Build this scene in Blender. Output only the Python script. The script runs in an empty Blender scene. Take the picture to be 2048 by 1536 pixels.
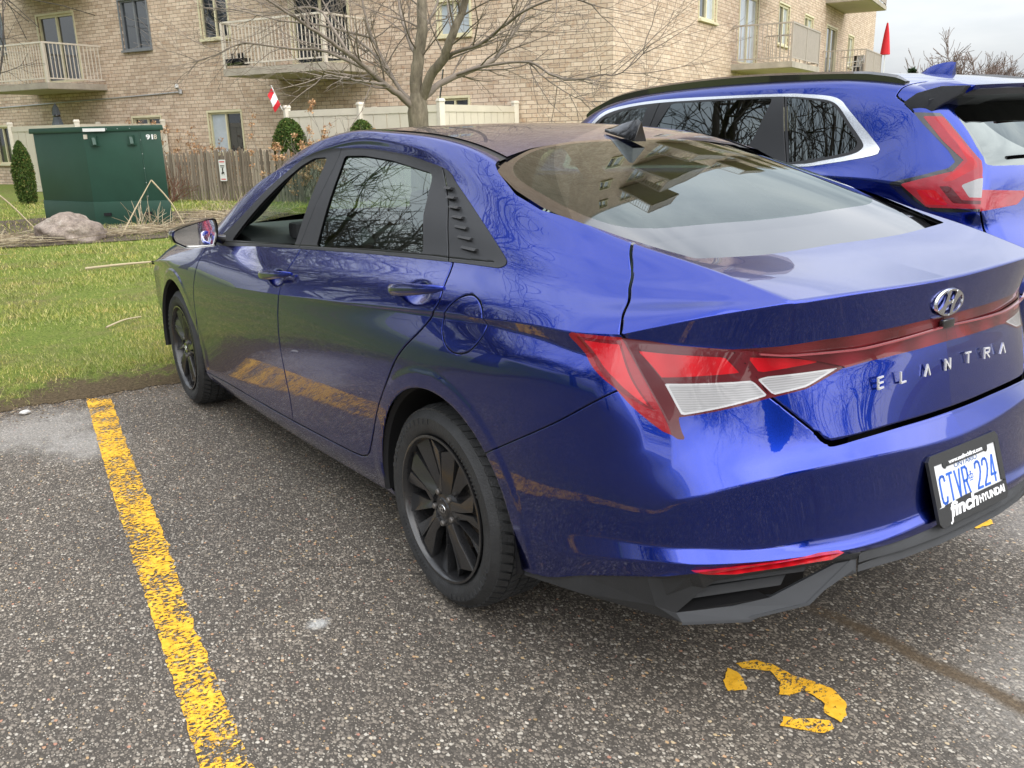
import bpy, bmesh, math, random
import numpy as np
from mathutils import Vector, Matrix, noise
random.seed(7)
SC = bpy.context.scene
COL = SC.collection
# ---------------------------------------------------------------- camera
cam_d = bpy.data.cameras.new('camera'); cam = bpy.data.objects.new('camera', cam_d); COL.objects.link(cam)
CAM = Vector((-2.1535, 2.1098, 1.4125)); YAW, PITCH, ROLL = math.radians(-34.896), math.radians(-16.026), math.radians(-1.4998)
_f = Vector((math.cos(PITCH)*math.cos(YAW), math.cos(PITCH)*math.sin(YAW), math.sin(PITCH)))
_r = _f.cross(Vector((0, 0, 1))).normalized(); _u = _r.cross(_f)
_r2 = _r*math.cos(ROLL)+_u*math.sin(ROLL); _u2 = -_r*math.sin(ROLL)+_u*math.cos(ROLL)
cam.matrix_world = Matrix(((_r2.x, _u2.x, -_f.x, CAM.x), (_r2.y, _u2.y, -_f.y, CAM.y), (_r2.z, _u2.z, -_f.z, CAM.z), (0, 0, 0, 1)))
cam_d.sensor_width = 36; cam_d.lens = 1772.3/2048*36; cam_d.clip_end = 2000; cam_d.clip_start = 0.05
SC.camera = cam
SC.render.resolution_x = 1024; SC.render.resolution_y = 768
# ---------------------------------------------------------------- world, sun, exposure
SUN_EL, SUN_AZ = math.radians(42), math.radians(182)      # sun bearing measured from +x, behind thin cloud
world = bpy.data.worlds.new('World'); SC.world = world; world.use_nodes = True
wt = world.node_tree; wt.nodes.clear()
def wn(t, **k):
    n = wt.nodes.new(t)
    for a, b in k.items(): setattr(n, a, b)
    return n
wo = wn('ShaderNodeOutputWorld'); wb = wn('ShaderNodeBackground'); wb2 = wn('ShaderNodeBackground'); wmix = wn('ShaderNodeMixShader')
sky = wn('ShaderNodeTexSky', sky_type='NISHITA', sun_disc=False, sun_elevation=SUN_EL, sun_rotation=math.radians(90)-SUN_AZ, air_density=1.2, dust_density=3.0)
wb.inputs['Strength'].default_value = 0.11
wt.links.new(sky.outputs[0], wb.inputs['Color'])
tc = wn('ShaderNodeTexCoord'); mp = wn('ShaderNodeMapping'); mp.inputs['Scale'].default_value = (1.0, 1.0, 2.6)
nz = wn('ShaderNodeTexNoise'); nz.inputs['Scale'].default_value = 2.3; nz.inputs['Detail'].default_value = 7; nz.inputs['Roughness'].default_value = .55; nz.inputs['Distortion'].default_value = .4
wt.links.new(tc.outputs['Generated'], mp.inputs['Vector']); wt.links.new(mp.outputs[0], nz.inputs['Vector'])
cr = wn('ShaderNodeValToRGB'); e = cr.color_ramp.elements
e[0].position = .34; e[0].color = (.44, .48, .545, 1); e[1].position = .62; e[1].color = (.93, .945, .97, 1)
m_ = cr.color_ramp.elements.new(.48); m_.color = (.72, .755, .81, 1)
wt.links.new(nz.outputs['Fac'], cr.inputs[0]); # an overcast dome is brighter overhead than at the horizon
spw = wn('ShaderNodeSeparateXYZ'); wt.links.new(tc.outputs['Generated'], spw.inputs[0])
gr = wn('ShaderNodeMapRange'); gr.inputs['From Min'].default_value = 0; gr.inputs['From Max'].default_value = .6; gr.inputs['To Min'].default_value = .40; gr.inputs['To Max'].default_value = 1.32; wt.links.new(spw.outputs['Z'], gr.inputs['Value'])
vm = wn('ShaderNodeVectorMath'); vm.operation = 'SCALE'; wt.links.new(cr.outputs[0], vm.inputs[0]); wt.links.new(gr.outputs[0], vm.inputs['Scale'])
wt.links.new(vm.outputs[0], wb2.inputs['Color']); wb2.inputs['Strength'].default_value = .80
wmix.inputs[0].default_value = .86                        # share of the sky covered by cloud
wt.links.new(wb.outputs[0], wmix.inputs[1]); wt.links.new(wb2.outputs[0], wmix.inputs[2]); wt.links.new(wmix.outputs[0], wo.inputs['Surface'])
sun_d = bpy.data.lights.new('sun', 'SUN'); sun_d.energy = 1.4; sun_d.angle = math.radians(110); sun_d.color = (1, .975, .945)
sun = bpy.data.objects.new('sun', sun_d); COL.objects.link(sun)
sd = Vector((math.cos(SUN_EL)*math.cos(SUN_AZ), math.cos(SUN_EL)*math.sin(SUN_AZ), math.sin(SUN_EL)))
sun.rotation_euler = sd.to_track_quat('Z', 'Y').to_euler()
SC.view_settings.view_transform = 'Standard'; SC.view_settings.look = 'None'; SC.view_settings.gamma = 1
SC.view_settings.use_curve_mapping = False; SC.view_settings.exposure = 1.42
try:
    SC.cycles.max_bounces = 8; SC.cycles.transparent_max_bounces = 12; SC.cycles.caustics_reflective = False; SC.cycles.caustics_refractive = False
except Exception: pass
# ---------------------------------------------------------------- helpers
def tag(o, label=None, cat=None, group=None, kind=None):
    if label: o['label'] = label
    if cat: o['category'] = cat
    if group: o['group'] = group
    if kind: o['kind'] = kind
    return o
def empty(name, loc=(0, 0, 0), label=None, cat=None, group=None, parent=None, rz=0):
    o = bpy.data.objects.new(name, None); COL.objects.link(o); o.location = loc; o.rotation_euler = (0, 0, rz); o.empty_display_size = .1
    if parent: o.parent = parent
    return tag(o, label, cat, group)
def mesh_obj(name, V, F, mat, parent=None, smooth=False, normals=None):
    me = bpy.data.meshes.new(name)
    me.from_pydata([tuple(map(float, v)) for v in V], [], [tuple(map(int, f)) for f in F])
    for m in (mat if isinstance(mat, (list, tuple)) else [mat]): me.materials.append(m)
    if smooth or normals is not None: me.polygons.foreach_set('use_smooth', [True]*len(me.polygons))
    me.update()
    if normals is not None: me.normals_split_custom_set_from_vertices([tuple(map(float, n)) for n in normals])
    o = bpy.data.objects.new(name, me); COL.objects.link(o)
    if parent: o.parent = parent
    return o
class MB:
    """collects simple shapes into one mesh"""
    def __init__(s): s.V = []; s.F = []; s.M = []; s.mi = 0
    def add(s, V, F):
        k = len(s.V); s.V += [tuple(v) for v in V]; s.F += [tuple(i+k for i in f) for f in F]; s.M += [s.mi]*len(F); return s
    def box(s, c, d, R=None):
        V = [Vector(((i & 1)-.5, ((i >> 1) & 1)-.5, (i >> 2)-.5)) for i in range(8)]
        V = [Vector((v.x*d[0], v.y*d[1], v.z*d[2])) for v in V]
        if R is not None: V = [R @ v for v in V]
        return s.add([v+Vector(c) for v in V], [(0, 2, 3, 1), (4, 5, 7, 6), (0, 1, 5, 4), (2, 6, 7, 3), (0, 4, 6, 2), (1, 3, 7, 5)])
    def bar(s, a, b, w, h=None, up=(0, 0, 1)):
        a = Vector(a); b = Vector(b); d = b-a; L = d.length; d.normalize(); u = Vector(up)
        if abs(d.dot(u)) > .98: u = Vector((1, 0, 0))
        x = d.cross(u).normalized(); y = x.cross(d); h = h or w
        R = Matrix((x, d, y)).transposed()
        return s.box((a+b)/2, (w, L, h), R)
    def tube(s, pts, rad, n=8, cap=True):
        pts = [Vector(p) for p in pts]; rad = rad if isinstance(rad, (list, tuple)) else [rad]*len(pts)
        V = []; F = []; pu = None
        for i, p in enumerate(pts):
            d = (pts[min(i+1, len(pts)-1)]-pts[max(i-1, 0)]);
            if d.length < 1e-9: d = Vector((0, 0, 1))
            d.normalize()
            if pu is None: pu = d.orthogonal().normalized()
            u = (pu-d*pu.dot(d)); u = u.normalized() if u.length > 1e-6 else d.orthogonal().normalized(); pu = u; w = d.cross(u)
            V += [p+(u*math.cos(2*math.pi*k/n)+w*math.sin(2*math.pi*k/n))*rad[i] for k in range(n)]
            if i: F += [((i-1)*n+k, (i-1)*n+(k+1) % n, i*n+(k+1) % n, i*n+k) for k in range(n)]
        if cap and n > 2: F += [tuple(range(n))[::-1], tuple((len(pts)-1)*n+k for k in range(n))]
        return s.add(V, F)
    def lathe(s, prof, c, axis='y', n=48, sgn=1, closed=False):
        V = []; F = []; m = len(prof)
        for k in range(n):
            a = 2*math.pi*k/n
            for (r, h) in prof:
                if axis == 'y': V.append((c[0]+r*math.cos(a), c[1]+h*sgn, c[2]+r*math.sin(a)))
                else: V.append((c[0]+r*math.cos(a), c[1]+r*math.sin(a), c[2]+h))
        for k in range(n):
            for i in range(m-1): F.append((k*m+i, k*m+i+1, ((k+1) % n)*m+i+1, ((k+1) % n)*m+i))
        return s.add(V, F)
    def prism(s, poly, f0, f1):
        """poly: list of 2d points; f0/f1 map them to the two 3d ends"""
        n = len(poly); V = [f0(*q) for q in poly]+[f1(*q) for q in poly]
        return s.add(V, [tuple(range(n)), tuple(range(2*n-1, n-1, -1))]+[(i, i+n, (i+1) % n+n, (i+1) % n) for i in range(n)])
    def build(s, name, mat, parent=None, smooth=False, bevel=0):
        o = mesh_obj(name, s.V, s.F, mat, parent, smooth)
        if isinstance(mat, (list, tuple)): o.data.polygons.foreach_set('material_index', s.M)
        bm = bmesh.new(); bm.from_mesh(o.data); bmesh.ops.recalc_face_normals(bm, faces=bm.faces)
        if bevel: bmesh.ops.bevel(bm, geom=bm.edges[:], offset=bevel, segments=2, affect='EDGES', profile=.6)
        bm.to_mesh(o.data); bm.free()
        if smooth or bevel:
            o.data.polygons.foreach_set('use_smooth', [True]*len(o.data.polygons))
            try: o.data.set_sharp_from_angle(angle=math.radians(38))
            except Exception: pass
        return o
def text_mesh(body, size, name, mat, parent, M, depth=.002, width=None, shear=0, bold=0, align='CENTER', squeeze=1, spacing=1.0):
    cu = bpy.data.curves.new('txt', 'FONT'); cu.body = body; cu.size = size; cu.extrude = depth; cu.align_x = align; cu.align_y = 'CENTER'; cu.shear = shear; cu.offset = bold; cu.space_character = spacing
    o = bpy.data.objects.new('txt', cu); COL.objects.link(o); dg = bpy.context.evaluated_depsgraph_get(); dg.update()
    me = bpy.data.meshes.new_from_object(o.evaluated_get(dg)); bpy.data.objects.remove(o)
    xs = [v.co.x for v in me.vertices]
    sx = squeeze if width is None else width/max(1e-6, max(xs)-min(xs))
    if width is not None and align == 'CENTER': mid = (max(xs)+min(xs))/2
    else: mid = 0
    for v in me.vertices: v.co = M @ Vector(((v.co.x-mid)*sx, v.co.y, v.co.z))
    me.materials.clear(); me.materials.append(mat)
    q = bpy.data.objects.new(name, me); COL.objects.link(q); q.parent = parent; me.name = name
    return q
def copy_tree(o, parent=None):
    c = o.copy(); COL.objects.link(c); c.parent = parent
    for ch in list(o.children): copy_tree(ch, c)
    return c
# ---------------------------------------------------------------- materials
def newmat(name):
    m = bpy.data.materials.new(name); m.use_nodes = True; return m, m.node_tree, m.node_tree.nodes['Principled BSDF']
def simple(name, col, rough=.5, metal=0, coat=0, bump=0, bscale=40, var=0, vscale=6, spec=.5, trans=0, coatr=.03):
    m, t, b = newmat(name); b.inputs['Base Color'].default_value = (*col, 1); b.inputs['Roughness'].default_value = rough; b.inputs['Metallic'].default_value = metal
    b.inputs['Coat Weight'].default_value = coat; b.inputs['Coat Roughness'].default_value = coatr; b.inputs['Specular IOR Level'].default_value = spec; b.inputs['Transmission Weight'].default_value = trans
    N = t.nodes; Lk = t.links
    tcn = N.new('ShaderNodeTexCoord')
    if var:
        n = N.new('ShaderNodeTexNoise'); n.inputs['Scale'].default_value = vscale; n.inputs['Detail'].default_value = 6; n.inputs['Roughness'].default_value = .65
        Lk.new(tcn.outputs['Object'], n.inputs['Vector'])
        r = N.new('ShaderNodeValToRGB'); r.color_ramp.elements[0].position = .3; r.color_ramp.elements[1].position = .7
        r.color_ramp.elements[0].color = (*[c*(1-var) for c in col], 1); r.color_ramp.elements[1].color = (*[min(1, c*(1+var)) for c in col], 1)
        Lk.new(n.outputs['Fac'], r.inputs[0]); Lk.new(r.outputs[0], b.inputs['Base Color'])
    if bump:
        n2 = N.new('ShaderNodeTexNoise'); n2.inputs['Scale'].default_value = bscale; n2.inputs['Detail'].default_value = 5
        Lk.new(tcn.outputs['Object'], n2.inputs['Vector'])
        bp = N.new('ShaderNodeBump'); bp.inputs['Strength'].default_value = bump; bp.inputs['Distance'].default_value = .01
        Lk.new(n2.outputs['Fac'], bp.inputs['Height']); Lk.new(bp.outputs[0], b.inputs['Normal'])
    return m
def paint(name, col, dirt=True):
    m, t, b = newmat(name); N = t.nodes; Lk = t.links
    b.inputs['Metallic'].default_value = 1.0; b.inputs['Roughness'].default_value = .27; b.inputs['Coat Weight'].default_value = 1; b.inputs['Coat Roughness'].default_value = .015; b.inputs['Coat IOR'].default_value = 1.52
    tcn = N.new('ShaderNodeTexCoord')
    fl = N.new('ShaderNodeTexVoronoi'); fl.inputs['Scale'].default_value = 1400; Lk.new(tcn.outputs['Object'], fl.inputs['Vector'])
    mx = N.new('ShaderNodeMix'); mx.data_type = 'RGBA'; mx.inputs[6].default_value = (*[c*.86 for c in col], 1); mx.inputs[7].default_value = (*[min(1, c*1.15) for c in col], 1)
    Lk.new(fl.outputs['Distance'], mx.inputs[0])
    # road film on the lower body: dust that was thrown up, broken by streaks
    sp = N.new('ShaderNodeSeparateXYZ'); Lk.new(tcn.outputs['Object'], sp.inputs[0])
    mr = N.new('ShaderNodeMapRange'); mr.inputs['From Min'].default_value = .72; mr.inputs['From Max'].default_value = .25; Lk.new(sp.outputs['Z'], mr.inputs['Value'])
    mp_ = N.new('ShaderNodeMapping'); mp_.inputs['Scale'].default_value = (26, 26, 3.2); Lk.new(tcn.outputs['Object'], mp_.inputs['Vector'])
    ns = N.new('ShaderNodeTexNoise'); ns.inputs['Scale'].default_value = 1.2; ns.inputs['Detail'].default_value = 9; ns.inputs['Roughness'].default_value = .7; Lk.new(mp_.outputs[0], ns.inputs['Vector'])
    mu = N.new('ShaderNodeMath'); mu.operation = 'MULTIPLY'; Lk.new(mr.outputs[0], mu.inputs[0]); Lk.new(ns.outputs['Fac'], mu.inputs[1])
    m2 = N.new('ShaderNodeMath'); m2.operation = 'MULTIPLY'; m2.inputs[1].default_value = .20 if dirt else .06; Lk.new(mu.outputs[0], m2.inputs[0])
    mx2 = N.new('ShaderNodeMix'); mx2.data_type = 'RGBA'; Lk.new(mx.outputs[2], mx2.inputs[6]); mx2.inputs[7].default_value = (.10, .085, .07, 1); Lk.new(m2.outputs[0], mx2.inputs[0])
    Lk.new(mx2.outputs[2], b.inputs['Base Color'])
    mr3 = N.new('ShaderNodeMath'); mr3.operation = 'MULTIPLY_ADD'; mr3.inputs[1].default_value = .35; mr3.inputs[2].default_value = .015; Lk.new(m2.outputs[0], mr3.inputs[0]); Lk.new(mr3.outputs[0], b.inputs['Coat Roughness'])
    # very slight orange peel in the lacquer
    n4 = N.new('ShaderNodeTexNoise'); n4.inputs['Scale'].default_value = 5; n4.inputs['Detail'].default_value = 2; Lk.new(tcn.outputs['Object'], n4.inputs['Vector'])
    bp = N.new('ShaderNodeBump'); bp.inputs['Strength'].default_value = .015; bp.inputs['Distance'].default_value = .004; Lk.new(n4.outputs['Fac'], bp.inputs['Height']); Lk.new(bp.outputs[0], b.inputs['Coat Normal'])
    return m
def glass(name, tint, alpha, rough=.0):
    """thin car glass: fresnel reflection over a tinted see-through pane"""
    m = bpy.data.materials.new(name); m.use_nodes = True; t = m.node_tree; N = t.nodes; Lk = t.links; N.clear()
    o = N.new('ShaderNodeOutputMaterial'); mx = N.new('ShaderNodeMixShader'); g = N.new('ShaderNodeBsdfGlossy'); tr = N.new('ShaderNodeBsdfTransparent'); fr = N.new('ShaderNodeFresnel')
    gm = N.new('ShaderNodeNewGeometry'); io = N.new('ShaderNodeMapRange'); io.inputs['To Min'].default_value = 1.62; io.inputs['To Max'].default_value = 1/1.62; Lk.new(gm.outputs['Backfacing'], io.inputs['Value']); Lk.new(io.outputs[0], fr.inputs['IOR']); g.inputs['Roughness'].default_value = rough; g.inputs['Color'].default_value = (.88, .96, .93, 1); tr.inputs['Color'].default_value = (*tint, 1)
    ad = N.new('ShaderNodeMath'); ad.operation = 'MULTIPLY_ADD'; ad.inputs[1].default_value = 1.0; ad.inputs[2].default_value = alpha; Lk.new(fr.outputs[0], ad.inputs[0])
    ad.use_clamp = True
    tcn = N.new('ShaderNodeTexCoord'); n4 = N.new('ShaderNodeTexNoise'); n4.inputs['Scale'].default_value = 7; n4.inputs['Detail'].default_value = 1; Lk.new(tcn.outputs['Object'], n4.inputs['Vector'])
    bp = N.new('ShaderNodeBump'); bp.inputs['Strength'].default_value = .04; bp.inputs['Distance'].default_value = .003; Lk.new(n4.outputs['Fac'], bp.inputs['Height']); Lk.new(bp.outputs[0], g.inputs['Normal'])
    Lk.new(ad.outputs[0], mx.inputs[0]); Lk.new(tr.outputs[0], mx.inputs[1]); Lk.new(g.outputs[0], mx.inputs[2]); Lk.new(mx.outputs[0], o.inputs['Surface'])
    return m
M = {}
M['blue'] = paint('blue_paint', (.006, .025, .26))
M['suvblue'] = paint('bright_blue_paint', (.008, .027, .22), False)
M['blacktrim'] = simple('satin_black_trim', (.022, .023, .025), .42, bump=.02, bscale=900, spec=.4)
M['plastic'] = simple('grey_black_plastic', (.035, .037, .04), .5, bump=.25, bscale=700, var=.12, vscale=14, spec=.35)
M['gloss'] = simple('gloss_black', (.006, .006, .007), .08, coat=1)
M['shell'] = simple('dark_cavity', (.004, .004, .005), .85)
M['rubber'] = simple('window_rubber', (.012, .012, .013), .6)
M['glass'] = glass('clear_car_glass', (.60, .72, .66), .03)
M['tint'] = glass('privacy_car_glass', (.10, .12, .11), .05)
M['chrome'] = simple('chrome', (.66, .67, .68), .12, metal=1)
M['satinchrome'] = simple('satin_chrome', (.62, .62, .62), .28, metal=1)
M['mirror'] = simple('mirror_silver', (.82, .84, .86), .02, metal=1)
def lens(name, col, rough=.06, stripes=0, var=.25, ax='Z'):
    m, t, b = newmat(name); N = t.nodes; Lk = t.links
    b.inputs['Roughness'].default_value = .25; b.inputs['Coat Weight'].default_value = 1; b.inputs['Coat Roughness'].default_value = .02; b.inputs['Coat IOR'].default_value = 1.42; b.inputs['Specular IOR Level'].default_value = .15; b.inputs['Subsurface Weight'].default_value = 0
    tcn = N.new('ShaderNodeTexCoord'); w = N.new('ShaderNodeTexWave'); w.wave_type = 'BANDS'; w.bands_direction = ax; w.inputs['Scale'].default_value = max(stripes, 1); w.inputs['Distortion'].default_value = 1.2; w.inputs['Detail'].default_value = 2
    Lk.new(tcn.outputs['Object'], w.inputs['Vector'])
    mx = N.new('ShaderNodeMix'); mx.data_type = 'RGBA'; mx.inputs[6].default_value = (*[c*(1-var) for c in col], 1); mx.inputs[7].default_value = (*[min(1, c*(1+var)) for c in col], 1)
    if stripes: Lk.new(w.outputs['Fac'], mx.inputs[0])
    else:
        n = N.new('ShaderNodeTexNoise'); n.inputs['Scale'].default_value = 16; Lk.new(tcn.outputs['Object'], n.inputs['Vector']); Lk.new(n.outputs['Fac'], mx.inputs[0])
    Lk.new(mx.outputs[2], b.inputs['Base Color']); return m
M['lensred'] = lens('red_lens', (.42, .008, .014))
M['lensbright'] = lens('bright_red_reflector', (.40, .006, .012), stripes=5, var=.12, ax='Y')
M['lensdark'] = lens('dark_red_lens', (.13, .006, .010))
M['lenswhite'] = lens('clear_lens', (.30, .30, .305), stripes=60, var=.14)
M['lensframe'] = lens('smoky_red_edge', (.085, .010, .014))
M['barred'] = lens('light_bar_lens', (.13, .010, .016), stripes=2.2, var=.30, ax='Y')
M['tyre'] = simple('tyre_rubber', (.032, .033, .034), .62, bump=.3, bscale=160, var=.25, vscale=18, spec=.35)
M['rim'] = simple('black_alloy', (.020, .020, .021), .22, coat=.35, coatr=.2, var=.2, vscale=9)
M['letter'] = simple('satin_letter', (.80, .80, .80), .3, metal=.45)
M['nut'] = simple('dark_steel_nut', (.16, .15, .14), .4, metal=.6)
M['disc'] = simple('brake_disc_steel', (.30, .26, .22), .45, metal=.7, var=.35, vscale=12)
M['seat'] = simple('grey_seat_cloth', (.05, .053, .055), .85, bump=.3, bscale=300)
M['dash'] = simple('dash_plastic', (.05, .058, .056), .6, bump=.1, bscale=300)
M['platewhite'] = simple('number_plate_white', (.66, .67, .68), .4, var=.05)
M['plateblue'] = simple('number_plate_blue', (.02, .12, .55), .4)
M['framepl'] = simple('plate_frame_black', (.020, .021, .022), .42, bump=.15, bscale=500)
M['white'] = simple('white_lettering', (.85, .85, .86), .4)
M['darkblue'] = simple('province_blue', (.03, .10, .28), .5)
M['glassd'] = glass('door_glass', (.30, .36, .33), .05)
M['glassr'] = glass('rear_window_glass', (.30, .40, .36), .03)
M['glossgrey'] = simple('gloss_dark_grey', (.018, .018, .019), .12, coat=1)
M['lensclearedge'] = simple('clear_lens_edge', (.45, .45, .46), .2, coat=1)
M['lensred2'] = lens('deep_red_lens', (.22, .008, .014))
M['barred2'] = lens('light_bar_top_lens', (.09, .010, .012), stripes=1.6, var=.3, ax='Y')
M['lensrib'] = simple('lens_ridge', (.30, .06, .07), .12, coat=1)
M['plastic2'] = simple('grey_trim_plastic', (.075, .080, .088), .48, bump=.12, bscale=900, spec=.4)
M['lensbright2'] = lens('reflector_red', (.42, .006, .012), stripes=9, var=.2, ax='Y')
M['suvglass'] = glass('suv_privacy_glass', (.05, .055, .06), .10)
M['suvglass2'] = glass('suv_front_glass', (.30, .36, .34), .08)
M['lensred3'] = lens('dark_lamp_red', (.30, .018, .03))
M['gloss2'] = simple('gloss_black_rail', (.012, .012, .013), .2, coat=.8)
def nodes(name):
    m, t, b = newmat(name); N = t.nodes; Lk = t.links
    def n(ty, ins=None, **k):
        q = N.new(ty)
        for a_, v in k.items(): setattr(q, a_, v)
        for a_, v in (ins or {}).items():
            if isinstance(v, bpy.types.NodeSocket): Lk.new(v, q.inputs[a_])
            else: q.inputs[a_].default_value = v
        return q
    return m, b, n, Lk
def ramp(n, fac, stops):
    r = n('ShaderNodeValToRGB', {0: fac}); e = r.color_ramp.elements
    while len(e) < len(stops): e.new(.5)
    for q, (p, c) in zip(e, stops): q.position = p; q.color = (*c, 1)
    return r.outputs[0]
def mixc(n, f, a, b, bt='MIX'):
    q = n('ShaderNodeMix', data_type='RGBA', blend_type=bt)
    for i, v in ((0, f), (6, a), (7, b)):
        if isinstance(v, bpy.types.NodeSocket): q.id_data.links.new(v, q.inputs[i])
        else: q.inputs[i].default_value = v if i == 0 else (*v, 1)
    return q.outputs[2]
def asphalt():
    m, b, n, Lk = nodes('asphalt'); tcn = n('ShaderNodeTexCoord'); P = tcn.outputs['Object']
    warp = n('ShaderNodeTexNoise', {'Vector': P, 'Scale': 60.0, 'Detail': 2.0}); wv = n('ShaderNodeVectorMath', {0: warp.outputs['Color'], 1: (.5, .5, .5)}, operation='SUBTRACT'); ws = n('ShaderNodeVectorMath', {0: wv.outputs[0], 'Scale': .006}, operation='SCALE'); Pw = n('ShaderNodeVectorMath', {0: P, 1: ws.outputs[0]}, operation='ADD').outputs[0]
    col = None; hs = None
    for sc, th, sd_ in ((72.0, .40, 0), (135.0, .38, 7.3)):
        mp_ = n('ShaderNodeMapping', {'Vector': Pw, 'Location': (sd_, sd_, 0), 'Rotation': (0, 0, .5+sd_), 'Scale': (1, 1.35, 1)})
        v = n('ShaderNodeTexVoronoi', {'Vector': mp_.outputs[0], 'Scale': sc, 'Randomness': 1.0}); v.voronoi_dimensions = '2D'
        stone = n('ShaderNodeMapRange', {'Value': v.outputs['Distance'], 'From Min': th+.09, 'From Max': th-.06})
        sep = n('ShaderNodeSeparateColor', {0: v.outputs['Color']})
        c = ramp(n, sep.outputs[0], [(0, (.080, .071, .060)), (.30, (.145, .126, .106)), (.55, (.205, .178, .146)), (.78, (.28, .245, .200)), (.90, (.37, .335, .28)), (.965, (.55, .51, .44)), (.98, (.50, .36, .18)), (1.0, (.42, .20, .15))])
        keep = n('ShaderNodeMath', {0: sep.outputs[1], 1: .40 if sc < 100 else .28}, operation='GREATER_THAN'); f = n('ShaderNodeMath', {0: stone.outputs[0], 1: keep.outputs[0]}, operation='MULTIPLY')
        fine = n('ShaderNodeTexNoise', {'Vector': P, 'Scale': 700.0, 'Detail': 3.0})
        if col is None: bind = ramp(n, fine.outputs['Fac'], [(.35, (.026, .023, .019)), (.65, (.125, .109, .091))]); col = bind; hs = f.outputs[0]; first = (f, c)
        else:
            col = mixc(n, f.outputs[0], col, c); col = mixc(n, first[0].outputs[0], col, first[1]); hs = n('ShaderNodeMath', {0: f.outputs[0], 1: hs}, operation='MAXIMUM').outputs[0]
    # large scale wear, pale scuffed patches and the brown seam with trapped soil
    big = n('ShaderNodeTexNoise', {'Vector': P, 'Scale': 1.1, 'Detail': 6.0, 'Roughness': .6}); col = mixc(n, .9, col, ramp(n, big.outputs['Fac'], [(.3, (.74, .74, .75)), (.7, (1.12, 1.1, 1.07))]), 'MULTIPLY')
    sp = n('ShaderNodeSeparateXYZ', {0: P}); grain = n('ShaderNodeTexNoise', {'Vector': P, 'Scale': 90.0, 'Detail': 4.0, 'Roughness': .7})
    def blob(x, y, rx, ry, rot, amt, colr, nsc=9.0):
        nonlocal col
        q = n('ShaderNodeMapping', {'Vector': P, 'Location': (-x, -y, 0)}); q2 = n('ShaderNodeMapping', {'Vector': q.outputs[0], 'Rotation': (0, 0, rot), 'Scale': (1/rx, 1/ry, 1)})
        ln = n('ShaderNodeVectorMath', {0: q2.outputs[0]}, operation='LENGTH'); ns = n('ShaderNodeTexNoise', {'Vector': P, 'Scale': nsc, 'Detail': 8.0, 'Roughness': .72})
        s_ = n('ShaderNodeMath', {0: ns.outputs['Fac'], 1: 1.5, 2: ln.outputs['Value']}, operation='MULTIPLY_ADD'); f = n('ShaderNodeMapRange', {'Value': s_.outputs[0], 'From Min': 1.75, 'From Max': 1.1, 'To Max': amt}); g2 = n('ShaderNodeMapRange', {'Value': grain.outputs['Fac'], 'From Min': .38, 'From Max': .62, 'To Min': .35, 'To Max': 1.0}); f = n('ShaderNodeMath', {0: f.outputs[0], 1: g2.outputs[0]}, operation='MULTIPLY')
        col = mixc(n, f.outputs[0], col, colr)
    blob(2.75, 1.62, .45, .40, 0, .75, (.40, .38, .35)); blob(2.35, 1.50, .30, .22, .3, .7, (.44, .42, .39)); blob(2.9, .55, .35, .5, 0, .5, (.33, .29, .25))
    blob(-1.38, -.25, .34, .62, .35, .50, (.42, .395, .355), 30.0); blob(.13, 1.25, .035, .045, 0, .9, (.6, .6, .58), 30.0); blob(-.9, -1.2, .5, .5, 0, .55, (.36, .34, .32))
    cw = n('ShaderNodeTexNoise', {'Vector': P, 'Scale': 2.2, 'Detail': 6.0, 'Roughness': .65}); cs = n('ShaderNodeVectorMath', {0: cw.outputs['Color'], 'Scale': .55}, operation='SCALE'); cv = n('ShaderNodeVectorMath', {0: P, 1: cs.outputs[0]}, operation='ADD'); ck = n('ShaderNodeTexVoronoi', {'Vector': cv.outputs[0], 'Scale': .62}, feature='DISTANCE_TO_EDGE'); ck.voronoi_dimensions = '2D'
    cf = n('ShaderNodeMapRange', {'Value': ck.outputs['Distance'], 'From Min': .0045, 'From Max': .0018, 'To Max': .8}); cm = n('ShaderNodeMapRange', {'Value': big.outputs['Fac'], 'From Min': .46, 'From Max': .56}); cc = n('ShaderNodeMath', {0: cf.outputs[0], 1: cm.outputs[0]}, operation='MULTIPLY'); col = mixc(n, cc.outputs[0], col, (.022, .019, .016))
    # dirt seam: wandering line y = f(x)
    wob = n('ShaderNodeTexNoise', {'Vector': P, 'Scale': 3.5, 'Detail': 3.0}); a_ = n('ShaderNodeMath', {0: wob.outputs['Fac'], 1: .10, 2: -.045}, operation='MULTIPLY_ADD'); dy = n('ShaderNodeMath', {0: sp.outputs['Y'], 1: a_.outputs[0]}, operation='SUBTRACT'); ay = n('ShaderNodeMath', {0: dy.outputs[0]}, operation='ABSOLUTE')
    nn = n('ShaderNodeTexNoise', {'Vector': P, 'Scale': 70.0, 'Detail': 7.0, 'Roughness': .8}); s2 = n('ShaderNodeMath', {0: nn.outputs['Fac'], 1: .075, 2: ay.outputs[0]}, operation='MULTIPLY_ADD'); sf = n('ShaderNodeMapRange', {'Value': s2.outputs[0], 'From Min': .076, 'From Max': .050, 'To Max': .92})
    xm = n('ShaderNodeMapRange', {'Value': sp.outputs['X'], 'From Min': -.60, 'From Max': -.85}); sff = n('ShaderNodeMath', {0: sf.outputs[0], 1: xm.outputs[0]}, operation='MULTIPLY')
    col = mixc(n, sff.outputs[0], col, ramp(n, nn.outputs['Fac'], [(.3, (.035, .025, .016)), (.55, (.12, .085, .05)), (.75, (.22, .17, .10))]))
    Lk.new(col, b.inputs['Base Color']); b.inputs['Roughness'].default_value = .82; b.inputs['Specular IOR Level'].default_value = .35
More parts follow.
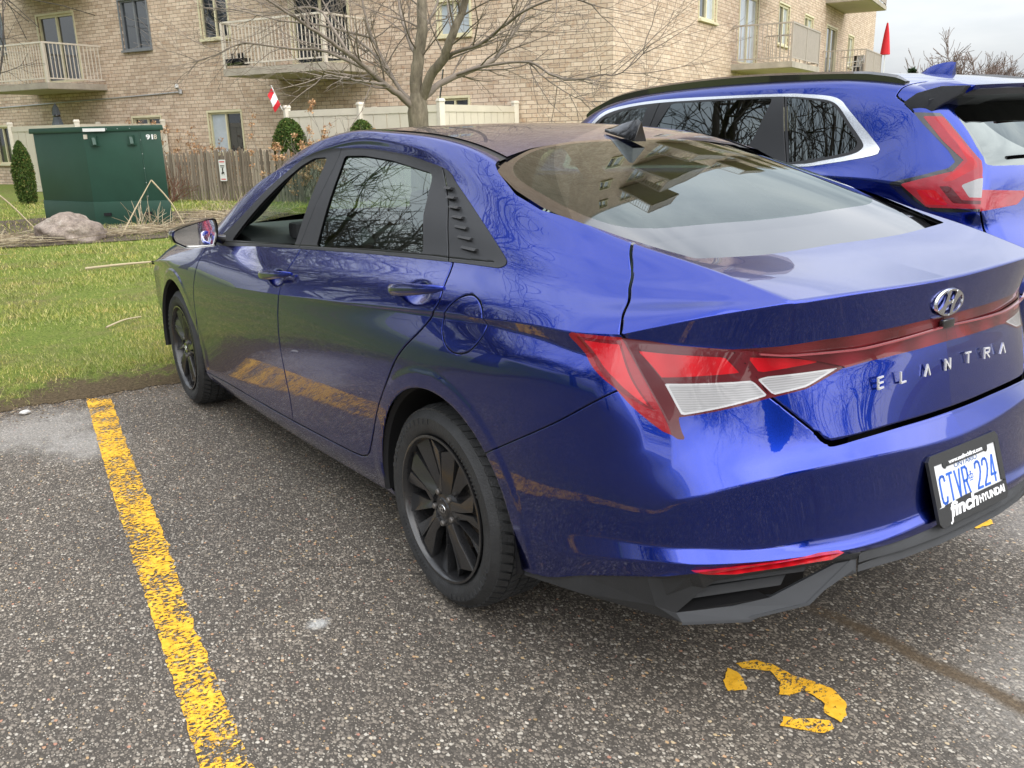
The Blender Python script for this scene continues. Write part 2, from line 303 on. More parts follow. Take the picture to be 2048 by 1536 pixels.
    bp = n('ShaderNodeBump', {'Strength': .75, 'Distance': .003, 'Height': hs}); Lk.new(bp.outputs[0], b.inputs['Normal']); return m
def roadpaint(wear=.70):
    m, b, n, Lk = nodes('yellow_road_paint'); tcn = n('ShaderNodeTexCoord'); P = tcn.outputs['Object']
    ns = n('ShaderNodeTexNoise', {'Vector': P, 'Scale': 26.0, 'Detail': 4.0, 'Roughness': .6}); col = ramp(n, ns.outputs['Fac'], [(.3, (.62, .31, .010)), (.5, (.80, .43, .022)), (.75, (.86, .52, .06))])
    mp_ = n('ShaderNodeMapping', {'Vector': P, 'Scale': (1.5, 1, 1)}); v = n('ShaderNodeTexVoronoi', {'Vector': mp_.outputs[0], 'Scale': 75.0}); v.voronoi_dimensions = '2D'
    n2 = n('ShaderNodeTexNoise', {'Vector': mp_.outputs[0], 'Scale': 62.0, 'Detail': 7.0, 'Roughness': .75}); n3 = n('ShaderNodeTexNoise', {'Vector': P, 'Scale': 6.0, 'Detail': 3.0})
    s_ = n('ShaderNodeMath', {0: n3.outputs['Fac'], 1: .42, 2: n2.outputs['Fac']}, operation='MULTIPLY_ADD'); f = n('ShaderNodeMapRange', {'Value': s_.outputs[0], 'From Min': wear, 'From Max': wear+.03})
    tr = n('ShaderNodeBsdfTransparent'); mx = n('ShaderNodeMixShader', {0: f.outputs[0], 1: b.outputs[0], 2: tr.outputs[0]}); o = [q for q in m.node_tree.nodes if q.type == 'OUTPUT_MATERIAL'][0]; Lk.new(mx.outputs[0], o.inputs['Surface'])
    Lk.new(col, b.inputs['Base Color']); b.inputs['Roughness'].default_value = .7
    bp = n('ShaderNodeBump', {'Strength': .8, 'Distance': .002, 'Height': n2.outputs['Fac']}); Lk.new(bp.outputs[0], b.inputs['Normal']); return m
def brickmat():
    m, b, n, Lk = nodes('mottled_cream_brick'); tcn = n('ShaderNodeTexCoord'); sp = n('ShaderNodeSeparateXYZ', {0: tcn.outputs['Object']}); cb = n('ShaderNodeCombineXYZ', {0: sp.outputs['X'], 1: sp.outputs['Z']}); P = cb.outputs[0]
    def br(c1, c2, mort, bias=0.0):
        q = n('ShaderNodeTexBrick', {'Vector': P, 'Scale': 1.0, 'Mortar Size': .0058, 'Mortar Smooth': .3, 'Bias': bias, 'Brick Width': .29, 'Row Height': .098, 'Color1': (*c1, 1), 'Color2': (*c2, 1), 'Mortar': (*mort, 1)}); q.offset = .5; q.squash = 1; return q
    b1 = br((.66, .545, .43), (.48, .37, .275), (.17, .135, .105)); b2 = br((0, 0, 0), (1, 1, 1), (0, 0, 0), .15)
    ns = n('ShaderNodeTexNoise', {'Vector': P, 'Scale': 9.0, 'Detail': 5.0, 'Roughness': .75}); rust = n('ShaderNodeMapRange', {'Value': ns.outputs['Fac'], 'From Min': .52, 'From Max': .68, 'To Max': .72})
    col = mixc(n, rust.outputs[0], b1.outputs['Color'], (.36, .19, .10))
    n2 = n('ShaderNodeTexNoise', {'Vector': P, 'Scale': 5.2, 'Detail': 4.0, 'Roughness': .8}); pale = n('ShaderNodeMapRange', {'Value': n2.outputs['Fac'], 'From Min': .56, 'From Max': .70, 'To Max': .55}); col = mixc(n, pale.outputs[0], col, (.70, .63, .53))
    n3 = n('ShaderNodeTexNoise', {'Vector': P, 'Scale': .5, 'Detail': 4.0}); col = mixc(n, 1.0, col, ramp(n, n3.outputs['Fac'], [(.3, (.86, .84, .82)), (.7, (1.08, 1.06, 1.03))]), 'MULTIPLY')
    col = mixc(n, b1.outputs['Fac'], col, (.15, .12, .095))
    Lk.new(col, b.inputs['Base Color']); b.inputs['Roughness'].default_value = .9
    inv = n('ShaderNodeMath', {0: 1.0, 1: b1.outputs['Fac']}, operation='SUBTRACT'); h = n('ShaderNodeMath', {0: ns.outputs['Fac'], 1: .35, 2: inv.outputs[0]}, operation='MULTIPLY_ADD'); bp = n('ShaderNodeBump', {'Strength': .8, 'Distance': .012, 'Height': h.outputs[0]}); Lk.new(bp.outputs[0], b.inputs['Normal']); return m
def lawnmat():
    m, b, n, Lk = nodes('lawn'); tcn = n('ShaderNodeTexCoord'); P = tcn.outputs['Object']
    a = n('ShaderNodeTexNoise', {'Vector': P, 'Scale': 55.0, 'Detail': 8.0, 'Roughness': .8}); col = ramp(n, a.outputs['Fac'], [(.30, (.045, .070, .014)), (.46, (.14, .20, .035)), (.60, (.28, .33, .070)), (.78, (.46, .43, .18))])
    c = n('ShaderNodeTexNoise', {'Vector': P, 'Scale': 1.3, 'Detail': 6.0, 'Roughness': .7}); f = n('ShaderNodeMapRange', {'Value': c.outputs['Fac'], 'From Min': .48, 'From Max': .66, 'To Max': .75}); dry = ramp(n, a.outputs['Fac'], [(.3, (.10, .075, .035)), (.6, (.30, .24, .12)), (.8, (.44, .37, .21))]); col = mixc(n, f.outputs[0], col, dry)
    sp = n('ShaderNodeSeparateXYZ', {0: P}); c2 = n('ShaderNodeTexNoise', {'Vector': P, 'Scale': 9.0, 'Detail': 6.0, 'Roughness': .8}); e0 = n('ShaderNodeMath', {0: c2.outputs['Fac'], 1: -1.6, 2: sp.outputs['X']}, operation='MULTIPLY_ADD'); e_ = n('ShaderNodeMath', {0: c.outputs['Fac'], 1: -1.2, 2: e0.outputs[0]}, operation='MULTIPLY_ADD'); ed = n('ShaderNodeMapRange', {'Value': e_.outputs[0], 'From Min': 2.38, 'From Max': 2.10, 'To Max': .95}); col = mixc(n, ed.outputs[0], col, ramp(n, a.outputs['Fac'], [(.3, (.05, .035, .022)), (.55, (.16, .115, .07)), (.8, (.34, .27, .17))]))
    Lk.new(col, b.inputs['Base Color']); b.inputs['Roughness'].default_value = .95; b.inputs['Specular IOR Level'].default_value = .2
    bp = n('ShaderNodeBump', {'Strength': 1.0, 'Distance': .03, 'Height': a.outputs['Fac']}); Lk.new(bp.outputs[0], b.inputs['Normal']); return m
def barkmat(name, c1, c2, sc=18.0):
    m, b, n, Lk = nodes(name); tcn = n('ShaderNodeTexCoord'); mp_ = n('ShaderNodeMapping', {'Vector': tcn.outputs['Object'], 'Scale': (1, 1, .3)}); a = n('ShaderNodeTexNoise', {'Vector': mp_.outputs[0], 'Scale': sc, 'Detail': 8.0, 'Roughness': .75})
    Lk.new(ramp(n, a.outputs['Fac'], [(.3, c1), (.7, c2)]), b.inputs['Base Color']); b.inputs['Roughness'].default_value = .9
    bp = n('ShaderNodeBump', {'Strength': .8, 'Distance': .02, 'Height': a.outputs['Fac']}); Lk.new(bp.outputs[0], b.inputs['Normal']); return m
def grassmat():
    m, b, n, Lk = nodes('grass_blades'); g = n('ShaderNodeNewGeometry'); c = ramp(n, g.outputs['Random Per Island'], [(0, (.08, .11, .022)), (.28, (.17, .22, .045)), (.55, (.32, .36, .085)), (.78, (.46, .43, .17)), (1, (.60, .52, .31))]); tcn = n('ShaderNodeTexCoord'); P = tcn.outputs['Object']
    q = n('ShaderNodeTexNoise', {'Vector': P, 'Scale': 2.2, 'Detail': 5.0, 'Roughness': .7}); c = mixc(n, 1.0, c, ramp(n, q.outputs['Fac'], [(.32, (.62, .74, .62)), (.5, (1.05, 1.05, .9)), (.68, (1.35, 1.12, .95))]), 'MULTIPLY'); Lk.new(c, b.inputs['Base Color']); b.inputs['Roughness'].default_value = .8; b.inputs['Specular IOR Level'].default_value = .25; return m
def randmat(name, stops, rough=.9, trans=0):
    """colour differs per loose piece of the mesh"""
    m, b, n, Lk = nodes(name); g = n('ShaderNodeNewGeometry'); Lk.new(ramp(n, g.outputs['Random Per Island'], stops), b.inputs['Base Color']); b.inputs['Roughness'].default_value = rough; b.inputs['Specular IOR Level'].default_value = .25; return m
M['asphalt'] = asphalt(); M['roadpaint'] = roadpaint(); M['roadpaint2'] = roadpaint(.77); M['brick'] = brickmat(); M['lawn'] = lawnmat()
M['bark'] = barkmat('bark', (.075, .062, .040), (.27, .23, .16)); M['barkd'] = barkmat('dark_bark', (.03, .025, .022), (.10, .085, .07)); M['twig'] = simple('twig', (.20, .165, .13), .85, var=.3, vscale=5)
M['twigfar'] = simple('far_twig', (.17, .125, .105), .9, var=.3, vscale=1)
M['grass'] = grassmat()
M['straw'] = randmat('dry_straw', [(0, (.20, .15, .09)), (.5, (.42, .34, .22)), (1, (.62, .54, .39))])
M['cedar'] = randmat('cedar_foliage', [(0, (.025, .05, .012)), (.5, (.06, .11, .02)), (.85, (.11, .16, .035)), (1, (.20, .15, .05))])
M['spruce'] = randmat('spruce_foliage', [(0, (.018, .035, .018)), (1, (.05, .085, .035))])
M['dryleaf'] = randmat('dry_flower_heads', [(0, (.22, .11, .05)), (.5, (.42, .24, .12)), (1, (.58, .38, .22))])
M['mulch'] = simple('mulch_soil', (.085, .062, .045), .95, bump=1.0, bscale=45, var=.6, vscale=26)
M['vinyl'] = simple('beige_vinyl', (.60, .55, .45), .45, var=.06, vscale=2)
M['cream'] = simple('cream_window_frame', (.62, .57, .38), .5, var=.08)
M['greyframe'] = simple('grey_window_frame', (.17, .18, .19), .5)
M['picket'] = randmat('weathered_pickets', [(0, (.13, .105, .08)), (.5, (.22, .18, .14)), (1, (.33, .28, .22))])
M['concrete'] = simple('balcony_concrete', (.36, .32, .26), .9, bump=.4, bscale=18, var=.22, vscale=3)
M['soffit'] = simple('painted_soffit', (.50, .45, .36), .8, var=.08, vscale=1.5)
M['rail'] = simple('cream_railing', (.62, .56, .47), .5, var=.08)
M['rail2'] = simple('taupe_railing', (.38, .33, .28), .5, var=.08)
M['winglass'] = simple('dark_window_glass', (.02, .025, .03), .03, coat=.6, spec=.9)
M['winpale'] = simple('curtained_window', (.42, .47, .52), .15, coat=.8, var=.12, vscale=3)
M['curtain'] = simple('curtain', (.36, .36, .36), .7, var=.2, vscale=4)
M['boxgreen'] = simple('transformer_green', (.017, .060, .040), .42, bump=.05, bscale=60, var=.10, vscale=3)
M['alu'] = simple('galvanised', (.45, .46, .47), .4, metal=.5)
M['redcloth'] = simple('red_cloth', (.62, .02, .03), .8); M['whitecloth'] = simple('white_cloth', (.8, .8, .8), .8)
M['umb'] = simple('grey_umbrella_cloth', (.14, .16, .19), .8, var=.15)
M['whiteplastic'] = simple('white_plastic', (.72, .72, .70), .4)
M['pebble'] = simple('pale_stone', (.55, .54, .52), .8, var=.15, vscale=30)
def rockmat():
    m, b, n, Lk = nodes('granite_boulder'); tcn = n('ShaderNodeTexCoord'); P = tcn.outputs['Object']; a = n('ShaderNodeTexNoise', {'Vector': P, 'Scale': 3.2, 'Detail': 10.0, 'Roughness': .72, 'Distortion': .8}); col = ramp(n, a.outputs['Fac'], [(.30, (.12, .095, .080)), (.46, (.25, .20, .165)), (.60, (.36, .30, .25)), (.75, (.52, .47, .41))])
    c = n('ShaderNodeTexNoise', {'Vector': P, 'Scale': 40.0, 'Detail': 6.0}); col = mixc(n, .35, col, ramp(n, c.outputs['Fac'], [(.35, (.25, .25, .25)), (.65, (1.3, 1.3, 1.3))]), 'MULTIPLY')
    Lk.new(col, b.inputs['Base Color']); b.inputs['Roughness'].default_value = .85; bp = n('ShaderNodeBump', {'Strength': .9, 'Distance': .03, 'Height': a.outputs['Fac']}); Lk.new(bp.outputs[0], b.inputs['Normal']); return m
M['rock'] = rockmat()
# ---------------------------------------------------------------- smooth surface tools
def crom(P, n=12, closed=False):
    """Catmull-Rom through points (any dimension)"""
    P = np.array(P, float); m = len(P); out = []
    rng = range(m) if closed else range(m-1)
    for i in rng:
        p0 = P[(i-1) % m] if (closed or i > 0) else 2*P[0]-P[1]; p1 = P[i]; p2 = P[(i+1) % m]
        p3 = P[(i+2) % m] if (closed or i+2 < m) else 2*P[-1]-P[-2]
        for k in range(n):
            t = k/n; out.append(.5*((2*p1)+(-p0+p2)*t+(2*p0-5*p1+4*p2-p3)*t*t+(-p0+3*p1-3*p2+p3)*t**3))
    if not closed: out.append(P[-1])
    return np.array(out)
def subdiv_surface(V, F, crease, tags, level, fix=3, extra=None):
    """V cage (half, y>=0), mirrored for smoothness at y=0; returns dense half: V,N,T,tag"""
    V = np.array(V, float); n = len(V); mir = {}; full = [tuple(v) for v in V]
    for i, v in enumerate(V):
        if abs(v[1]) < 1e-6: mir[i] = i
        else: mir[i] = len(full); full.append((v[0], -v[1], v[2]))
    FF = list(F)+[tuple(mir[i] for i in f[::-1]) for f in F]
    target = np.array(full); cage = target.copy()
    def run(cg, lv):
        me = bpy.data.meshes.new('t'); me.from_pydata([tuple(v) for v in cg], [], FF)
        a = me.attributes.new('crease_edge', 'FLOAT', 'EDGE')
        for e in me.edges:
            k = tuple(sorted(e.vertices)); a.data[e.index].value = crease.get(k, 0)
        o = bpy.data.objects.new('t', me); COL.objects.link(o)
        s = o.modifiers.new('s', 'SUBSURF'); s.levels = lv; s.render_levels = lv; s.boundary_smooth = 'ALL'
        dg = bpy.context.evaluated_depsgraph_get(); dg.update(); ev = bpy.data.meshes.new_from_object(o.evaluated_get(dg))
        bpy.data.objects.remove(o)
        W = np.empty(len(ev.vertices)*3); ev.vertices.foreach_get('co', W); W = W.reshape(-1, 3)
        Q = np.empty(len(ev.polygons)*4, int); ev.polygons.foreach_get('vertices', Q) if all(p.loop_total == 4 for p in ev.polygons[:4]) else None
        Q = Q.reshape(-1, 4); return W, Q
    cr2 = dict(crease)
    for (a_, b_), v in list(crease.items()): cr2[tuple(sorted((mir[a_], mir[b_])))] = v
    crease = cr2
    for _ in range(fix):
        W, Q = run(cage, 2); cage += .85*(target-W[:len(cage)])
    W, Q = run(cage, level)
    npf = len(Q)//len(FF)                         # all cage faces must be quads
    face = np.arange(len(Q))//npf
    keep = face < len(F); Q = Q[keep][:, ::-1]; tg = np.array(tags)[face[keep]]
    return W, Q, tg
def normals_of(V, Q):
    N = np.zeros_like(V)
    d1 = V[Q[:, 2]]-V[Q[:, 0]]; d2 = V[Q[:, 3]]-V[Q[:, 1]]; fn = np.cross(d1, d2)
    for k in range(4): np.add.at(N, Q[:, k], fn)
    l = np.linalg.norm(N, axis=1, keepdims=True); l[l == 0] = 1; return N/l
def fair_normals(N, Q, it=70, ang=2.6):
    """even out the normals inside each panel, stopping at creases"""
    E = np.concatenate([Q[:, [0, 1]], Q[:, [1, 2]], Q[:, [2, 3]], Q[:, [3, 0]]]); E = np.unique(np.sort(E, 1), axis=0); c = math.cos(math.radians(ang)); k = (N[E[:, 0]]*N[E[:, 1]]).sum(1) > c; E = E[k]; n = len(N)
    for _ in range(it):
        A = N.copy()
        for d in range(3): A[:, d] += np.bincount(E[:, 0], N[E[:, 1], d], n)+np.bincount(E[:, 1], N[E[:, 0], d], n)
        N = A/np.maximum(np.linalg.norm(A, axis=1, keepdims=True), 1e-9)
    return N
class Surf:
    def __init__(s, V, N, T, tag): s.V, s.N, s.T, s.tag = V, N, T, tag
    def cen(s): return s.V[s.T].mean(1)
    def sub(s, mask): return Surf(s.V, s.N, s.T[mask], s.tag[mask])
    def split(s, f):
        """cut by the scalar field f on the vertices: returns (f<0, f>0)"""
        f = np.where(np.abs(f) < 2e-5, 2e-5, f); T = s.T; ft = f[T] > 0; cnt = ft.sum(1)
        negT = [T[cnt == 0]]; posT = [T[cnt == 3]]; negG = [s.tag[cnt == 0]]; posG = [s.tag[cnt == 3]]
        V, N = s.V, s.N
        mix = np.where((cnt == 1) | (cnt == 2))[0]
        if len(mix):
            Tm = T[mix]; fm = ft[mix]; g = s.tag[mix]
            lone = np.where(cnt[mix] == 1, fm.argmax(1), (~fm).argmax(1))
            r = np.arange(len(Tm)); A = Tm[r, lone]; B = Tm[r, (lone+1) % 3]; C = Tm[r, (lone+2) % 3]
            E1 = np.sort(np.stack([A, B], 1), 1); E2 = np.sort(np.stack([A, C], 1), 1); EE = np.concatenate([E1, E2])
            U, inv = np.unique(EE, axis=0, return_inverse=True); inv = inv.reshape(-1)
            t = (f[U[:, 0]]/(f[U[:, 0]]-f[U[:, 1]]))[:, None]
            nv = V[U[:, 0]]*(1-t)+V[U[:, 1]]*t; nn = N[U[:, 0]]*(1-t)+N[U[:, 1]]*t; nn /= np.maximum(np.linalg.norm(nn, axis=1, keepdims=True), 1e-9)
            base = len(V); V = np.concatenate([V, nv]); N = np.concatenate([N, nn])
            P = inv[:len(A)]+base; R = inv[len(A):]+base
            t1 = np.stack([A, P, R], 1); t2 = np.stack([P, B, C], 1); t3 = np.stack([P, C, R], 1)
            lp = cnt[mix] == 1
            posT += [t1[lp], t2[~lp], t3[~lp]]; posG += [g[lp], g[~lp], g[~lp]]
            negT += [t1[~lp], t2[lp], t3[lp]]; negG += [g[~lp], g[lp], g[lp]]
        return (Surf(V, N, np.concatenate(negT), np.concatenate(negG)), Surf(V, N, np.concatenate(posT), np.concatenate(posG)))
    def compact(s):
        u, inv = np.unique(s.T, return_inverse=True); return Surf(s.V[u], s.N[u], inv.reshape(-1, 3), s.tag)
    def mirror(s):
        m = np.array([1, -1, 1]); return Surf(s.V*m, s.N*m, s.T[:, ::-1], s.tag)
    def offset(s, d): return Surf(s.V+s.N*d, s.N, s.T, s.tag)
    def join(s, o):
        return Surf(np.concatenate([s.V, o.V]), np.concatenate([s.N, o.N]), np.concatenate([s.T, o.T+len(s.V)]), np.concatenate([s.tag, o.tag]))
    def obj(s, name, mat, parent, both=False):
        s = s.compact()
        if both: s = s.join(s.mirror())
        return mesh_obj(name, s.V, s.T, mat, parent, normals=s.N)
def seg_dist(P, line, closed=False):
    """distance of 2d points to a polyline"""
    L = np.array(line, float); d = np.full(len(P), 1e9)
    n = len(L) if closed else len(L)-1
    lo, hi = L.min(0)-.08, L.max(0)+.08
    near = np.where(((P > lo) & (P < hi)).all(1))[0]; Q = P[near]; dd = np.full(len(Q), 1e9)
    for i in range(n):
        a, b = L[i], L[(i+1) % len(L)]; ab = b-a; t = np.clip(((Q-a)@ab)/max(ab@ab, 1e-12), 0, 1)
        dd = np.minimum(dd, np.linalg.norm(Q-(a+t[:, None]*ab), axis=1))
    d[near] = dd; far = d > 1e8; d[far] = 9.0
    return d
def side_dist(P, line, closed=False):
    L = np.array(line, float); n = len(L) if closed else len(L)-1; best = np.full(len(P), 1e9); sg = np.ones(len(P))
    near = np.where(((P > L.min(0)-.05) & (P < L.max(0)+.05)).all(1))[0]; Q = P[near]; bd = np.full(len(Q), 1e9); bs = np.ones(len(Q))
    for i in range(n):
        a, b = L[i], L[(i+1) % len(L)]; ab = b-a; t = np.clip(((Q-a)@ab)/max(ab@ab, 1e-12), 0, 1); dd = np.linalg.norm(Q-(a+t[:, None]*ab), axis=1); k = dd < bd
        cr_ = ab[0]*(Q[:, 1]-a[1])-ab[1]*(Q[:, 0]-a[0]); bs[k] = np.where(cr_[k] >= 0, 1, -1); bd[k] = dd[k]
    best[:] = 9.0; best[near] = np.where(bd < .03, bd*bs, 9.0); return best
def inside(P, poly):
    L = np.array(poly, float); x, y = P[:, 0], P[:, 1]; c = np.zeros(len(P), bool); j = len(L)-1
    for i in range(len(L)):
        xi, yi = L[i]; xj, yj = L[j]
        if yi != yj: c ^= ((yi > y) != (yj > y)) & (x < (xj-xi)*(y-yi)/(yj-yi)+xi)
        j = i
    return c
def sdf(P, poly):
    d = seg_dist(P, poly, True); return np.where(inside(P, poly), -d, d)
XZ, YZ, XY = [0, 2], [1, 2], [0, 1]
def fair(S, dep, deg, even=False, fitmask=None):
    """replace a pane by the smooth polynomial sheet that fits it best (dep: the coordinate that is solved for)"""
    S = S.compact(); a, b = [k for k in range(3) if k != dep]; ctr = S.V[:, [a, b]].mean(0); sc = np.array([1., 1.])
    if even: ctr[1] = 0
    U = (S.V[:, a]-ctr[0]); W = (S.V[:, b]-ctr[1]); T = [(i, j) for i in range(deg+1) for j in range(deg+1) if i+j <= deg and (not even or j % 2 == 0)]
    if even: T = [(0, 0), (1, 0), (2, 0), (0, 2), (1, 2), (0, 4)]
    A = np.stack([U**i*W**j for i, j in T], 1); k = fitmask(S.V) if fitmask else np.ones(len(U), bool); c = np.linalg.lstsq(A[k], S.V[k, dep], rcond=None)[0]
    V = S.V.copy(); V[:, dep] = A@c; gu = sum(c[n]*i*U**max(i-1, 0)*W**j for n, (i, j) in enumerate(T) if i); gw = sum(c[n]*j*U**i*W**max(j-1, 0) for n, (i, j) in enumerate(T) if j)
    N = np.zeros_like(V); N[:, dep] = 1; N[:, a] = -gu; N[:, b] = -gw; N /= np.linalg.norm(N, axis=1, keepdims=True); s = np.sign((N*S.N).sum(1)); N *= np.where(s == 0, 1, s)[:, None]
    return Surf(V, N, S.T, S.tag)
def carve(S, mask, f):
    A = S.sub(mask); Bq = S.sub(~mask); n, p = A.split(f)
    return n, Surf(n.V, n.N, np.concatenate([Bq.T, p.T]), np.concatenate([Bq.tag, p.tag]))
def gap(S, mask, ax, line, w, closed=False, roll=.004, push=.0018):
    tm = S.tag[mask]; tset = np.unique(tm)
    n, p = S.sub(mask).split(side_dist(S.V[:, ax], line, closed)); S = Surf(n.V, n.N, np.concatenate([S.T[~mask], n.T, p.T]), np.concatenate([S.tag[~mask], n.tag, p.tag]))
    mask = np.concatenate([np.zeros((~mask).sum(), bool), np.ones(len(n.T)+len(p.T), bool)])
    P = S.V[:, ax]; d = seg_dist(P, line, closed)
    n, p = S.sub(mask).split(d-(w+roll)); S2 = Surf(n.V, n.N, np.concatenate([S.sub(~mask).T, n.T, p.T]), np.concatenate([S.sub(~mask).tag, n.tag, p.tag]))
    mk = np.concatenate([np.zeros((~mask).sum(), bool), np.ones(len(n.T), bool), np.zeros(len(p.T), bool)])
    d2 = seg_dist(S2.V[:, ax], line, closed)
    n, rest = carve(S2, mk, d2-w)
    d3 = seg_dist(rest.V[:, ax], line, closed)
    e = np.where(np.abs(d3-w) < w*.25)[0]; used = np.zeros(len(rest.V), bool)
    base = rest.T[np.isin(rest.tag, np.unique(S.tag[mask]))]; used[np.unique(base)] = True; e = e[used[e]]
    if len(e):
        q = rest.V[e][:, ax]; L = np.array(line); best = np.full(len(e), 1e9); dr = np.zeros((len(e), 2)); m_ = len(L) if closed else len(L)-1
        for i in range(m_):
            a, b = L[i], L[(i+1) % len(L)]; ab = b-a; t = np.clip(((q-a)@ab)/max(ab@ab, 1e-12), 0, 1); c = a+t[:, None]*ab; dd = np.linalg.norm(q-c, axis=1); k = dd < best; best[k] = dd[k]; dr[k] = (c-q)[k]/np.maximum(dd[k, None], 1e-9)
        g = np.zeros((len(e), 3)); g[:, ax] = dr
        rest.V = rest.V.copy(); rest.N = rest.N.copy(); rest.V[e] -= rest.N[e]*push; nn = rest.N[e]*.75+g*.65; rest.N[e] = nn/np.linalg.norm(nn, axis=1, keepdims=True)
    return rest
# ---------------------------------------------------------------- sedan body surface
def ip(x, xs, ys): return float(np.interp(x, xs, ys))
def sedan_surface(level=4):
    X = [3.40, 3.22, 3.0, 2.7, 2.42, 2.2, 1.9, 1.55, 1.15, .8, .45, .12, -.15, -.35, -.50]
    A = X[::-1]
    def f(*kv):
        xs = [k for k, v in kv]; ys = [v for k, v in kv]; o = np.argsort(xs); return lambda x: ip(x, np.array(xs)[o], np.array(ys)[o])
    taper = f((3.4, .10), (3.22, .055), (3.0, .018), (2.7, 0), (0, 0))
    rows = {}
    zz = dict(Pb=f((3.4, .25), (2.2, .195), (1, .205), (.3, .24), (-.35, .262), (-.5, .295)),
              Sb=f((3.4, .30), (2.2, .25), (1, .27), (.3, .32), (-.35, .36), (-.5, .38)),
              St=f((3.4, .36), (2.2, .32), (1, .345), (.3, .40), (-.35, .43), (-.5, .44)),
              Cr=f((3.4, .43), (2.2, .42), (1, .45), (.3, .50), (-.35, .53), (-.5, .55)),
              Sh=f((3.4, .50), (2.2, .52), (1, .56), (.3, .61), (-.35, .65), (-.5, .665)),
              Lb=f((3.4, .57), (2.2, .605), (1, .655), (.3, .71), (-.35, .765), (-.5, .775)),
              H=f((3.4, .63), (2.2, .68), (1, .745), (.45, .785), (.12, .815), (-.15, .845), (-.35, .862), (-.5, .87)),
              W=f((3.4, .67), (2.2, .72), (1, .80), (.45, .865), (.12, .895), (-.15, .920), (-.35, .927), (-.5, .922)),
              L=f((3.4, .695), (2.79, .745), (2.25, .75), (1.65, .786), (1.14, .821), (.505, .883), (.114, .918), (-.147, .937), (-.328, .950), (-.5, .957)))
    yy = dict(Pb=f((3.4, .85), (2.2, .848), (.3, .848), (-.35, .868), (-.5, .862)),
              Sb=f((3.4, .87), (2.2, .884), (.3, .886), (-.35, .888), (-.5, .878)),
              St=f((3.4, .88), (2.2, .889), (.3, .893), (-.35, .897), (-.5, .885)),
              Cr=f((3.4, .89), (2.2, .893), (.3, .898), (-.35, .903), (-.5, .893)),
              Sh=f((3.4, .90), (2.2, .903), (.3, .907), (-.35, .907), (-.5, .899)),
              Lb=f((3.4, .90), (2.2, .911), (.3, .912), (-.35, .910), (-.5, .900)),
              H=f((3.4, .90), (2.2, .912), (1, .911), (.45, .908), (.12, .905), (-.15, .904), (-.35, .903), (-.5, .894)),
              W=f((3.4, .90), (2.2, .909), (1, .908), (.45, .896), (.12, .884), (-.15, .874), (-.35, .862), (-.5, .852)),
              L=f((3.4, .895), (2.2, .905), (1, .905), (.505, .897), (.12, .886), (-.147, .877), (-.35, .870), (-.5, .862)))
    low = ['Pb', 'Sb', 'St', 'Cr', 'Sh', 'Lb', 'H', 'W', 'L']
    for r in low: rows[r] = [(x, yy[r](x)-taper(x), zz[r](x)) for x in X]
    #        T                      V                    w1                    w2                    w3                   w4
    R = dict(
        Pb=[(-.62, .845, .345), (-.805, .805, .407), (-.920, .758, .448), (-1.055, .50, .458), (-1.112, .28, .457), (-1.125, 0, .46)],
        Sb=[(-.66, .858, .415), (-.850, .808, .462), (-.955, .720, .473), (-1.060, .52, .477), (-1.110, .28, .478), (-1.122, 0, .49)],
        St=[(-.66, .855, .475), (-.828, .798, .492), (-.932, .712, .502), (-1.035, .52, .505), (-1.090, .28, .515), (-1.102, 0, .53)],
        Cr=[(-.70, .863, .580), (-.862, .790, .605), (-.955, .695, .646), (-1.035, .50, .670), (-1.075, .29, .667), (-1.090, 0, .650)],
        Sh=[(-.715, .864, .675), (-.851, .773, .678), (-.923, .690, .704), (-1.007, .478, .712), (-1.040, .29, .708), (-1.055, 0, .705)],
        Lb=[(-.725, .860, .775), (-.826, .756, .755), (-.880, .680, .793), (-.945, .545, .821), (-1.003, .31, .830), (-1.028, 0, .838)],
        H=[(-.685, .862, .868), (-.772, .784, .865), (-.835, .720, .868), (-.925, .560, .865), (-.988, .31, .870), (-1.018, 0, .884)],
        W=[(-.655, .842, .912), (-.706, .794, .952), (-.828, .700, .944), (-.932, .525, .933), (-.984, .31, .937), (-1.003, 0, .937)],
        L=[(-.60, .852, .961), (-.706, .799, .965), (-.848, .692, 1.010), (-.966, .530, 1.039), (-.998, .30, 1.042), (-1.010, 0, 1.037)])
    for r in low:                                    # fair the long lines
        for _ in range(2):
            q = rows[r]; rows[r] = [q[0]]+[(p[0],)+tuple(p[k]+.35*((q[i-1][k]*(q[i+1][0]-p[0])+q[i+1][k]*(p[0]-q[i-1][0]))/(q[i+1][0]-q[i-1][0])-p[k]) for k in (1, 2)) for i, p in enumerate(q) if 0 < i < len(q)-1]+[q[-1]]
    for r in low: rows[r] += R[r]
    up = {}
    #  cols:  0          1          2           3          4              5            6            7            8           9          10          11          12          13         14         15(T)       16(V)       17
    up['D'] = [(3.40, .50, .735), (3.30, .60, .80), (3.05, .655, .875), (2.75, .69, .925), (2.46, .705, .955), (2.22, .70, .99), (1.96, .655, 1.15), (1.62, .585, 1.335), (1.15, .56, 1.419), (.84, .56, 1.417), (.56, .56, 1.403), (.30, .56, 1.372), (.10, .576, 1.325), (-.10, .606, 1.258), (-.30, .622, 1.198), (-.43, .617, 1.163), (-.56, .600, 1.132), (-.755, .567, 1.093)]
    up['r1'] = [(3.50, .26, .735), (3.40, .30, .815), (3.12, .33, .90), (2.82, .35, .945), (2.56, .36, .975), (2.28, .36, 1.05), (2.0, .35, 1.21), (1.66, .33, 1.375), (1.20, .30, 1.428), (.88, .30, 1.432), (.62, .30, 1.425), (.36, .30, 1.398), (.148, .30, 1.352), (-.08, .32, 1.29), (-.29, .32, 1.222), (-.44, .31, 1.170), (-.60, .30, 1.112), (-.80, .29, 1.072), (-.998, .30, 1.042)]
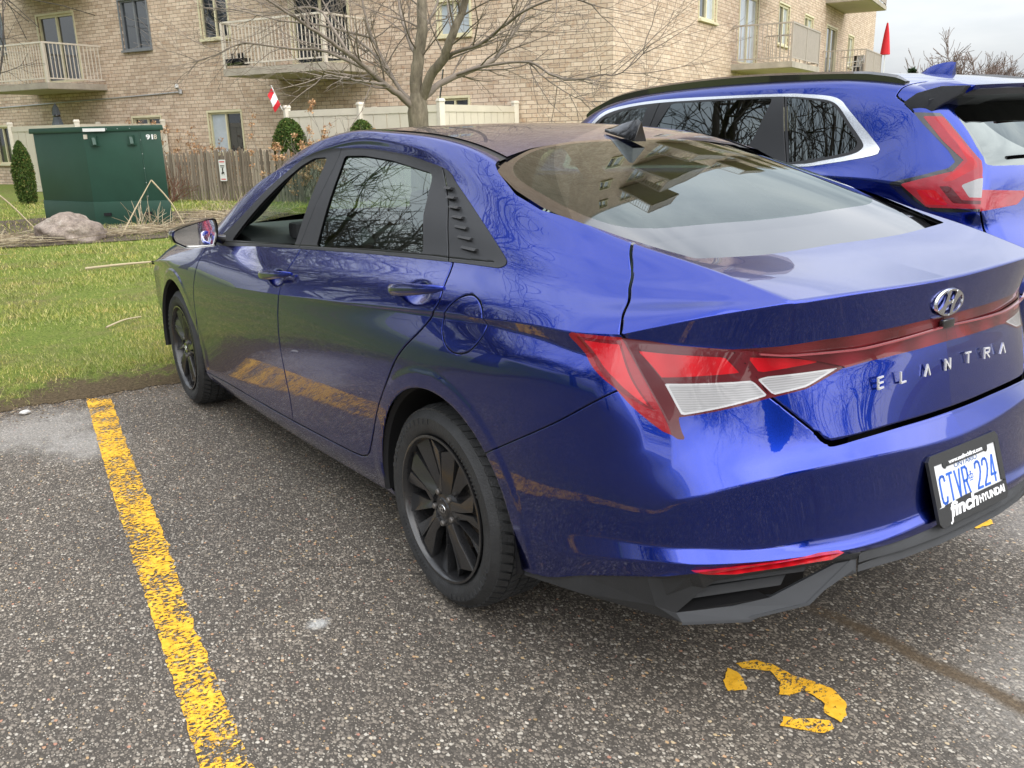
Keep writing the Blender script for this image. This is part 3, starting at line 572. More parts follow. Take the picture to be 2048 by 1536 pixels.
    up['r0'] = [(3.545, 0, .735), (3.43, 0, .82), (3.15, 0, .91), (2.86, 0, .955), (2.60, 0, .985), (2.31, 0, 1.07), (2.02, 0, 1.225), (1.68, 0, 1.388), (1.22, 0, 1.436), (.90, 0, 1.437), (.64, 0, 1.43), (.38, 0, 1.404), (.160, 0, 1.360), (-.07, 0, 1.297), (-.28, 0, 1.230), (-.45, 0, 1.168), (-.61, 0, 1.110), (-.81, 0, 1.068), (-1.010, 0, 1.037)]
    up['G2'] = [(3.40, .74, .715), (3.25, .78, .765), (3.02, .80, .83), (2.72, .80, .875), (2.44, .79, .915), (2.19, .775, 1.01), (1.96, .722, 1.145), (1.63, .622, 1.308), (1.15, .582, 1.354), (.78, .592, 1.335), (.42, .617, 1.300), (.17, .655, 1.238), (-.05, .697, 1.178), (-.25, .708, 1.128), (-.39, .702, 1.108), (-.50, .690, 1.088), (-.62, .672, 1.062), (-.79, .615, 1.062)]
    up['B'] = [(3.40, .84, .705), (3.23, .845, .735), (3.0, .852, .79), (2.7, .85, .84), (2.43, .845, .885), (2.2, .840, .926), (1.9, .827, .944), (1.55, .818, .966), (1.15, .811, .992), (.8, .803, 1.013), (.45, .794, 1.034), (.12, .787, 1.052), (-.15, .779, 1.058), (-.34, .772, 1.048), (-.46, .764, 1.040), (-.57, .748, 1.026), (-.66, .732, 1.016), (-.815, .650, 1.035)]
    n = 18
    lerp = lambda a, b, t, o=(0, 0, 0): tuple(a[i]*(1-t)+b[i]*t+o[i] for i in range(3))
    Lr = rows['L']
    up['S'] = [lerp(Lr[i], up['B'][i], .5, (0, .013 if i < 15 else .006, .004)) for i in range(n)]
    up['G1'] = [lerp(up['B'][i], up['G2'][i], .5, (0, .010 if 5 < i < 12 else .004, 0)) for i in range(n)]
    up['R'] = [lerp(up['G2'][i], up['D'][i], .5, (0, .008, .011) if 5 < i < 11 else (0, .005, .006)) for i in range(n)]
    up['R'][17] = lerp(up['G2'][17], up['D'][17], .5)
    for r in ('S', 'B', 'G1', 'G2', 'R'):
        for _ in range(2):
            q = up[r]; up[r] = q[:7]+[(p[0],)+tuple(p[k]+.35*((q[i-1][k]*(q[i+1][0]-p[0])+q[i+1][k]*(p[0]-q[i-1][0]))/(q[i+1][0]-q[i-1][0])-p[k]) for k in (1, 2)) for i, p in enumerate(q) if 6 < i < 17]+[q[17]]
    upr = ['S', 'B', 'G1', 'G2', 'R', 'D']
    V = []; idx = {}
    def vid(p):
        k = tuple(round(c, 5) for c in p)
        if k not in idx: idx[k] = len(V); V.append(p)
        return idx[k]
    F = []; tg = []; crs = {}
    def cre(a, b, w): crs[tuple(sorted((vid(a), vid(b))))] = w
    grid = [rows[r] for r in low]
    # front end: two more columns to the centre line
    fr = {r: [(3.50-.0*0, .45, zz[r](3.4)), (3.545, 0, zz[r](3.4))] for r in low}
    for r in low: rows[r] = [fr[r][1], fr[r][0]]+rows[r]
    grid = [rows[r] for r in low]
    for i in range(len(low)-1):
        for c in range(len(grid[0])-1):
            F.append((vid(grid[i][c]), vid(grid[i+1][c]), vid(grid[i+1][c+1]), vid(grid[i][c+1]))); tg.append(i*100+c-2)
    U = [rows['L'][2:]]+[up[r] for r in upr]+[up['r1'], up['r0']]
    K = rows['L'][20]
    for i in range(8):
        a, b = U[i], U[i+1]
        for c in range(17):
            F.append((vid(a[c]), vid(b[c]), vid(b[c+1]), vid(a[c+1]))); tg.append((i+8)*100+c)
    # last column: S..R collapse onto the corner of the tail
    for i in range(8):
        a, b = U[i], U[i+1]
        if i in (0, 2, 4): F.append((vid(a[17]), vid(b[17]), vid(U[i+2][17]), vid(K))); tg.append((i+8)*100+17)
        elif i < 6: pass
        elif i == 6: F.append((vid(a[17]), vid(b[17]), vid(b[18]), vid(K))); tg.append((i+8)*100+17)
        else: F.append((vid(a[17]), vid(b[17]), vid(b[18]), vid(a[18]))); tg.append((i+8)*100+17)
    Lf = rows['L']; m = (3.56, 0, .715); q = {k: up[k][0] for k in up}
    for fc in ((Lf[2], q['S'], q['B'], q['G1']), (Lf[2], q['G1'], q['G2'], Lf[1]), (Lf[1], q['G2'], q['R'], q['D']), (Lf[1], q['D'], q['r1'], Lf[0]), (Lf[0], q['r1'], q['r0'], m)):
        F.append(tuple(vid(v) for v in fc[::-1])); tg.append(1690)
    # creases
    Lrow = rows['L'][2:]; w = lambda c: .35 if c < 3 else (.75 if c < 10 else (.30 if c == 10 else (.25 if c == 11 else 1.0)))
    for c in range(20): cre(Lrow[c], Lrow[c+1], w(c) if c < 20 else 1)
    Wr = rows['W'][2:]
    for c in range(12, 15): cre(Wr[c], Wr[c+1], .85)
    for c in range(16, 20): cre(Wr[c], Wr[c+1], .8)
    for r, a_, b_, wt_ in (('Cr', 16, 20, .9), ('St', 15, 18, .95), ('Sb', 15, 18, .95), ('St', 14, 15, .5), ('Sb', 14, 15, .5), ('Sh', 18, 20, .6)):
        q = rows[r][2:]
        for c in range(a_, b_): cre(q[c], q[c+1], wt_)
    for i, wt_ in zip(range(8), (0, 0, .2, .35, .9, 1, 1, 1)): cre(grid[i][18], grid[i+1][18], wt_)
    for c in range(12, 17): cre(up['D'][c], up['D'][c+1], .7 if c < 15 else .95)
    cre(up['D'][17], K, .95)
    for c in range(5, 12): cre(up['D'][c], up['D'][c+1], .5)
    return V, F, crs, tg, level
# ---------------------------------------------------------------- sedan: cut the skin into its panels
def sm(l, n=6, closed=False): return crom(l, n, closed)
def tcol(t): return ((t+2) % 100)-2
def trow(t): return (t+2)//100
REAR_ARCH = (-.028, .330, .372); FRONT_ARCH = (2.685, .330, .366)
P_DLO = [(2.081, .929), (1.522, .966), (1.106, .993), (.495, 1.029), (.026, 1.050), (-.140, 1.0545), (-.192, 1.056), (-.212, 1.066), (-.200, 1.080), (-.111, 1.122), (.065, 1.196), (.213, 1.257), (.298, 1.294), (.470, 1.321), (.634, 1.340), (.893, 1.356), (1.143, 1.359), (1.295, 1.353), (1.453, 1.322), (1.580, 1.262), (1.703, 1.185), (1.81, 1.10), (1.93, 1.02)]
P_RG = [(.966, 1.013), (1.093, 1.330), (.93, 1.332), (.70, 1.318), (.399, 1.284), (.378, 1.277), (.300, 1.16), (.203, 1.058), (.5, 1.044)]
P_OPEN = [(1.88, .962), (1.168, 1.002), (1.244, 1.325), (1.368, 1.318), (1.461, 1.287), (1.565, 1.225), (1.672, 1.145), (1.78, 1.05)]
G_FD = [(1.118, 1.02), (1.100, .990), (1.102, .953), (1.111, .910), (1.125, .853), (1.140, .778), (1.149, .702), (1.155, .607), (1.158, .488), (1.150, .405), (1.142, .300)]
G_RD = [(.041, 1.063), (.022, 1.045), (-.018, .987), (-.022, .941), (.040, .867), (.160, .770), (.255, .660), (.350, .540), (.415, .430), (.455, .365), (.495, .345), (.57, .333), (.80, .320), (1.270, .299), (1.924, .282), (2.24, .268), (2.325, .272), (2.345, .30), (2.338, .395), (2.310, .539), (2.285, .672), (2.266, .742), (2.233, .808), (2.180, .899), (2.16, .94)]
G_FUEL = [(-.170, .989), (-.225, .972), (-.258, .936), (-.261, .896), (-.233, .858), (-.180, .837), (-.125, .839), (-.084, .862), (-.062, .900), (-.080, .943), (-.118, .976)]
G_BUMP = [(-.742, .851), (-.701, .823), (-.565, .735), (-.330, .607), (-.262, .568), (-.2, .54)]
G_SHUT = [(-.52, 1.152), (-.547, 1.126), (-.588, 1.085), (-.640, 1.032), (-.685, .992), (-.709, .957), (-.715, .93)]
# tail lamps in the (y, z) projection
L_OUT = [(.803, .957), (.760, .953), (.726, .946), (.629, .935), (.524, .916), (.440, .893), (.356, .868), (.469, .834), (.556, .824), (.566, .823), (.741, .789), (.740, .762), (.738, .742), (.748, .741), (.805, .80)]
L_SPLIT = [(.629, .950), (.629, .935), (.583, .871), (.560, .824), (.500, .766), (.455, .720)]
L_SIDE = [(-.594, .9595), (-.72, .958), (-.86, .79), (-.875, .73), (-.848, .736), (-.816, .759), (-.782, .797), (-.732, .853), (-.649, .906), (-.594, .946), (-.588, .953)]
LW1 = [(.757, .864), (.592, .864), (.566, .829), (.735, .794)]
LW2 = [(.582, .866), (.558, .870), (.374, .869), (.469, .838), (.553, .829)]
LR1 = [(.785, .934), (.643, .921), (.613, .880), (.762, .874)]
LR2 = [(.605, .919), (.501, .908), (.399, .888), (.578, .877)]
LR0 = [(-.628, .945), (-.704, .942), (-.790, .812), (-.724, .874)]
B_TOP = [(.629, .935), (.528, .935), (.424, .940), (.325, .939), (.083, .941), (-.1, .941)]
B_BOT = [(-.1, .880), (.030, .880), (.180, .876), (.300, .872), (.365, .866), (.48, .900), (.629, .930)]
P_GLASS = [(.206, -.2), (.204, .08), (.198, .20), (.167, .397), (.118, .520), (.099, .561), (.080, .592), (.040, .608), (-.089, .640), (-.219, .649), (-.375, .632), (-.500, .602), (-.541, .588), (-.60, .570), (-.681, .541), (-.690, .30), (-.680, -.2)]
P_WS = [(1.665, -.2), (1.645, .30), (1.62, .42), (1.74, .46), (1.95, .52), (2.2, .58), (2.38, .62), (2.46, .40), (2.51, -.2)]
def sedan_half(left):
    V, F, crs, tg, lv = sedan_surface()
    W, Q, tag_ = subdiv_surface(V, F, crs, tg, lv)
    x, y, z = W[:, 0].copy(), W[:, 1].copy(), W[:, 2].copy()
    side = (y > .6)
    for cx, cz, R in (REAR_ARCH, FRONT_ARCH):                 # rolled lip around each wheel arch
        r = np.hypot(x-cx, z-cz); t = np.clip((R+.062-r)/.018, 0, 1); W[:, 1] += np.where(side, .0042*t*t*(3-2*t), 0)
    for hx, hz in ((1.185, .880), (.100, .962)):              # finger cups behind the door handles
        d2 = ((x-hx)/.075)**2+((z-hz)/.036)**2; W[:, 1] -= np.where(side & (d2 < 1), .020*(1-np.clip(d2, 0, 1))**1.5, 0)
    N = fair_normals(normals_of(W, Q), Q); T = np.concatenate([Q[:, [0, 1, 2]], Q[:, [0, 2, 3]]]); S = Surf(W, N, T, np.concatenate([tag_, tag_]))
    out = {}
    row = lambda S: trow(S.tag)
    col = lambda S: tcol(S.tag)
    # wheel arches
    for cx, cz, R in (REAR_ARCH, FRONT_ARCH):
        m = (row(S) < 8) & (col(S) <= 15) & (col(S) >= 0); d = np.hypot(S.V[:, 0]-cx, S.V[:, 2]-cz)
        n, S = carve(S, m, d-R)
        d = np.hypot(S.V[:, 0]-cx, S.V[:, 2]-cz); e = np.where((np.abs(d-R) < .0006) & (S.V[:, 1] > .7))[0]
        g = np.zeros((len(e), 3)); g[:, 0] = (cx-S.V[e, 0])/R; g[:, 2] = (cz-S.V[e, 2])/R; S.N = S.N.copy(); nn = S.N[e]*.8+g*.6; S.N[e] = nn/np.linalg.norm(nn, axis=1, keepdims=True)
    # side glass area
    dlo = sm(P_DLO, 5, True); m = (row(S) >= 9) & (row(S) <= 12) & (col(S) >= 3) & (col(S) <= 15)
    trim, S = carve(S, m, sdf(S.V[:, XZ], dlo))
    if left:
        op, trim = trim.split(sdf(trim.V[:, XZ], P_OPEN))
        out['front_pane'] = None
    else: op, trim = trim.split(sdf(trim.V[:, XZ], P_OPEN)); out['front_pane'] = op
    pane, trim = trim.split(sdf(trim.V[:, XZ], P_RG)); out['rear_pane'] = pane
    for ln in ([(1.165, 1.40), (1.149, 1.356), (1.131, 1.15), (1.117, .985)], [(.333, 1.34), (.333, 1.299), (.19, 1.19), (.041, 1.04)]):
        trim = gap(trim, np.ones(len(trim.T), bool), XZ, sm(ln), .0022, roll=.0035)
    bl = sm([(1.968, .948), (1.117, 1.004), (.60, 1.034), (.197, 1.055), (.039, 1.060), (-.16, 1.068)])
    d = seg_dist(trim.V[:, XZ], bl); trim.V = trim.V.copy(); trim = gap(trim, np.ones(len(trim.T), bool), XZ, bl, .0012, roll=.003)
    c = trim.cen(); xs = np.interp(c[:, 2], [1.04, 1.19, 1.299, 1.34], [.041, .19, .333, .333]); bx = np.interp(c[:, 2], [.985, 1.15, 1.356], [1.117, 1.131, 1.149])
    out['trim_rear'] = trim.sub((c[:, 0] > xs) & (c[:, 0] < bx)); out['trim_front'] = trim.sub(c[:, 0] >= bx); out['trim_quarter'] = trim.sub(c[:, 0] <= xs)
    # rear glass and windscreen
    m = (row(S) >= 12) & (col(S) >= 9) & (col(S) <= 17)
    gl, S = carve(S, m, sdf(S.V[:, XY], sm(P_GLASS, 5, True) if False else P_GLASS)); out['rear_glass'] = gl
    m = (row(S) >= 12) & (col(S) >= 3) & (col(S) <= 8)
    ws, S = carve(S, m, sdf(S.V[:, XY], P_WS)); out['windscreen'] = ws
    # roof ditch moulding
    dl = sm([(1.30, .542), (1.1, .538), (.86, .535), (.54, .538), (.28, .541), (.113, .541), (.09, .548)]); m = (row(S) >= 13) & (col(S) >= 6) & (col(S) <= 13)
    dm, S = carve(S, m, seg_dist(S.V[:, XY], dl)-.017); out['roof_moulding'] = dm
    # lamps
    mr = (row(S) < 8) & (col(S) >= 16)
    lo, S = carve(S, mr, sdf(S.V[:, YZ], sm(L_OUT, 3, True) if False else L_OUT)); 
    ms = (row(S) < 8) & (col(S) >= 13) & (col(S) <= 15)
    ls, S = carve(S, ms, sdf(S.V[:, XZ], L_SIDE))
    mr = (row(S) < 8) & (col(S) >= 17)
    bar, S = carve(S, mr, sdf(S.V[:, YZ], B_TOP+B_BOT))
    out['lamp_rear'] = lo; out['lamp_side'] = ls; out['bar'] = bar
    # shut lines
    mside = (row(S) < 10) & (col(S) >= 0) & (col(S) <= 15)
    S = gap(S, mside, XZ, sm(G_FD), .0024)
    mside = (row(S) < 10) & (col(S) >= 0) & (col(S) <= 15)
    S = gap(S, mside, XZ, sm(G_RD), .0024)
    if left:
        mside = (row(S) < 10) & (col(S) >= 10) & (col(S) <= 15)
        S = gap(S, mside, XZ, sm(G_FUEL, 8, True), .0018, closed=True)
    m = (row(S) < 8) & (col(S) >= 11) & (col(S) <= 16); S = gap(S, m, XZ, sm(G_BUMP), .0015, roll=.003)
    m = (row(S) >= 6) & (row(S) <= 13) & (col(S) >= 14); S = gap(S, m, XZ, sm(G_SHUT), .0021)
    m = (row(S) < 8) & (col(S) >= 16); S = gap(S, m, YZ, sm([(.560, .826), (.531, .797), (.500, .766), (.466, .732)]), .0024)
    m = (row(S) < 8) & (col(S) >= 16)
    S = gap(S, m, YZ, sm([(.467, .735), (.453, .717), (.434, .710), (.345, .712), (.208, .713), (.1, .712), (-.1, .712)]), .0055, roll=.007, push=.004)
    # sort what is left into panels
    c = S.cen(); r, k = row(S), col(S); pz = c[:, XZ]
    doorpoly = np.array(list(sm(G_RD))+[(2.1, 1.05), (.05, 1.10)]); ind = inside(pz, doorpoly) & (r < 10) & (k <= 15) & (k >= 0)
    fx = np.interp(c[:, 2], [v[1] for v in G_FD][::-1], [v[0] for v in G_FD][::-1])
    out['front_door'] = S.sub(ind & (c[:, 0] > fx)); out['rear_door'] = S.sub(ind & (c[:, 0] <= fx))
    fd = (inside(pz, sm(G_FUEL, 8, True)) & (r < 10) & (k <= 15)) if left else np.zeros(len(c), bool)
    out['fuel_door'] = S.sub(fd)
    gb = np.array(G_BUMP); zb = np.interp(c[:, 0], gb[::-1, 0][::1] if gb[0, 0] > gb[-1, 0] else gb[:, 0], gb[:, 1] if gb[0, 0] < gb[-1, 0] else gb[::-1, 1])
    side_b = (r < 8) & (k <= 15) & (k >= 11) & (c[:, 0] < -.2) & (c[:, 2] < zb)
    lidedge = np.interp(c[:, 2], [.717, .735, .766, .797, .826, .871, .935], [.453, .467, .500, .531, .560, .583, .629])
    rear_b = (r < 8) & (k >= 16) & ((c[:, 2] < .7105) | (c[:, 1] > lidedge)) & (c[:, 2] < .80)
    gs = np.array(G_SHUT); xsh = np.interp(c[:, 2], gs[::-1, 1], gs[::-1, 0])
    lid = ((r >= 8) & (c[:, 0] < xsh) & (c[:, 0] < -.5) & (k >= 14)) | ((r < 8) & (k >= 16) & ~rear_b)
    free = ~ind & ~fd
    out['rear_bumper'] = S.sub(free & (side_b | rear_b)); out['boot_lid'] = S.sub(free & lid & ~side_b & ~rear_b)
    out['body'] = S.sub(free & ~lid & ~side_b & ~rear_b)
    return out
# ---------------------------------------------------------------- alloy wheel with winter tyre
def pol(r, a): return (r*math.cos(a), r*math.sin(a))
def wheel(parent, cx, cz, yout, sgn, R=.317, rim=.2285, wid=.215, steer=0, spoke_rot=0, name='wheel', style=0, badge=True):
    """yout: y of the outer face; sgn +1 when the outer face looks to +y"""
    root = empty(name, (cx, yout, cz), parent=parent, rz=steer)
    Y = lambda v: -sgn*v                        # v metres inboard from the outer face
    # tyre carcass
    prof = [(rim-.012, .03), (rim+.004, .012), (rim+.010, .008), (rim+.030, .001), (rim+.055, .003), (rim+.0555, .0045), (R-.018, .016), (R-.013, .024), (R-.010, .036), (R-.010, wid-.036), (R-.013, wid-.024), (R-.03, wid-.004), (rim+.02, wid-.008), (rim-.012, wid-.03)]
    t = MB(); t.lathe([(r, Y(h)) for r, h in prof], (0, 0, 0), 'y', 96, 1)
    nb = 62
    for k in range(nb):                         # tread blocks: five ribs with slanted sipes
        a = 2*math.pi*k/nb; da = 2*math.pi/nb*.72
        for j, (y0, y1, sl) in enumerate(((.022, .058, .9), (.064, .098, -.6), (.104, .134, .4), (.140, .172, .6), (.178, .200, -.9))):
            q = []
            for (yy_, rr) in ((y0, R-.010 if j == 0 else R-.003), (y1, R-.003)):
                for (s_, top) in ((0, 0), (1, 0), (1, 1), (0, 1)):
                    sk = sl*.05*(yy_-y0)/(y1-y0); aa = a+s_*da+sk
                    r_ = (rr-.010) if not top else (R-.0005 if not (j == 0 and yy_ == y0) else R-.0095)
                    q.append((r_*math.cos(aa), Y(yy_), r_*math.sin(aa)))
            t.add(q, [(0, 1, 2, 3), (7, 6, 5, 4), (0, 4, 5, 1), (1, 5, 6, 2), (2, 6, 7, 3), (3, 7, 4, 0)])
    # raised sidewall marks
    rnd = random.Random(3)
    for arc0, arc1, r0, r1, n in ((.2, 1.5, rim+.036, rim+.052, 12), (3.5, 4.6, rim+.036, rim+.052, 11), (1.9, 2.7, rim+.020, rim+.028, 16), (5.1, 5.9, rim+.020, rim+.028, 16)):
        for i in range(n):
            a = arc0+(arc1-arc0)*i/n; da = (arc1-arc0)/n*.55
            V = [(rr*math.cos(aa), Y(-.0008 if q_ else .004), rr*math.sin(aa)) for q_ in (0, 1) for (rr, aa) in ((r0, a), (r1, a+.01), (r1, a+da), (r0, a+da-.01))]
            t.add(V, [(0, 1, 2, 3), (7, 6, 5, 4), (0, 4, 5, 1), (1, 5, 6, 2), (2, 6, 7, 3), (3, 7, 4, 0)])
    t.build('tyre', M['tyre'], root, smooth=True)
    # rim barrel and lip
    r = MB(); r.lathe([(rim, Y(.010)), (rim+.001, Y(.004)), (rim-.006, Y(.003)), (rim-.011, Y(.010)), (rim-.013, Y(.022)), (rim-.020, Y(.05)), (rim-.028, Y(.12)), (rim-.012, Y(.19))], (0, 0, 0), 'y', 96)
    # spokes
    ns = 5 if style == 0 else 5
    spk = MB()
    def plate(poly, f):                         # closed slab: poly in polar (r, a), f(r, a, i)->depth of the face
        n = len(poly); top = []; bot = []
        for i, (rr, a) in enumerate(poly):
            x, z = pol(rr, a); d = f(i); top.append((x, Y(d), z)); bot.append((x, Y(d+.030), z))
        spk.add(top+bot, [tuple(range(n)), tuple(range(2*n-1, n-1, -1))]+[(i, i+n, (i+1) % n+n, (i+1) % n) for i in range(n)])
    for k in range(ns):
        a0 = spoke_rot+2*math.pi*k/ns
        # broad blade with a folded middle: two facets meeting on a ridge
        ro, ri = rim-.010, .055
        for s in (1, -1):
            A = [(ri, a0), (ri+.004, a0+s*.52), (.110, a0+s*.25), (ro, a0+s*.29-.06), (ro-.03, a0+s*.034-.05), (.12, a0+s*.012-.02)]
            dep = (.014, .026, .034, .026, .010, .012) if s > 0 else (.014, .018, .022, .016, .010, .012)
            plate(A if s > 0 else A[::-1], (lambda dep: (lambda i: dep[i] if s > 0 else dep[::-1][i]))(dep))
        # slim side blade
        B = [(ri+.010, a0+.50), (ri+.012, a0+.74), (.13, a0+.66), (ro, a0+.72), (ro, a0+.44)]
        plate(B, lambda i: (.026, .036, .038, .030, .016)[i])
        # small wedge highlights
    r.lathe([(0, Y(.018)), (.030, Y(.018)), (.034, Y(.022)), (.060, Y(.024)), (.072, Y(.034)), (.072, Y(.08)), (0, Y(.08))], (0, 0, 0), 'y', 48)
    r.build('rim', M['rim'], root, smooth=True)
    spk.build('spokes', M['rim'], root, bevel=.0022)
    for k in range(5):
        nuts = MB(); a = spoke_rot+math.pi/5+2*math.pi*k/5; x, z = pol(.052, a); nuts.lathe([(0, Y(.014)), (.007, Y(.014)), (.0095, Y(.017)), (.0095, Y(.04))], (x, 0, z), 'y', 12); nuts.build('wheel_nut', M['nut'], root, smooth=True)
    d = MB(); d.lathe([(.06, Y(.085)), (.140, Y(.085)), (.140, Y(.105)), (.06, Y(.105))], (0, 0, 0), 'y', 48)
    d.build('brake_disc', M['disc'], root, smooth=True)
    h = MB(); h.lathe([(.0, Y(.115)), (.205, Y(.115))], (0, 0, 0), 'y', 48); h.build('back_plate', M['shell'], root)
    if badge:
        c = MB(); c.lathe([(0, Y(.0165)), (.027, Y(.0165)), (.030, Y(.019))], (0, 0, 0), 'y', 32); cp = c.build('hub_cap', M['gloss'], root, smooth=True)
        oval_badge('hub_emblem', cp, Matrix(((sgn*-1, 0, 0, 0), (0, 0, sgn, Y(.0158)), (0, 1, 0, 0), (0, 0, 0, 1))), .019, .0125, .0012)
    return root
def oval_badge(name, parent, Mx, a, b, th):
    """oval ring with a slanted H inside, drawn in the xy plane of Mx"""
    m = MB(); n = 48; w = a*.11
    def P(x, y, z): return Mx @ Vector((x, y, z))
    V = []; F = []
    for k in range(n):
        t = 2*math.pi*k/n; c, s = math.cos(t), math.sin(t)
        V += [P(a*c, b*s, 0), P((a-w*.3)*c, (b-w*.3)*s, th), P((a-w)*c, (b-w)*s, th), P((a-w*1.15)*c, (b-w*1.15)*s, 0)]
    for k in range(n):
        for j in range(4): F.append((k*4+j, k*4+(j+1) % 4, ((k+1) % n)*4+(j+1) % 4, ((k+1) % n)*4+j))
    m.add(V, F)
    def bez(p, n=10):
        return [tuple((1-t)**3*np.array(p[0])+3*(1-t)**2*t*np.array(p[1])+3*(1-t)*t*t*np.array(p[2])+t**3*np.array(p[3])) for t in [i/n for i in range(n+1)]]
    # left and right strokes of the H: curved, slanting right
    for sg in (1, -1):
        L = bez([(-.80*a, -.42*b), (-.42*a, -.20*b), (-.26*a, .30*b), (-.20*a, .88*b)])+bez([(.04*a, .93*b), (-.04*a, .40*b), (-.20*a, -.30*b), (-.46*a, -.80*b)])
        L = [(sg*x, sg*y) for x, y in L]
        m.prism(L, lambda x, y: P(x, y, 0), lambda x, y: P(x, y, th*1.2))
    X = bez([(-.30*a, -.02*b), (-.1*a, .12*b), (.05*a, .10*b), (.24*a, .20*b)], 6)+bez([(.30*a, .02*b), (.1*a, -.12*b), (-.05*a, -.10*b), (-.24*a, -.20*b)], 6)
    m.prism(X, lambda x, y: P(x, y, 0), lambda x, y: P(x, y, th*1.1))
    return m.build(name, M['chrome'], parent, smooth=True)
# ---------------------------------------------------------------- sedan: build
SED = empty('parked_sedan', (0, 0, 0), 'glossy deep blue four-door sedan seen from behind, its driver window rolled down', 'car')
def part(S, name, mat, parent=SED, off=0):
    if S is None or len(S.T) == 0: return None
    if off: S = S.offset(off)
    return S.obj(name, mat, parent)
HL = sedan_half(True); HR = {k: (v.mirror() if v is not None else None) for k, v in sedan_half(False).items()}
both = lambda k: HL[k].compact().join(HR[k].compact())
body = part(both('body'), 'body', M['blue'])
doors = {}
for nm in ('front_door', 'rear_door'):
    for sd_, H_ in ((1, HL), (-1, HR)): doors[nm, sd_] = part(H_[nm], nm, M['blue'])
part(HL['fuel_door'], 'fuel_door', M['blue'])
lidj = part(both('boot_lid'), 'boot_lid', M['blue']); bump = part(both('rear_bumper'), 'rear_bumper', M['blue'])
for sd_, H_ in ((1, HL), (-1, HR)):
    fr_ = part(H_['trim_front'], 'window_frame', M['blacktrim'], doors['front_door', sd_], .0015)
    rr_ = part(H_['trim_rear'], 'window_frame', M['blacktrim'], doors['rear_door', sd_], .0015)
    pl_ = part(H_['trim_quarter'], 'quarter_trim', M['blacktrim'], SED, .0015)
    part(fair(H_['rear_pane'], 1, 2), 'window_pane', M['glassd'], doors['rear_door', sd_], -.004)
    if H_['front_pane'] is not None: part(fair(H_['front_pane'], 1, 2), 'window_pane', M['glass'], doors['front_door', sd_], -.004)
    m = MB()                                              # ribs pressed into the quarter trim
    for i in range(7):
        z0 = 1.092+i*.0255; xa = np.interp(z0, [1.06, 1.26], [-.165+.035, .20+.035]); xb = xa+.088-i*.006; xa += .006
        yb = lambda zz: np.interp(zz, [1.06, 1.12, 1.20, 1.26, 1.30], [.778, .741, .691, .650, .625])*sd_
        q = [Vector((xa, yb(z0)+.006*sd_, z0+.003)), Vector((xb, yb(z0+.004)+.0045*sd_, z0+.004)), Vector((xb, yb(z0-.0035)+.0055*sd_, z0-.002)), Vector((xa, yb(z0-.006)+.0098*sd_, z0-.003))]
        m.add(q+[v-Vector((0, .018*sd_, .004)) for v in q], [(0, 1, 2, 3), (7, 6, 5, 4), (0, 4, 5, 1), (1, 5, 6, 2), (2, 6, 7, 3), (3, 7, 4, 0)])
    m.build('ribs', M['blacktrim'], pl_)
# black shell behind the gaps and round the cabin
inner = both('body').join(both('front_door')).join(both('rear_door')).join(both('boot_lid')).join(both('rear_bumper'))
c_ = inner.cen(); part(inner.sub(np.ones(len(c_), bool)), 'inner_shell', M['shell'], SED, -.011)
for H_ in (HL, HR): part(H_['trim_front'].compact().join(H_['trim_rear'].compact()).join(H_['trim_quarter'].compact()), 'inner_trim', M['shell'], SED, -.009)
lp = both('lamp_rear').join(both('lamp_side')).join(both('bar')); part(lp, 'lamp_tray', M['shell'], lidj, -.009)
m = MB(); m.box((1.25, 0, .235), (3.7, 1.30, .02)); m.build('floor_pan', M['shell'], SED)
# rear glass: clear field, printed band, cover panel below
G = fair(both('rear_glass'), 2, 3, True, lambda V: V[:, 0] > -.46); P = G.V[:, XY].copy(); P[:, 1] = np.abs(P[:, 1])
seamx = lambda y: -.530-.028*(1-(y/.6)**2)
f = P[:, 0]-np.array([seamx(v) for v in P[:, 1]]); cov, gls = G.split(f)
P = gls.V[:, XY].copy(); P[:, 1] = np.abs(P[:, 1])
full = [(.18, -.8), (.182, 0), (.178, .20), (.148, .385), (.092, .500), (.03, .562), (-.06, .592), (-.22, .598), (-.34, .585), (-.42, .55), (-.455, .50), (-.478, .42), (-.492, .2), (-.497, 0), (-.49, -.8)]
fr2, clr = gls.split(-sdf(P, crom(full, 4)))
part(clr, 'rear_window', M['glassr'], SED, -.002); part(fr2, 'rear_window_border', M['gloss'], SED, -.002)
part(cov, 'boot_cover_panel', M['glossgrey'], lidj, -.001)
part(G, 'seal', M['shell'], SED, -.012) if False else None
part(both('windscreen'), 'windscreen', M['glass'], SED, -.002)
[part(H_['roof_moulding'], 'roof_moulding', M['blacktrim'], SED, -.0045) for H_ in (HL, HR)]
sh = MB(); sh.box((-.22, 0, .985), (.62, 1.20, .02)); sh.build('parcel_shelf', M['seat'], SED)
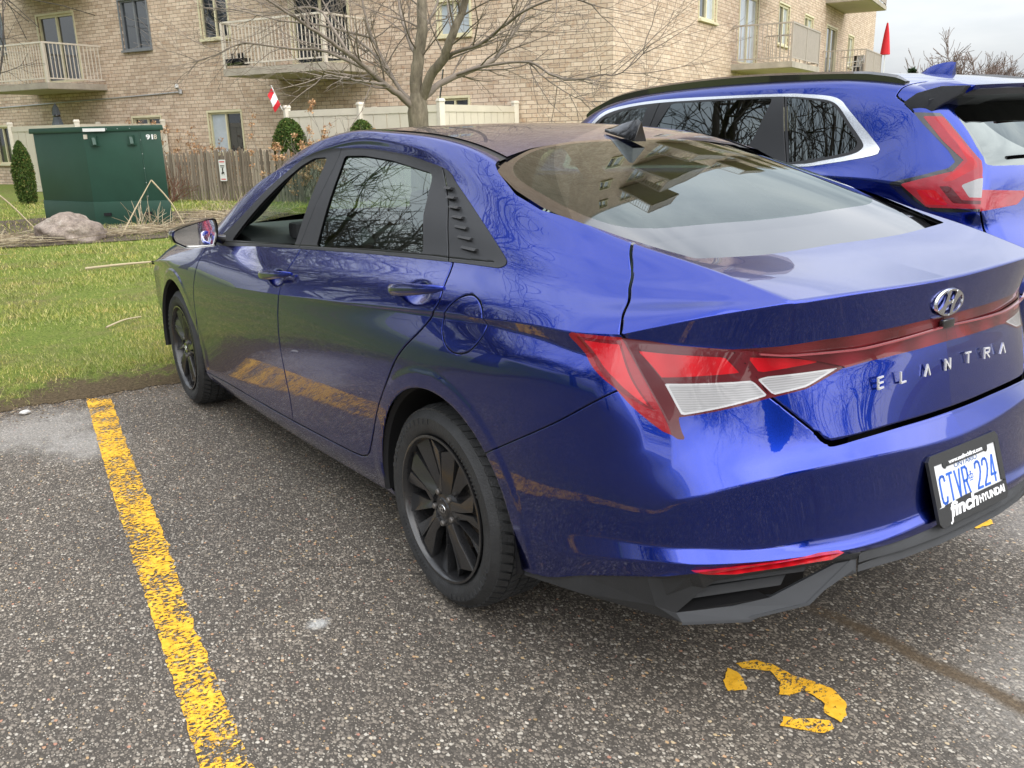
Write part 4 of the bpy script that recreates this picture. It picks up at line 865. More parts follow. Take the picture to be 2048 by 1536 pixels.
# tail lamps
for sd_, H_ in ((1, HL), (-1, HR)):
    lmp = empty('tail_lamp', (-.75, .8*sd_, .86), parent=SED)
    A = H_['lamp_rear'].compact(); A.V = A.V.copy(); A.V -= np.array([-.75, .8*sd_, .86]); B_ = H_['lamp_side'].compact(); B_.V = B_.V-np.array([-.75, .8*sd_, .86])
    base = np.array([-.75, .8*sd_, .86])
    def yz(S): Pq = (S.V+base)[:, YZ].copy(); Pq[:, 0] *= sd_; return Pq
    def xz(S): return (S.V+base)[:, XZ]
    A2 = A; d = seg_dist(yz(A2), L_SPLIT); gp, A2 = A2.split(d-.0018)
    for nm, poly, mt, rim_ in (('clear_lens', LW1, 'lenswhite', .004), ('clear_lens', LW2, 'lenswhite', .004), ('red_reflector', LR1, 'lensbright', .003), ('red_reflector', LR2, 'lensbright', .003)):
        n_, A2 = A2.split(sdf(yz(A2), poly)); d = -sdf(yz(n_), poly); inn, edge = n_.split(-(d-rim_)) if False else n_.split(rim_-d)
        part(inn, nm, M[mt], lmp); part(edge, 'lens_edge', M['lensclearedge' if mt == 'lenswhite' else 'lensframe'], lmp)
    part(A2, 'lens', M['lensframe'], lmp, .0005)
    n_, B2 = B_.split(sdf(xz(B_), LR0)); part(n_, 'red_reflector', M['lensred'], lmp)
    dk, B3 = B2.split(sdf(xz(B2), [(-.608, .952), (-.703, .950), (-.80, .80), (-.722, .862)])); part(dk, 'lens_edge', M['lensdark'], lmp)
    part(B3, 'side_lens', M['lensred2'], lmp, .0005)
BR = both('bar'); Pq = BR.V[:, YZ].copy(); Pq[:, 0] = np.abs(Pq[:, 0])
ridge = [(-.1, .919), (0, .919), (.318, .908), (.524, .916), (.629, .932)]
dn, upz = BR.split(Pq[:, 1]-np.interp(Pq[:, 0], [v[0] for v in ridge], [v[1] for v in ridge]))
lb = part(dn, 'light_bar', M['barred'], lidj, .004); part(upz, 'upper_lens', M['barred2'], lb, .0)
m = MB()
for i in range(42):
    ya, yb_ = -.588+i*.028, -.588+(i+1)*.028; zf = lambda y: np.interp(abs(y), [v[0] for v in ridge[1:]], [v[1] for v in ridge[1:]]); xf = lambda y: -1.0175+.100*(abs(y)/.60)**2.6
    m.bar((xf(ya), ya, zf(ya)), (xf(yb_), yb_, zf(yb_)), .007, .0035)
m.build('bar_rib', M['lensrib'], lb)
m = MB(); m.box((-1.016, .0, .925), (.012, .052, .022)); m.build('camera_recess', M['gloss'], lidj, bevel=.004)
# emblem and lettering on the lid
def rearM(x, y, z, tilt, yaw=0):                # local x -> car right, y -> up the panel, z -> out to the rear
    R = Matrix.Rotation(yaw, 4, 'Z') @ Matrix.Rotation(-tilt, 4, 'Y')
    B0 = Matrix(((0, 0, -1, 0), (-1, 0, 0, 0), (0, 1, 0, 0), (0, 0, 0, 1)))
    return Matrix.Translation((x, y, z)) @ R @ B0
oval_badge('emblem', lidj, rearM(-1.009, -.008, .976, -.01), .064, .035, .005)
LET = [('E', .290, .823), ('L', .212, .825), ('A', .118, .826), ('N', .030, .826), ('T', -.065, .827), ('R', -.162, .823), ('A', -.260, .818)]
bd = MB()
def stroke(bd, Mx, pts, w, th):
    for (a, b) in pts:
        a = Vector((*a, 0)); b = Vector((*b, 0)); d = (b-a).normalized(); n_ = Vector((-d.y, d.x, 0))*w/2; a = a-d*w*.35; b = b+d*w*.35
        q = [a-n_, a+n_, b+n_, b-n_]; bd.add([Mx @ v for v in q]+[Mx @ (v+Vector((0, 0, th))) for v in q], [(3, 2, 1, 0), (4, 5, 6, 7), (0, 1, 5, 4), (1, 2, 6, 5), (2, 3, 7, 6), (3, 0, 4, 7)])
GL = {'E': [((-1, 1), (-1, -1)), ((-1, 1), (1, 1)), ((-1, 0), (.9, 0)), ((-1, -1), (1, -1))], 'L': [((-1, 1), (-1, -1)), ((-1, -1), (1, -1))], 'A': [((-1, -1), (0, 1)), ((0, 1), (1, -1))],
      'N': [((-1, -1), (-1, 1)), ((-1, 1), (1, -1)), ((1, -1), (1, 1))], 'T': [((-1, 1), (1, 1)), ((0, 1), (0, -1))], 'R': [((-1, -1), (-1, 1)), ((-1, 1), (1, .9)), ((1, .9), (1, .1)), ((1, .1), (-1, 0)), ((-.1, 0), (1, -1))]}
for ch, y_, z_ in LET:
    Mx = rearM(-1.0335+.10*(abs(y_)/.60)**2.6, y_-.018, z_, -.10, math.copysign(.085*abs(y_)/.28, y_)); m = MB()
    stroke(m, Mx, [((a[0]*.0108, a[1]*.0128), (b[0]*.0108, b[1]*.0128)) for a, b in GL[ch]], .0042, .004)
    m.build('letter', M['letter'], lidj)
# number plate in its dealer frame
plate = empty('number_plate', (-1.104, .004, .545), parent=SED)
PT = math.atan2(.048, .150)
def PM(u, v, d=0): return Matrix.Translation((0, 0, 0)) @ Matrix(((0, 0, -1, 0), (-1, 0, 0, 0), (0, 1, 0, 0), (0, 0, 0, 1))) if False else None
PMx = Matrix.Rotation(PT, 4, 'Y') @ Matrix(((0, 0, -1, 0), (-1, 0, 0, 0), (0, 1, 0, 0), (0, 0, 0, 1)))
def rrect(w, h, r, n=5, cx=0, cy=0):
    o = []
    for (sx, sy, a0) in ((1, 1, 0), (-1, 1, 90), (-1, -1, 180), (1, -1, 270)):
        for k in range(n+1): a = math.radians(a0+90*k/n); o.append((cx+sx*(w/2-r)+r*math.cos(a), cy+sy*(h/2-r)+r*math.sin(a)))
    return o
m = MB(); m.prism(rrect(.300, .150, .012), lambda x, y: PMx @ Vector((x, y, .010)), lambda x, y: PMx @ Vector((x, y, .013))); m.build('plate_sheet', M['platewhite'], plate)
fr = MB(); o_ = rrect(.322, .176, .014); i_ = [(-.135, .050), (-.135, -.045), (.135, -.045), (.135, .050), (.103, .050), (.103, .046), (.095, .040), (.087, .046), (.087, .050), (-.087, .050), (-.087, .046), (-.095, .040), (-.103, .046), (-.103, .050)]
i_ = [(x, y+(.012 if abs(x) > .104 else 0)) for x, y in i_]
# frame made of four borders, notched at the screws
def slab(b, poly, z0=.008, z1=.0165): b.prism(poly, lambda x, y: PMx @ Vector((x, y, z0)), lambda x, y: PMx @ Vector((x, y, z1)))
slab(fr, [(-.161, .074), (-.150, .086), (.150, .086), (.161, .074), (.161, .060), (-.161, .060)]); slab(fr, [(-.088, .060), (.088, .060), (.086, .048), (-.086, .048)])
for s_ in (1, -1): slab(fr, [(s_*.103, .060), (s_*.087, .060), (s_*.088, .050), (s_*.095, .044), (s_*.102, .050)][::s_]); slab(fr, [(s_*.161, .060), (s_*.141, .060), (s_*.141, -.040), (s_*.161, -.044)][::-s_])
slab(fr, [(-.161, -.044), (.161, -.044), (.161, -.078), (.150, -.090), (-.150, -.090), (-.161, -.078)]); slab(fr, [(-.125, -.044), (.0, -.044), (.0, -.037), (-.030, -.037), (-.118, -.041)])
fr_o = fr.build('plate_frame', M['framepl'], plate)
TM = lambda x, y, z: PMx @ Matrix.Translation((x, y, z))
SM = Matrix.Diagonal((1, 1.0, 1, 1))
def plate_glyphs(s, x0, pitch, w, h, mt):
    G = {'C': [[(1, .62), (.80, .92), (.35, 1), (-.35, 1), (-.85, .86), (-1, .55), (-1, -.55), (-.85, -.86), (-.35, -1), (.35, -1), (.80, -.92), (1, -.62)]], 'T': [[(-1, 1), (1, 1)], [(0, 1), (0, -1)]], 'V': [[(-1, 1), (0, -1), (1, 1)]],
         'R': [[(-1, -1), (-1, 1), (.4, 1), (.9, .8), (.95, .35), (.75, .08), (.2, -.02), (-1, -.02)], [(.15, -.02), (1, -1)]], '2': [[(-1, .6), (-.8, .9), (-.3, 1), (.4, 1), (.85, .85), (1, .5), (.9, .15), (.2, -.35), (-.8, -.8), (-1, -1), (1, -1)]],
         '4': [[(.45, -1), (.45, 1), (.2, 1), (-1, -.42), (1, -.42)]]}
    b = MB(); x = x0
    for ch in s:
        for pl in G[ch]:
            pp = [(x+q[0]*w/2, -.004+q[1]*h/2) for q in pl]; stroke(b, TM(0, 0, .0128), list(zip(pp[:-1], pp[1:])), .0062, .0012)
        x += pitch
    return b.build('plate_characters', mt, plate)
plate_glyphs('CTVR', -.115, .034, .0215, .066, M['plateblue']); plate_glyphs('224', .046, .0345, .0225, .066, M['plateblue'])
cw = MB()                                                # small crown between the groups
for a, b in (((-.007, -.009), (.007, -.009)), ((-.008, -.004), (.008, -.004)), ((-.008, -.004), (-.009, .004)), ((.008, -.004), (.009, .004)), ((-.009, .004), (-.003, .006)), ((.009, .004), (.003, .006)), ((0, -.004), (0, .014)), ((-.003, .011), (.003, .011)), ((-.003, .006), (.003, .006))):
    stroke(cw, TM(.012, 0, .0128), [(a, b)], .0022, .0008)
cw.build('crown', M['plateblue'], plate)
text_mesh('ONTARIO', .019, 'province_name', M['darkblue'], plate, TM(0, .042, .0132), .0004, width=.105)
text_mesh('www.seefinchfirst.com', .0145, 'frame_web_address', M['white'], fr_o, TM(.0, .057, .0168), .0004, width=.155, bold=.0003)
t_ = text_mesh('finch', .048, 'frame_dealer_name', M['white'], fr_o, TM(-.045, -.058, .0172), .0006, width=.125, shear=.15, bold=.0016)
m = MB(); stroke(m, TM(0, 0, .0168), [((-.103, -.066), (-.107, -.083)), ((-.107, -.083), (-.114, -.087)), ((-.103, -.066), (-.100, -.045))], .005, .0008); m.build('frame_flourish', M['white'], fr_o)
text_mesh('HYUNDAI', .026, 'frame_make_name', M['white'], fr_o, TM(.084, -.063, .0170), .0006, width=.122, bold=.0009)
# black lower bumper with vent, wing and diffuser
def poly_mesh(quads, name, mat, parent, thick=.012, ctr=(-.3, 0, .45)):
    m = MB()
    for q in quads:
        q = [Vector(v) for v in q]; n_ = (q[1]-q[0]).cross(q[-1]-q[0]).normalized()
        cc = sum(q, Vector())/len(q)
        if n_.dot(cc-Vector(ctr)) < 0: n_ = -n_
        k = len(q); m.add(q+[v-n_*thick for v in q], [tuple(range(k)), tuple(range(2*k-1, k-1, -1))]+[(i, i+k, (i+1) % k+k, (i+1) % k) for i in range(k)])
    return m.build(name, mat, parent)
for s_ in (1, -1):
    Pt = dict(a=(-.405, .866, .262), b=(-.62, .842, .343), c=(-.80, .797, .403), d=(-.918, .755, .447), e=(-.60, .838, .285), f=(-.804, .770, .318), g=(-.837, .735, .302), h=(-.848, .725, .277), i=(-.946, .60, .286), j=(-1.027, .49, .322),
              k=(-.915, .63, .318), l=(-.969, .56, .341), m=(-1.051, .44, .423), n=(-1.080, .40, .434), o=(-.893, .703, .380), p=(-.912, .687, .402), q=(-1.046, .45, .428), r=(-1.052, .50, .456), a2=(-.40, .845, .250), e2=(-.60, .79, .283), h2=(-.80, .66, .292), n2=(-1.082, .40, .400), j2=(-.98, .46, .325), n0=(-1.090, .40, .455), dd=(-.950, .712, .450))
    Pq = {k: (v[0], v[1]*s_, v[2]) for k, v in Pt.items()}; g_ = lambda *ks: [Pq[k] for k in ks]
    lw = poly_mesh([g_('a', 'b', 'e', 'a2'), g_('b', 'c', 'f', 'e'), g_('c', 'd', 'o', 'f'), g_('f', 'o', 'g'), g_('d', 'dd', 'p', 'o'), g_('f', 'g', 'h'), g_('e', 'f', 'h', 'e2'), g_('a2', 'e', 'e2')], 'lower_bumper_corner', M['plastic'], SED, .010)
    lip = poly_mesh([g_('g', 'k', 'i', 'h'), g_('k', 'l', 'j', 'i'), g_('h', 'i', 'j2', 'h2'), g_('i', 'j', 'j2')], 'bumper_lip', M['plastic2'], SED, .008)
    poly_mesh([g_('l', 'm', 'n', 'j'), g_('j', 'n', 'n2', 'j2')], 'bumper_wing', M['plastic2'], SED, .010)
    poly_mesh([g_('dd', 'r', 'q', 'p'), g_('r', 'n0', 'n', 'q')], 'vent_brow', M['plastic'], SED, .008)
    m = MB(); m.prism([(-.76, .74), (-.88, .59), (-.955, .42), (-.93, .42), (-.85, .59), (-.72, .74)], lambda x, y: (x, y*s_, .290), lambda x, y: (x, y*s_, .452)); m.build('vent_backing', M['shell'], SED)
    # vent cavity and two slats
    sh_ = lambda v, dx: (v[0]+dx, v[1], v[2])
    poly_mesh([[sh_(Pq['g'], .07), sh_(Pq['l'], .07), sh_(Pq['q'], .07), sh_(Pq['p'], .07)], [Pq['g'], sh_(Pq['g'], .08), sh_(Pq['l'], .08), Pq['l']]], 'vent_cavity', M['shell'], SED, .004)
    for t0, t1 in ((.30, .55), (.74, .98)):
        L0, L1 = Vector(Pq['g']).lerp(Vector(Pq['p']), t0), Vector(Pq['g']).lerp(Vector(Pq['p']), t1-.05); R0, R1 = Vector(Pq['l']).lerp(Vector(Pq['q']), t0*.9), Vector(Pq['l']).lerp(Vector(Pq['q']), t1*.9)
        off = Vector((.016, 0, 0)); m = MB(); q = [L0+off*1.2, R0+off, R1+off*2.4, L1+off*2.6]; m.add(q+[v+Vector((.02, 0, -.004)) for v in q], [(0, 1, 2, 3), (7, 6, 5, 4), (0, 4, 5, 1), (1, 5, 6, 2), (2, 6, 7, 3), (3, 7, 4, 0)]); m.build('vent_slat', M['plastic'], SED, bevel=.002)
    rf = [(-.915, .765, .4555), (-.968, .69, .4650), (-1.018, .61, .472), (-1.062, .51, .477), (-1.080, .462, .4755), (-1.070, .49, .463), (-1.02, .59, .456), (-.963, .69, .4465), (-.925, .74, .4465)]
    m = MB(); q = [Vector((a-.010, (b+.004)*s_, c)) for a, b, c in rf]; k_ = len(q); m.add(q+[v+Vector((.02, 0, 0)) for v in q], [tuple(range(k_)), tuple(range(2*k_-1, k_-1, -1))]+[(i, i+k_, (i+1) % k_+k_, (i+1) % k_) for i in range(k_)]); m.build('rear_reflector', M['lensbright2'], SED)
C5 = [(-1.086, .40), (-1.110, .27), (-1.126, .14), (-1.130, 0)]; C5 = C5+[(x, -y) for x, y in C5[::-1][1:]]
m = MB(); V = []
prof = [(.004, .452), (-.006, .440), (-.012, .428), (.004, .422), (-.010, .404), (.03, .392), (.12, .385)]
for i, (x, y) in enumerate(C5): V += [(x+dx*(1-(y/.4)**6), y, z+(.012*(1-(y/.4)**2) if k else .010*(1-(y/.4)**2))) for k, (dx, z) in enumerate(prof)]
n_ = len(prof); m.add(V, [(i*n_+k, i*n_+k+1, (i+1)*n_+k+1, (i+1)*n_+k) for i in range(len(C5)-1) for k in range(n_-1)]); m.build('rear_valance', M['plastic'], SED, smooth=True)
# door handles
for s_ in (1, -1):
    for nm, xa, xb, za, zb, yf in (('front_door', 1.345, 1.030, .877, .913, .913), ('rear_door', .240, -.070, .958, .998, .905)):
        h = MB(); n = 14; V = []; rr = 10
        for i in range(n):
            t = i/(n-1); x = xa+(xb-xa)*t; z = za+(zb-za)*t; bow = 1-(2*t-1)**4*1.0; yb = (yf-.030+.034*bow**.8)*s_ ; wz = (.013+.006*math.sin(math.pi*min(1, t*1.15)))*(1 if 0 < i < n-1 else .45); wy = .0095*(1 if 0 < i < n-1 else .5)
            V += [(x, yb+wy*math.cos(2*math.pi*k/rr), z+wz*math.sin(2*math.pi*k/rr)*(1.0)) for k in range(rr)]
        h.add(V, [(i*rr+k, i*rr+(k+1) % rr, (i+1)*rr+(k+1) % rr, (i+1)*rr+k) for i in range(n-1) for k in range(rr)]+[tuple(range(rr))[::-1], tuple((n-1)*rr+k for k in range(rr))])
        h.build('door_handle', M['blue'], doors[nm, s_], smooth=True)
# mirrors
for s_ in (1, -1):
    F0 = [(1.065, .972), (1.070, 1.005), (1.045, 1.026), (.93, 1.055), (.884, 1.062), (.868, 1.050), (.866, 1.0), (.882, .945), (.900, .938), (1.0, .938), (1.025, .945)]
    rt = empty('door_mirror', (1.93, .90*s_, 1.0), parent=SED); o3 = Vector((1.93, .90*s_, 1.0))
    b = MB(); rings = [(-.004, .96, 0), (-.010, 1.0, 0), (.02, 1.03, .0), (.06, .98, .002), (.10, .80, .004), (.125, .50, .004), (.13, .2, .004)]; cy = sum(p[0] for p in F0)/len(F0); cz = sum(p[1] for p in F0)/len(F0); V = []; Fs = sm(F0, 3, True)
    for dx, sc, dz in rings: V += [Vector((1.93+dx, (cy+(p[0]-cy)*sc)*s_, cz+(p[1]-cz)*sc+dz))-o3 for p in Fs]
    k_ = len(Fs); b.add(V, [(i*k_+k, i*k_+(k+1) % k_, (i+1)*k_+(k+1) % k_, (i+1)*k_+k) for i in range(len(rings)-1) for k in range(k_)]+[tuple((len(rings)-1)*k_+k for k in range(k_))])
    b.build('mirror_housing', M['gloss'], rt, smooth=True)
    g = MB(); V = [Vector((1.93+.012, (cy+(p[0]-cy)*.90)*s_, cz+(p[1]-cz)*.88))-o3 for p in Fs]; V = [Vector((v.x+v.y*.13*s_, v.y, v.z)) for v in V]; g.add(V, [tuple(range(k_))]); g.build('mirror_glass', M['mirror'], rt)
    r_ = MB(); V = []
    for dx, sc in ((-.004, .97), (-.002, .90), (.02, .89)): V += [Vector((1.93+dx, (cy+(p[0]-cy)*sc)*s_, cz+(p[1]-cz)*sc))-o3 for p in Fs]
    r_.add(V, [(i*k_+k, i*k_+(k+1) % k_, (i+1)*k_+(k+1) % k_, (i+1)*k_+k) for i in range(2) for k in range(k_)]); r_.build('mirror_rim', M['gloss'], rt, smooth=True)
    a_ = MB(); a_.tube([Vector((1.97, .885*s_, .975))-o3, Vector((1.98, .855*s_, .965))-o3, Vector((1.985, .82*s_, .955))-o3], [.022, .018, .026], 10); a_.build('mirror_arm', M['gloss'], rt, smooth=True)
# aerial fin
af = MB(); pr = [(0, .0), (.05, .022), (.10, .030), (.165, .028), (.172, .022)]
xa0 = .305; V = []; base_z = lambda x: np.interp(x, [.12, .2, .3], [1.361, 1.378, 1.396])
sec = [(0, .004, .003), (.04, .016, .018), (.09, .024, .036), (.13, .026, .052), (.160, .027, .062), (.178, .027, .058)]
for t_, wy_, hz in sec:
    x = xa0-t_; zb = base_z(x)
    V += [(x, wy_, zb), (x, wy_*.93, zb+.008), (x, wy_*.30, zb+.008+hz*.72), (x-.004, 0, zb+.006+hz), (x, -wy_*.30, zb+.008+hz*.72), (x, -wy_*.93, zb+.008), (x, -wy_, zb)]
af.add([(x, y-.035, z) for x, y, z in V], [(i*7+k, i*7+k+1, (i+1)*7+k+1, (i+1)*7+k) for i in range(5) for k in range(6)]+[tuple(35+k for k in range(7))[::-1]]); af.build('aerial_fin', M['gloss'], SED, smooth=True)
# wheels and housings
for cx, cz, Rr in (REAR_ARCH, FRONT_ARCH):
    for s_ in (1, -1):
        l_ = MB(); prof = [(Rr+.006, .893*s_), (Rr-.006, .880*s_), (Rr+.004, .86*s_), (Rr+.01, .55*s_), (.05, .55*s_)]; V = []; nn = 40
        for k in range(nn+1):
            a = math.radians(-9)+math.radians(200)*k/nn; V += [(cx+r*math.cos(a), h, cz+r*math.sin(a)) for r, h in prof]
        l_.add(V, [(k*5+i, k*5+i+1, (k+1)*5+i+1, (k+1)*5+i) for k in range(nn) for i in range(4)]); l_.build('wheel_housing', M['shell'], SED, smooth=True)
for s_ in (1, -1):
    wheel(SED, 0, .317, .893*s_, s_, spoke_rot=math.radians(97) if s_ > 0 else .4)
    wheel(SED, 2.712, .317, .888*s_, s_, steer=-.028, spoke_rot=math.radians(105) if s_ > 0 else 1.1)
# cabin
m = MB(); m.mi = 0
def seat(b, x, y):
    b.box((x, y, .50), (.50, .50, .16)); b.box((x-.27, y, .78), (.13, .50, .56), Matrix.Rotation(-.25, 3, 'Y')); b.box((x-.36, y, 1.13), (.09, .24, .15), Matrix.Rotation(-.15, 3, 'Y'))
for y in (.38, -.38):
    m = MB(); seat(m, 1.12, y); m.build('front_seat', M['seat'], SED, bevel=.03)
m = MB(); m.box((.22, 0, .50), (.52, 1.22, .18)); m.box((-.06, 0, .78), (.13, 1.22, .50), Matrix.Rotation(-.35, 3, 'Y'))
for y in (.40, -.40): m.box((-.16, y, 1.05), (.08, .22, .10))
m.build('rear_bench', M['seat'], SED, bevel=.025)
m = MB(); m.prism([(1.80, .60), (1.78, .90), (1.88, .965), (2.05, .985), (2.38, .985), (2.40, .60)], lambda x, z: (x, .74, z), lambda x, z: (x, -.74, z)); dsh = m.build('dashboard', M['dash'], SED, bevel=.02)
m = MB(); m.box((1.84, .38, .985), (.10, .34, .075)); m.build('instrument_hood', M['seat'], dsh, bevel=.02)
sw = MB(); c = Vector((1.66, .38, .90)); rt = Matrix.Rotation(math.radians(-66), 3, 'Y')
V = []; n1 = 40; n2 = 8
for k in range(n1):
    a = 2*math.pi*k/n1
    for j in range(n2):
        b_ = 2*math.pi*j/n2; rr = .182+.015*math.cos(b_); V.append(c+rt @ Vector((rr*math.cos(a), rr*math.sin(a), .015*math.sin(b_))))
sw.add(V, [(k*n2+j, k*n2+(j+1) % n2, ((k+1) % n1)*n2+(j+1) % n2, ((k+1) % n1)*n2+j) for k in range(n1) for j in range(n2)]); sw.bar(c+rt @ Vector((0, -.17, 0)), c+rt @ Vector((0, .17, 0)), .05, .02); sw.box(c, (.05, .10, .10), rt)
sw.build('steering_wheel', M['seat'], SED, smooth=True)
m = MB(); m.box((1.90, -.02, 1.00), (.03, .36, .10)); m.build('screen', M['gloss'], dsh, bevel=.008)
m = MB(); m.box((1.86, 0, 1.285), (.02, .23, .06)); m.build('rear_view_mirror', M['seat'], SED, bevel=.008)
# ---------------------------------------------------------------- ground
def sheet(name, poly, z, mat, **k):
    m = MB(); m.add([(x, y, z) for x, y in poly], [tuple(range(len(poly)))]); o = m.build(name, mat); 
    if o.data.polygons[0].normal.z < 0: o.data.flip_normals()
    return tag(o, **k)
R_ = random.Random(11)
sheet('ground', [(-400, -400), (400, -400), (400, 400), (-400, 400)], -.012, M['lawn'], kind='structure')
sheet('parking_lot', [(-30, -40), (3.45, -40), (3.45, 40), (-30, 40)], 0, M['asphalt'], kind='structure')
# lawn with a ragged front edge over the asphalt
edge = []; y = -40
while y < 40:
    st = .02 if -3 < y < 4 else .6; edge.append((3.22+.10*noise.noise(Vector((y*2.1, 3, 0)))+.05*noise.noise(Vector((y*9, 1, 0)))+.03*noise.noise(Vector((y*23, 4, 0))), y)); y += st
V = []; xs_off = [0, .04, .12, .4]; F = []
for (x, y) in edge: V += [(x+o, y, .004+(.028*min(1, o/.4)**.6 if o else 0)) for o in xs_off]+[(60, y, .034)]
F = [(i*5+k, i*5+k+1, (i+1)*5+k+1, (i+1)*5+k) for i in range(len(edge)-1) for k in range(4)]
ln = mesh_obj('lawn', V, F, M['lawn'], smooth=True)
if ln.data.polygons[0].normal.z < 0: ln.data.flip_normals()
tag(ln, kind='structure')
# parking line and stencilled numbers
lp_ = [(3.20, 1.330), (2.2, 1.452), (1.2, 1.567), (.4, 1.652), (-.293, 1.728), (-2.0, 1.93), (-4, 2.16)]; rp_ = [(3.115, 1.214), (2.2, 1.330), (1.12, 1.449), (.4, 1.548), (-.368, 1.629), (-2.0, 1.825), (-4, 2.06)]
def ragged(P, amp, seed, n=40):
    Q = crom(P, n); return [(x, y+amp*noise.noise(Vector((x*14, seed, 0)))+amp*.7*noise.noise(Vector((x*55, seed, 3)))) for x, y, in Q]
a_ = ragged(lp_, .007, 1); b_ = ragged(rp_, .013, 2)
m = MB(); m.add([(x, y, .004) for x, y in a_]+[(x, y, .004) for x, y in b_], [(i, i+1, len(a_)+i+1, len(a_)+i) for i in range(len(a_)-1)]); tag(m.build('parking_line', M['roadpaint']), 'worn yellow painted line between the parking bays, beside the blue sedan', 'parking line')
m = MB(); m.add([(x, -2.05+dy, .004) for x in (3.1, -1.2) for dy in (-.05, .05)], [(0, 1, 3, 2)])
def blobpoly(P, n=5, amp=.005, seed=0):
    Q = [tuple(np.array(P[i])*(1-t)+np.array(P[(i+1) % len(P)])*t) for i in range(len(P)) for t in np.arange(n)/n]; return [(x+amp*noise.noise(Vector((x*45, y*45, seed))), y+amp*noise.noise(Vector((x*45, y*45, seed+5)))) for x, y in Q]
dg_ = empty('painted_number', (-.92, .42, .004), 'yellow stencilled digit 3 worn into the asphalt behind the blue sedan', 'road marking')
for P_ in ([(-0.771, 0.46), (-0.792, 0.451), (-0.826, 0.466), (-0.864, 0.495), (-0.836, 0.538), (-0.799, 0.512)],
           [(-0.765, 0.426), (-0.792, 0.371), (-0.831, 0.352), (-0.892, 0.35), (-0.937, 0.332), (-0.991, 0.317), (-1.046, 0.338), (-1.08, 0.382), (-1.087, 0.414), (-1.039, 0.416), (-1.023, 0.385), (-0.98, 0.378), (-0.952, 0.386), (-0.946, 0.432), (-0.923, 0.445), (-0.897, 0.402), (-0.846, 0.381), (-0.795, 0.429)],
           [(-0.99, 0.507), (-1.066, 0.432), (-1.093, 0.449), (-1.088, 0.483), (-1.009, 0.542)]):
    Q = blobpoly(P_); m = MB(); m.add([(x+.92, y-.42, 0) for x, y in Q], [tuple(range(len(Q)))]); o = m.build('paint_stroke', M['roadpaint2'], dg_)
    if o.data.polygons[0].normal.z < 0: o.data.flip_normals()
d2_ = [(-0.682, -0.893), (-0.68, -0.979), (-0.712, -1.02), (-0.743, -0.97), (-0.727, -0.89)]
Q = blobpoly(d2_, 6, .012, 9); m = MB(); m.add([(x, y, .004) for x, y in Q], [tuple(range(len(Q)))]); o = m.build('paint_patch', M['roadpaint2']); tag(o, 'small scrap of yellow paint on the asphalt behind the number plate', 'road marking')
if o.data.polygons[0].normal.z < 0: o.data.flip_normals()
def rock(name, c, d, seed, mat, sub=4, rough=.28):
    bm = bmesh.new(); bmesh.ops.create_icosphere(bm, subdivisions=sub, radius=1)
    for v in bm.verts:
        n1 = noise.noise(v.co*1.1+Vector((seed, 0, 0)))*rough*1.6+noise.noise(v.co*2.7+Vector((0, seed, 0)))*rough*.6+noise.noise(v.co*7+Vector((0, seed, 0)))*rough*.15
        q = v.co*(1+n1); q.z = max(q.z, -.55); v.co = Vector((q.x*d[0], q.y*d[1], q.z*d[2]))
    me = bpy.data.meshes.new(name); bm.to_mesh(me); bm.free(); me.materials.append(mat); me.polygons.foreach_set('use_smooth', [True]*len(me.polygons)); o = bpy.data.objects.new(name, me); COL.objects.link(o); o.location = c; return o
for i, (x, y, s, lb_) in enumerate(((3.10, 1.65, .020, 'white pebble at the edge of the asphalt, left of the yellow line'), (3.9, 1.25, .018, 'small grey stone in the grass beyond the end of the yellow line'))):
    tag(rock('pebble', (x, y, .012), (s, s*1.4, s*.7), i*3.3, M['pebble'], 3, .15), lb_, 'stone')
def grass_patch(name, boxes, seed, mat, **k):
    rnd = np.random.default_rng(seed); VV = []; n0 = 0; FF = []
    for (x0, x1, y0, y1, cnt, h0, h1, w) in boxes:
        x = rnd.uniform(x0, x1, cnt); y = rnd.uniform(y0, y1, cnt); cl = np.array([noise.noise(Vector((a*1.1, b*1.1, 2)))+.6*noise.noise(Vector((a*5, b*5, 2))) for a, b in zip(x, y)])
        kp = (rnd.uniform(-.55, .75, cnt) < cl+.25) & (x > 3.14+rnd.uniform(0, 1, cnt)**2.6*.9-.35*cl); x, y, cl = x[kp], y[kp], cl[kp]; c = len(x)
        h = rnd.uniform(h0, h1, c)*(1+.5*cl); a = rnd.uniform(0, 6.283, c); le = rnd.uniform(.2, 1.1, c)*h; b = rnd.uniform(0, 6.283, c); ww = w*rnd.uniform(.6, 1.3, c)
        z0 = .004+.028*np.clip((x-3.2)/.4, 0, 1)
        P0 = np.stack([x-ww*np.cos(a), y-ww*np.sin(a), z0], 1); P1 = np.stack([x+ww*np.cos(a), y+ww*np.sin(a), z0], 1); P2 = np.stack([x+le*np.cos(b), y+le*np.sin(b), z0+h], 1)
        V = np.stack([P0, P1, P2], 1).reshape(-1, 3); VV.append(V)
    V = np.concatenate(VV); me = bpy.data.meshes.new(name); n = len(V)//3; me.vertices.add(len(V)); me.vertices.foreach_set('co', V.ravel()); me.loops.add(n*3); me.loops.foreach_set('vertex_index', np.arange(n*3)); me.polygons.add(n); me.polygons.foreach_set('loop_start', np.arange(n)*3); me.polygons.foreach_set('loop_total', np.full(n, 3)); me.update(); me.materials.append(mat)
    o = bpy.data.objects.new(name, me); COL.objects.link(o); return tag(o, **k)
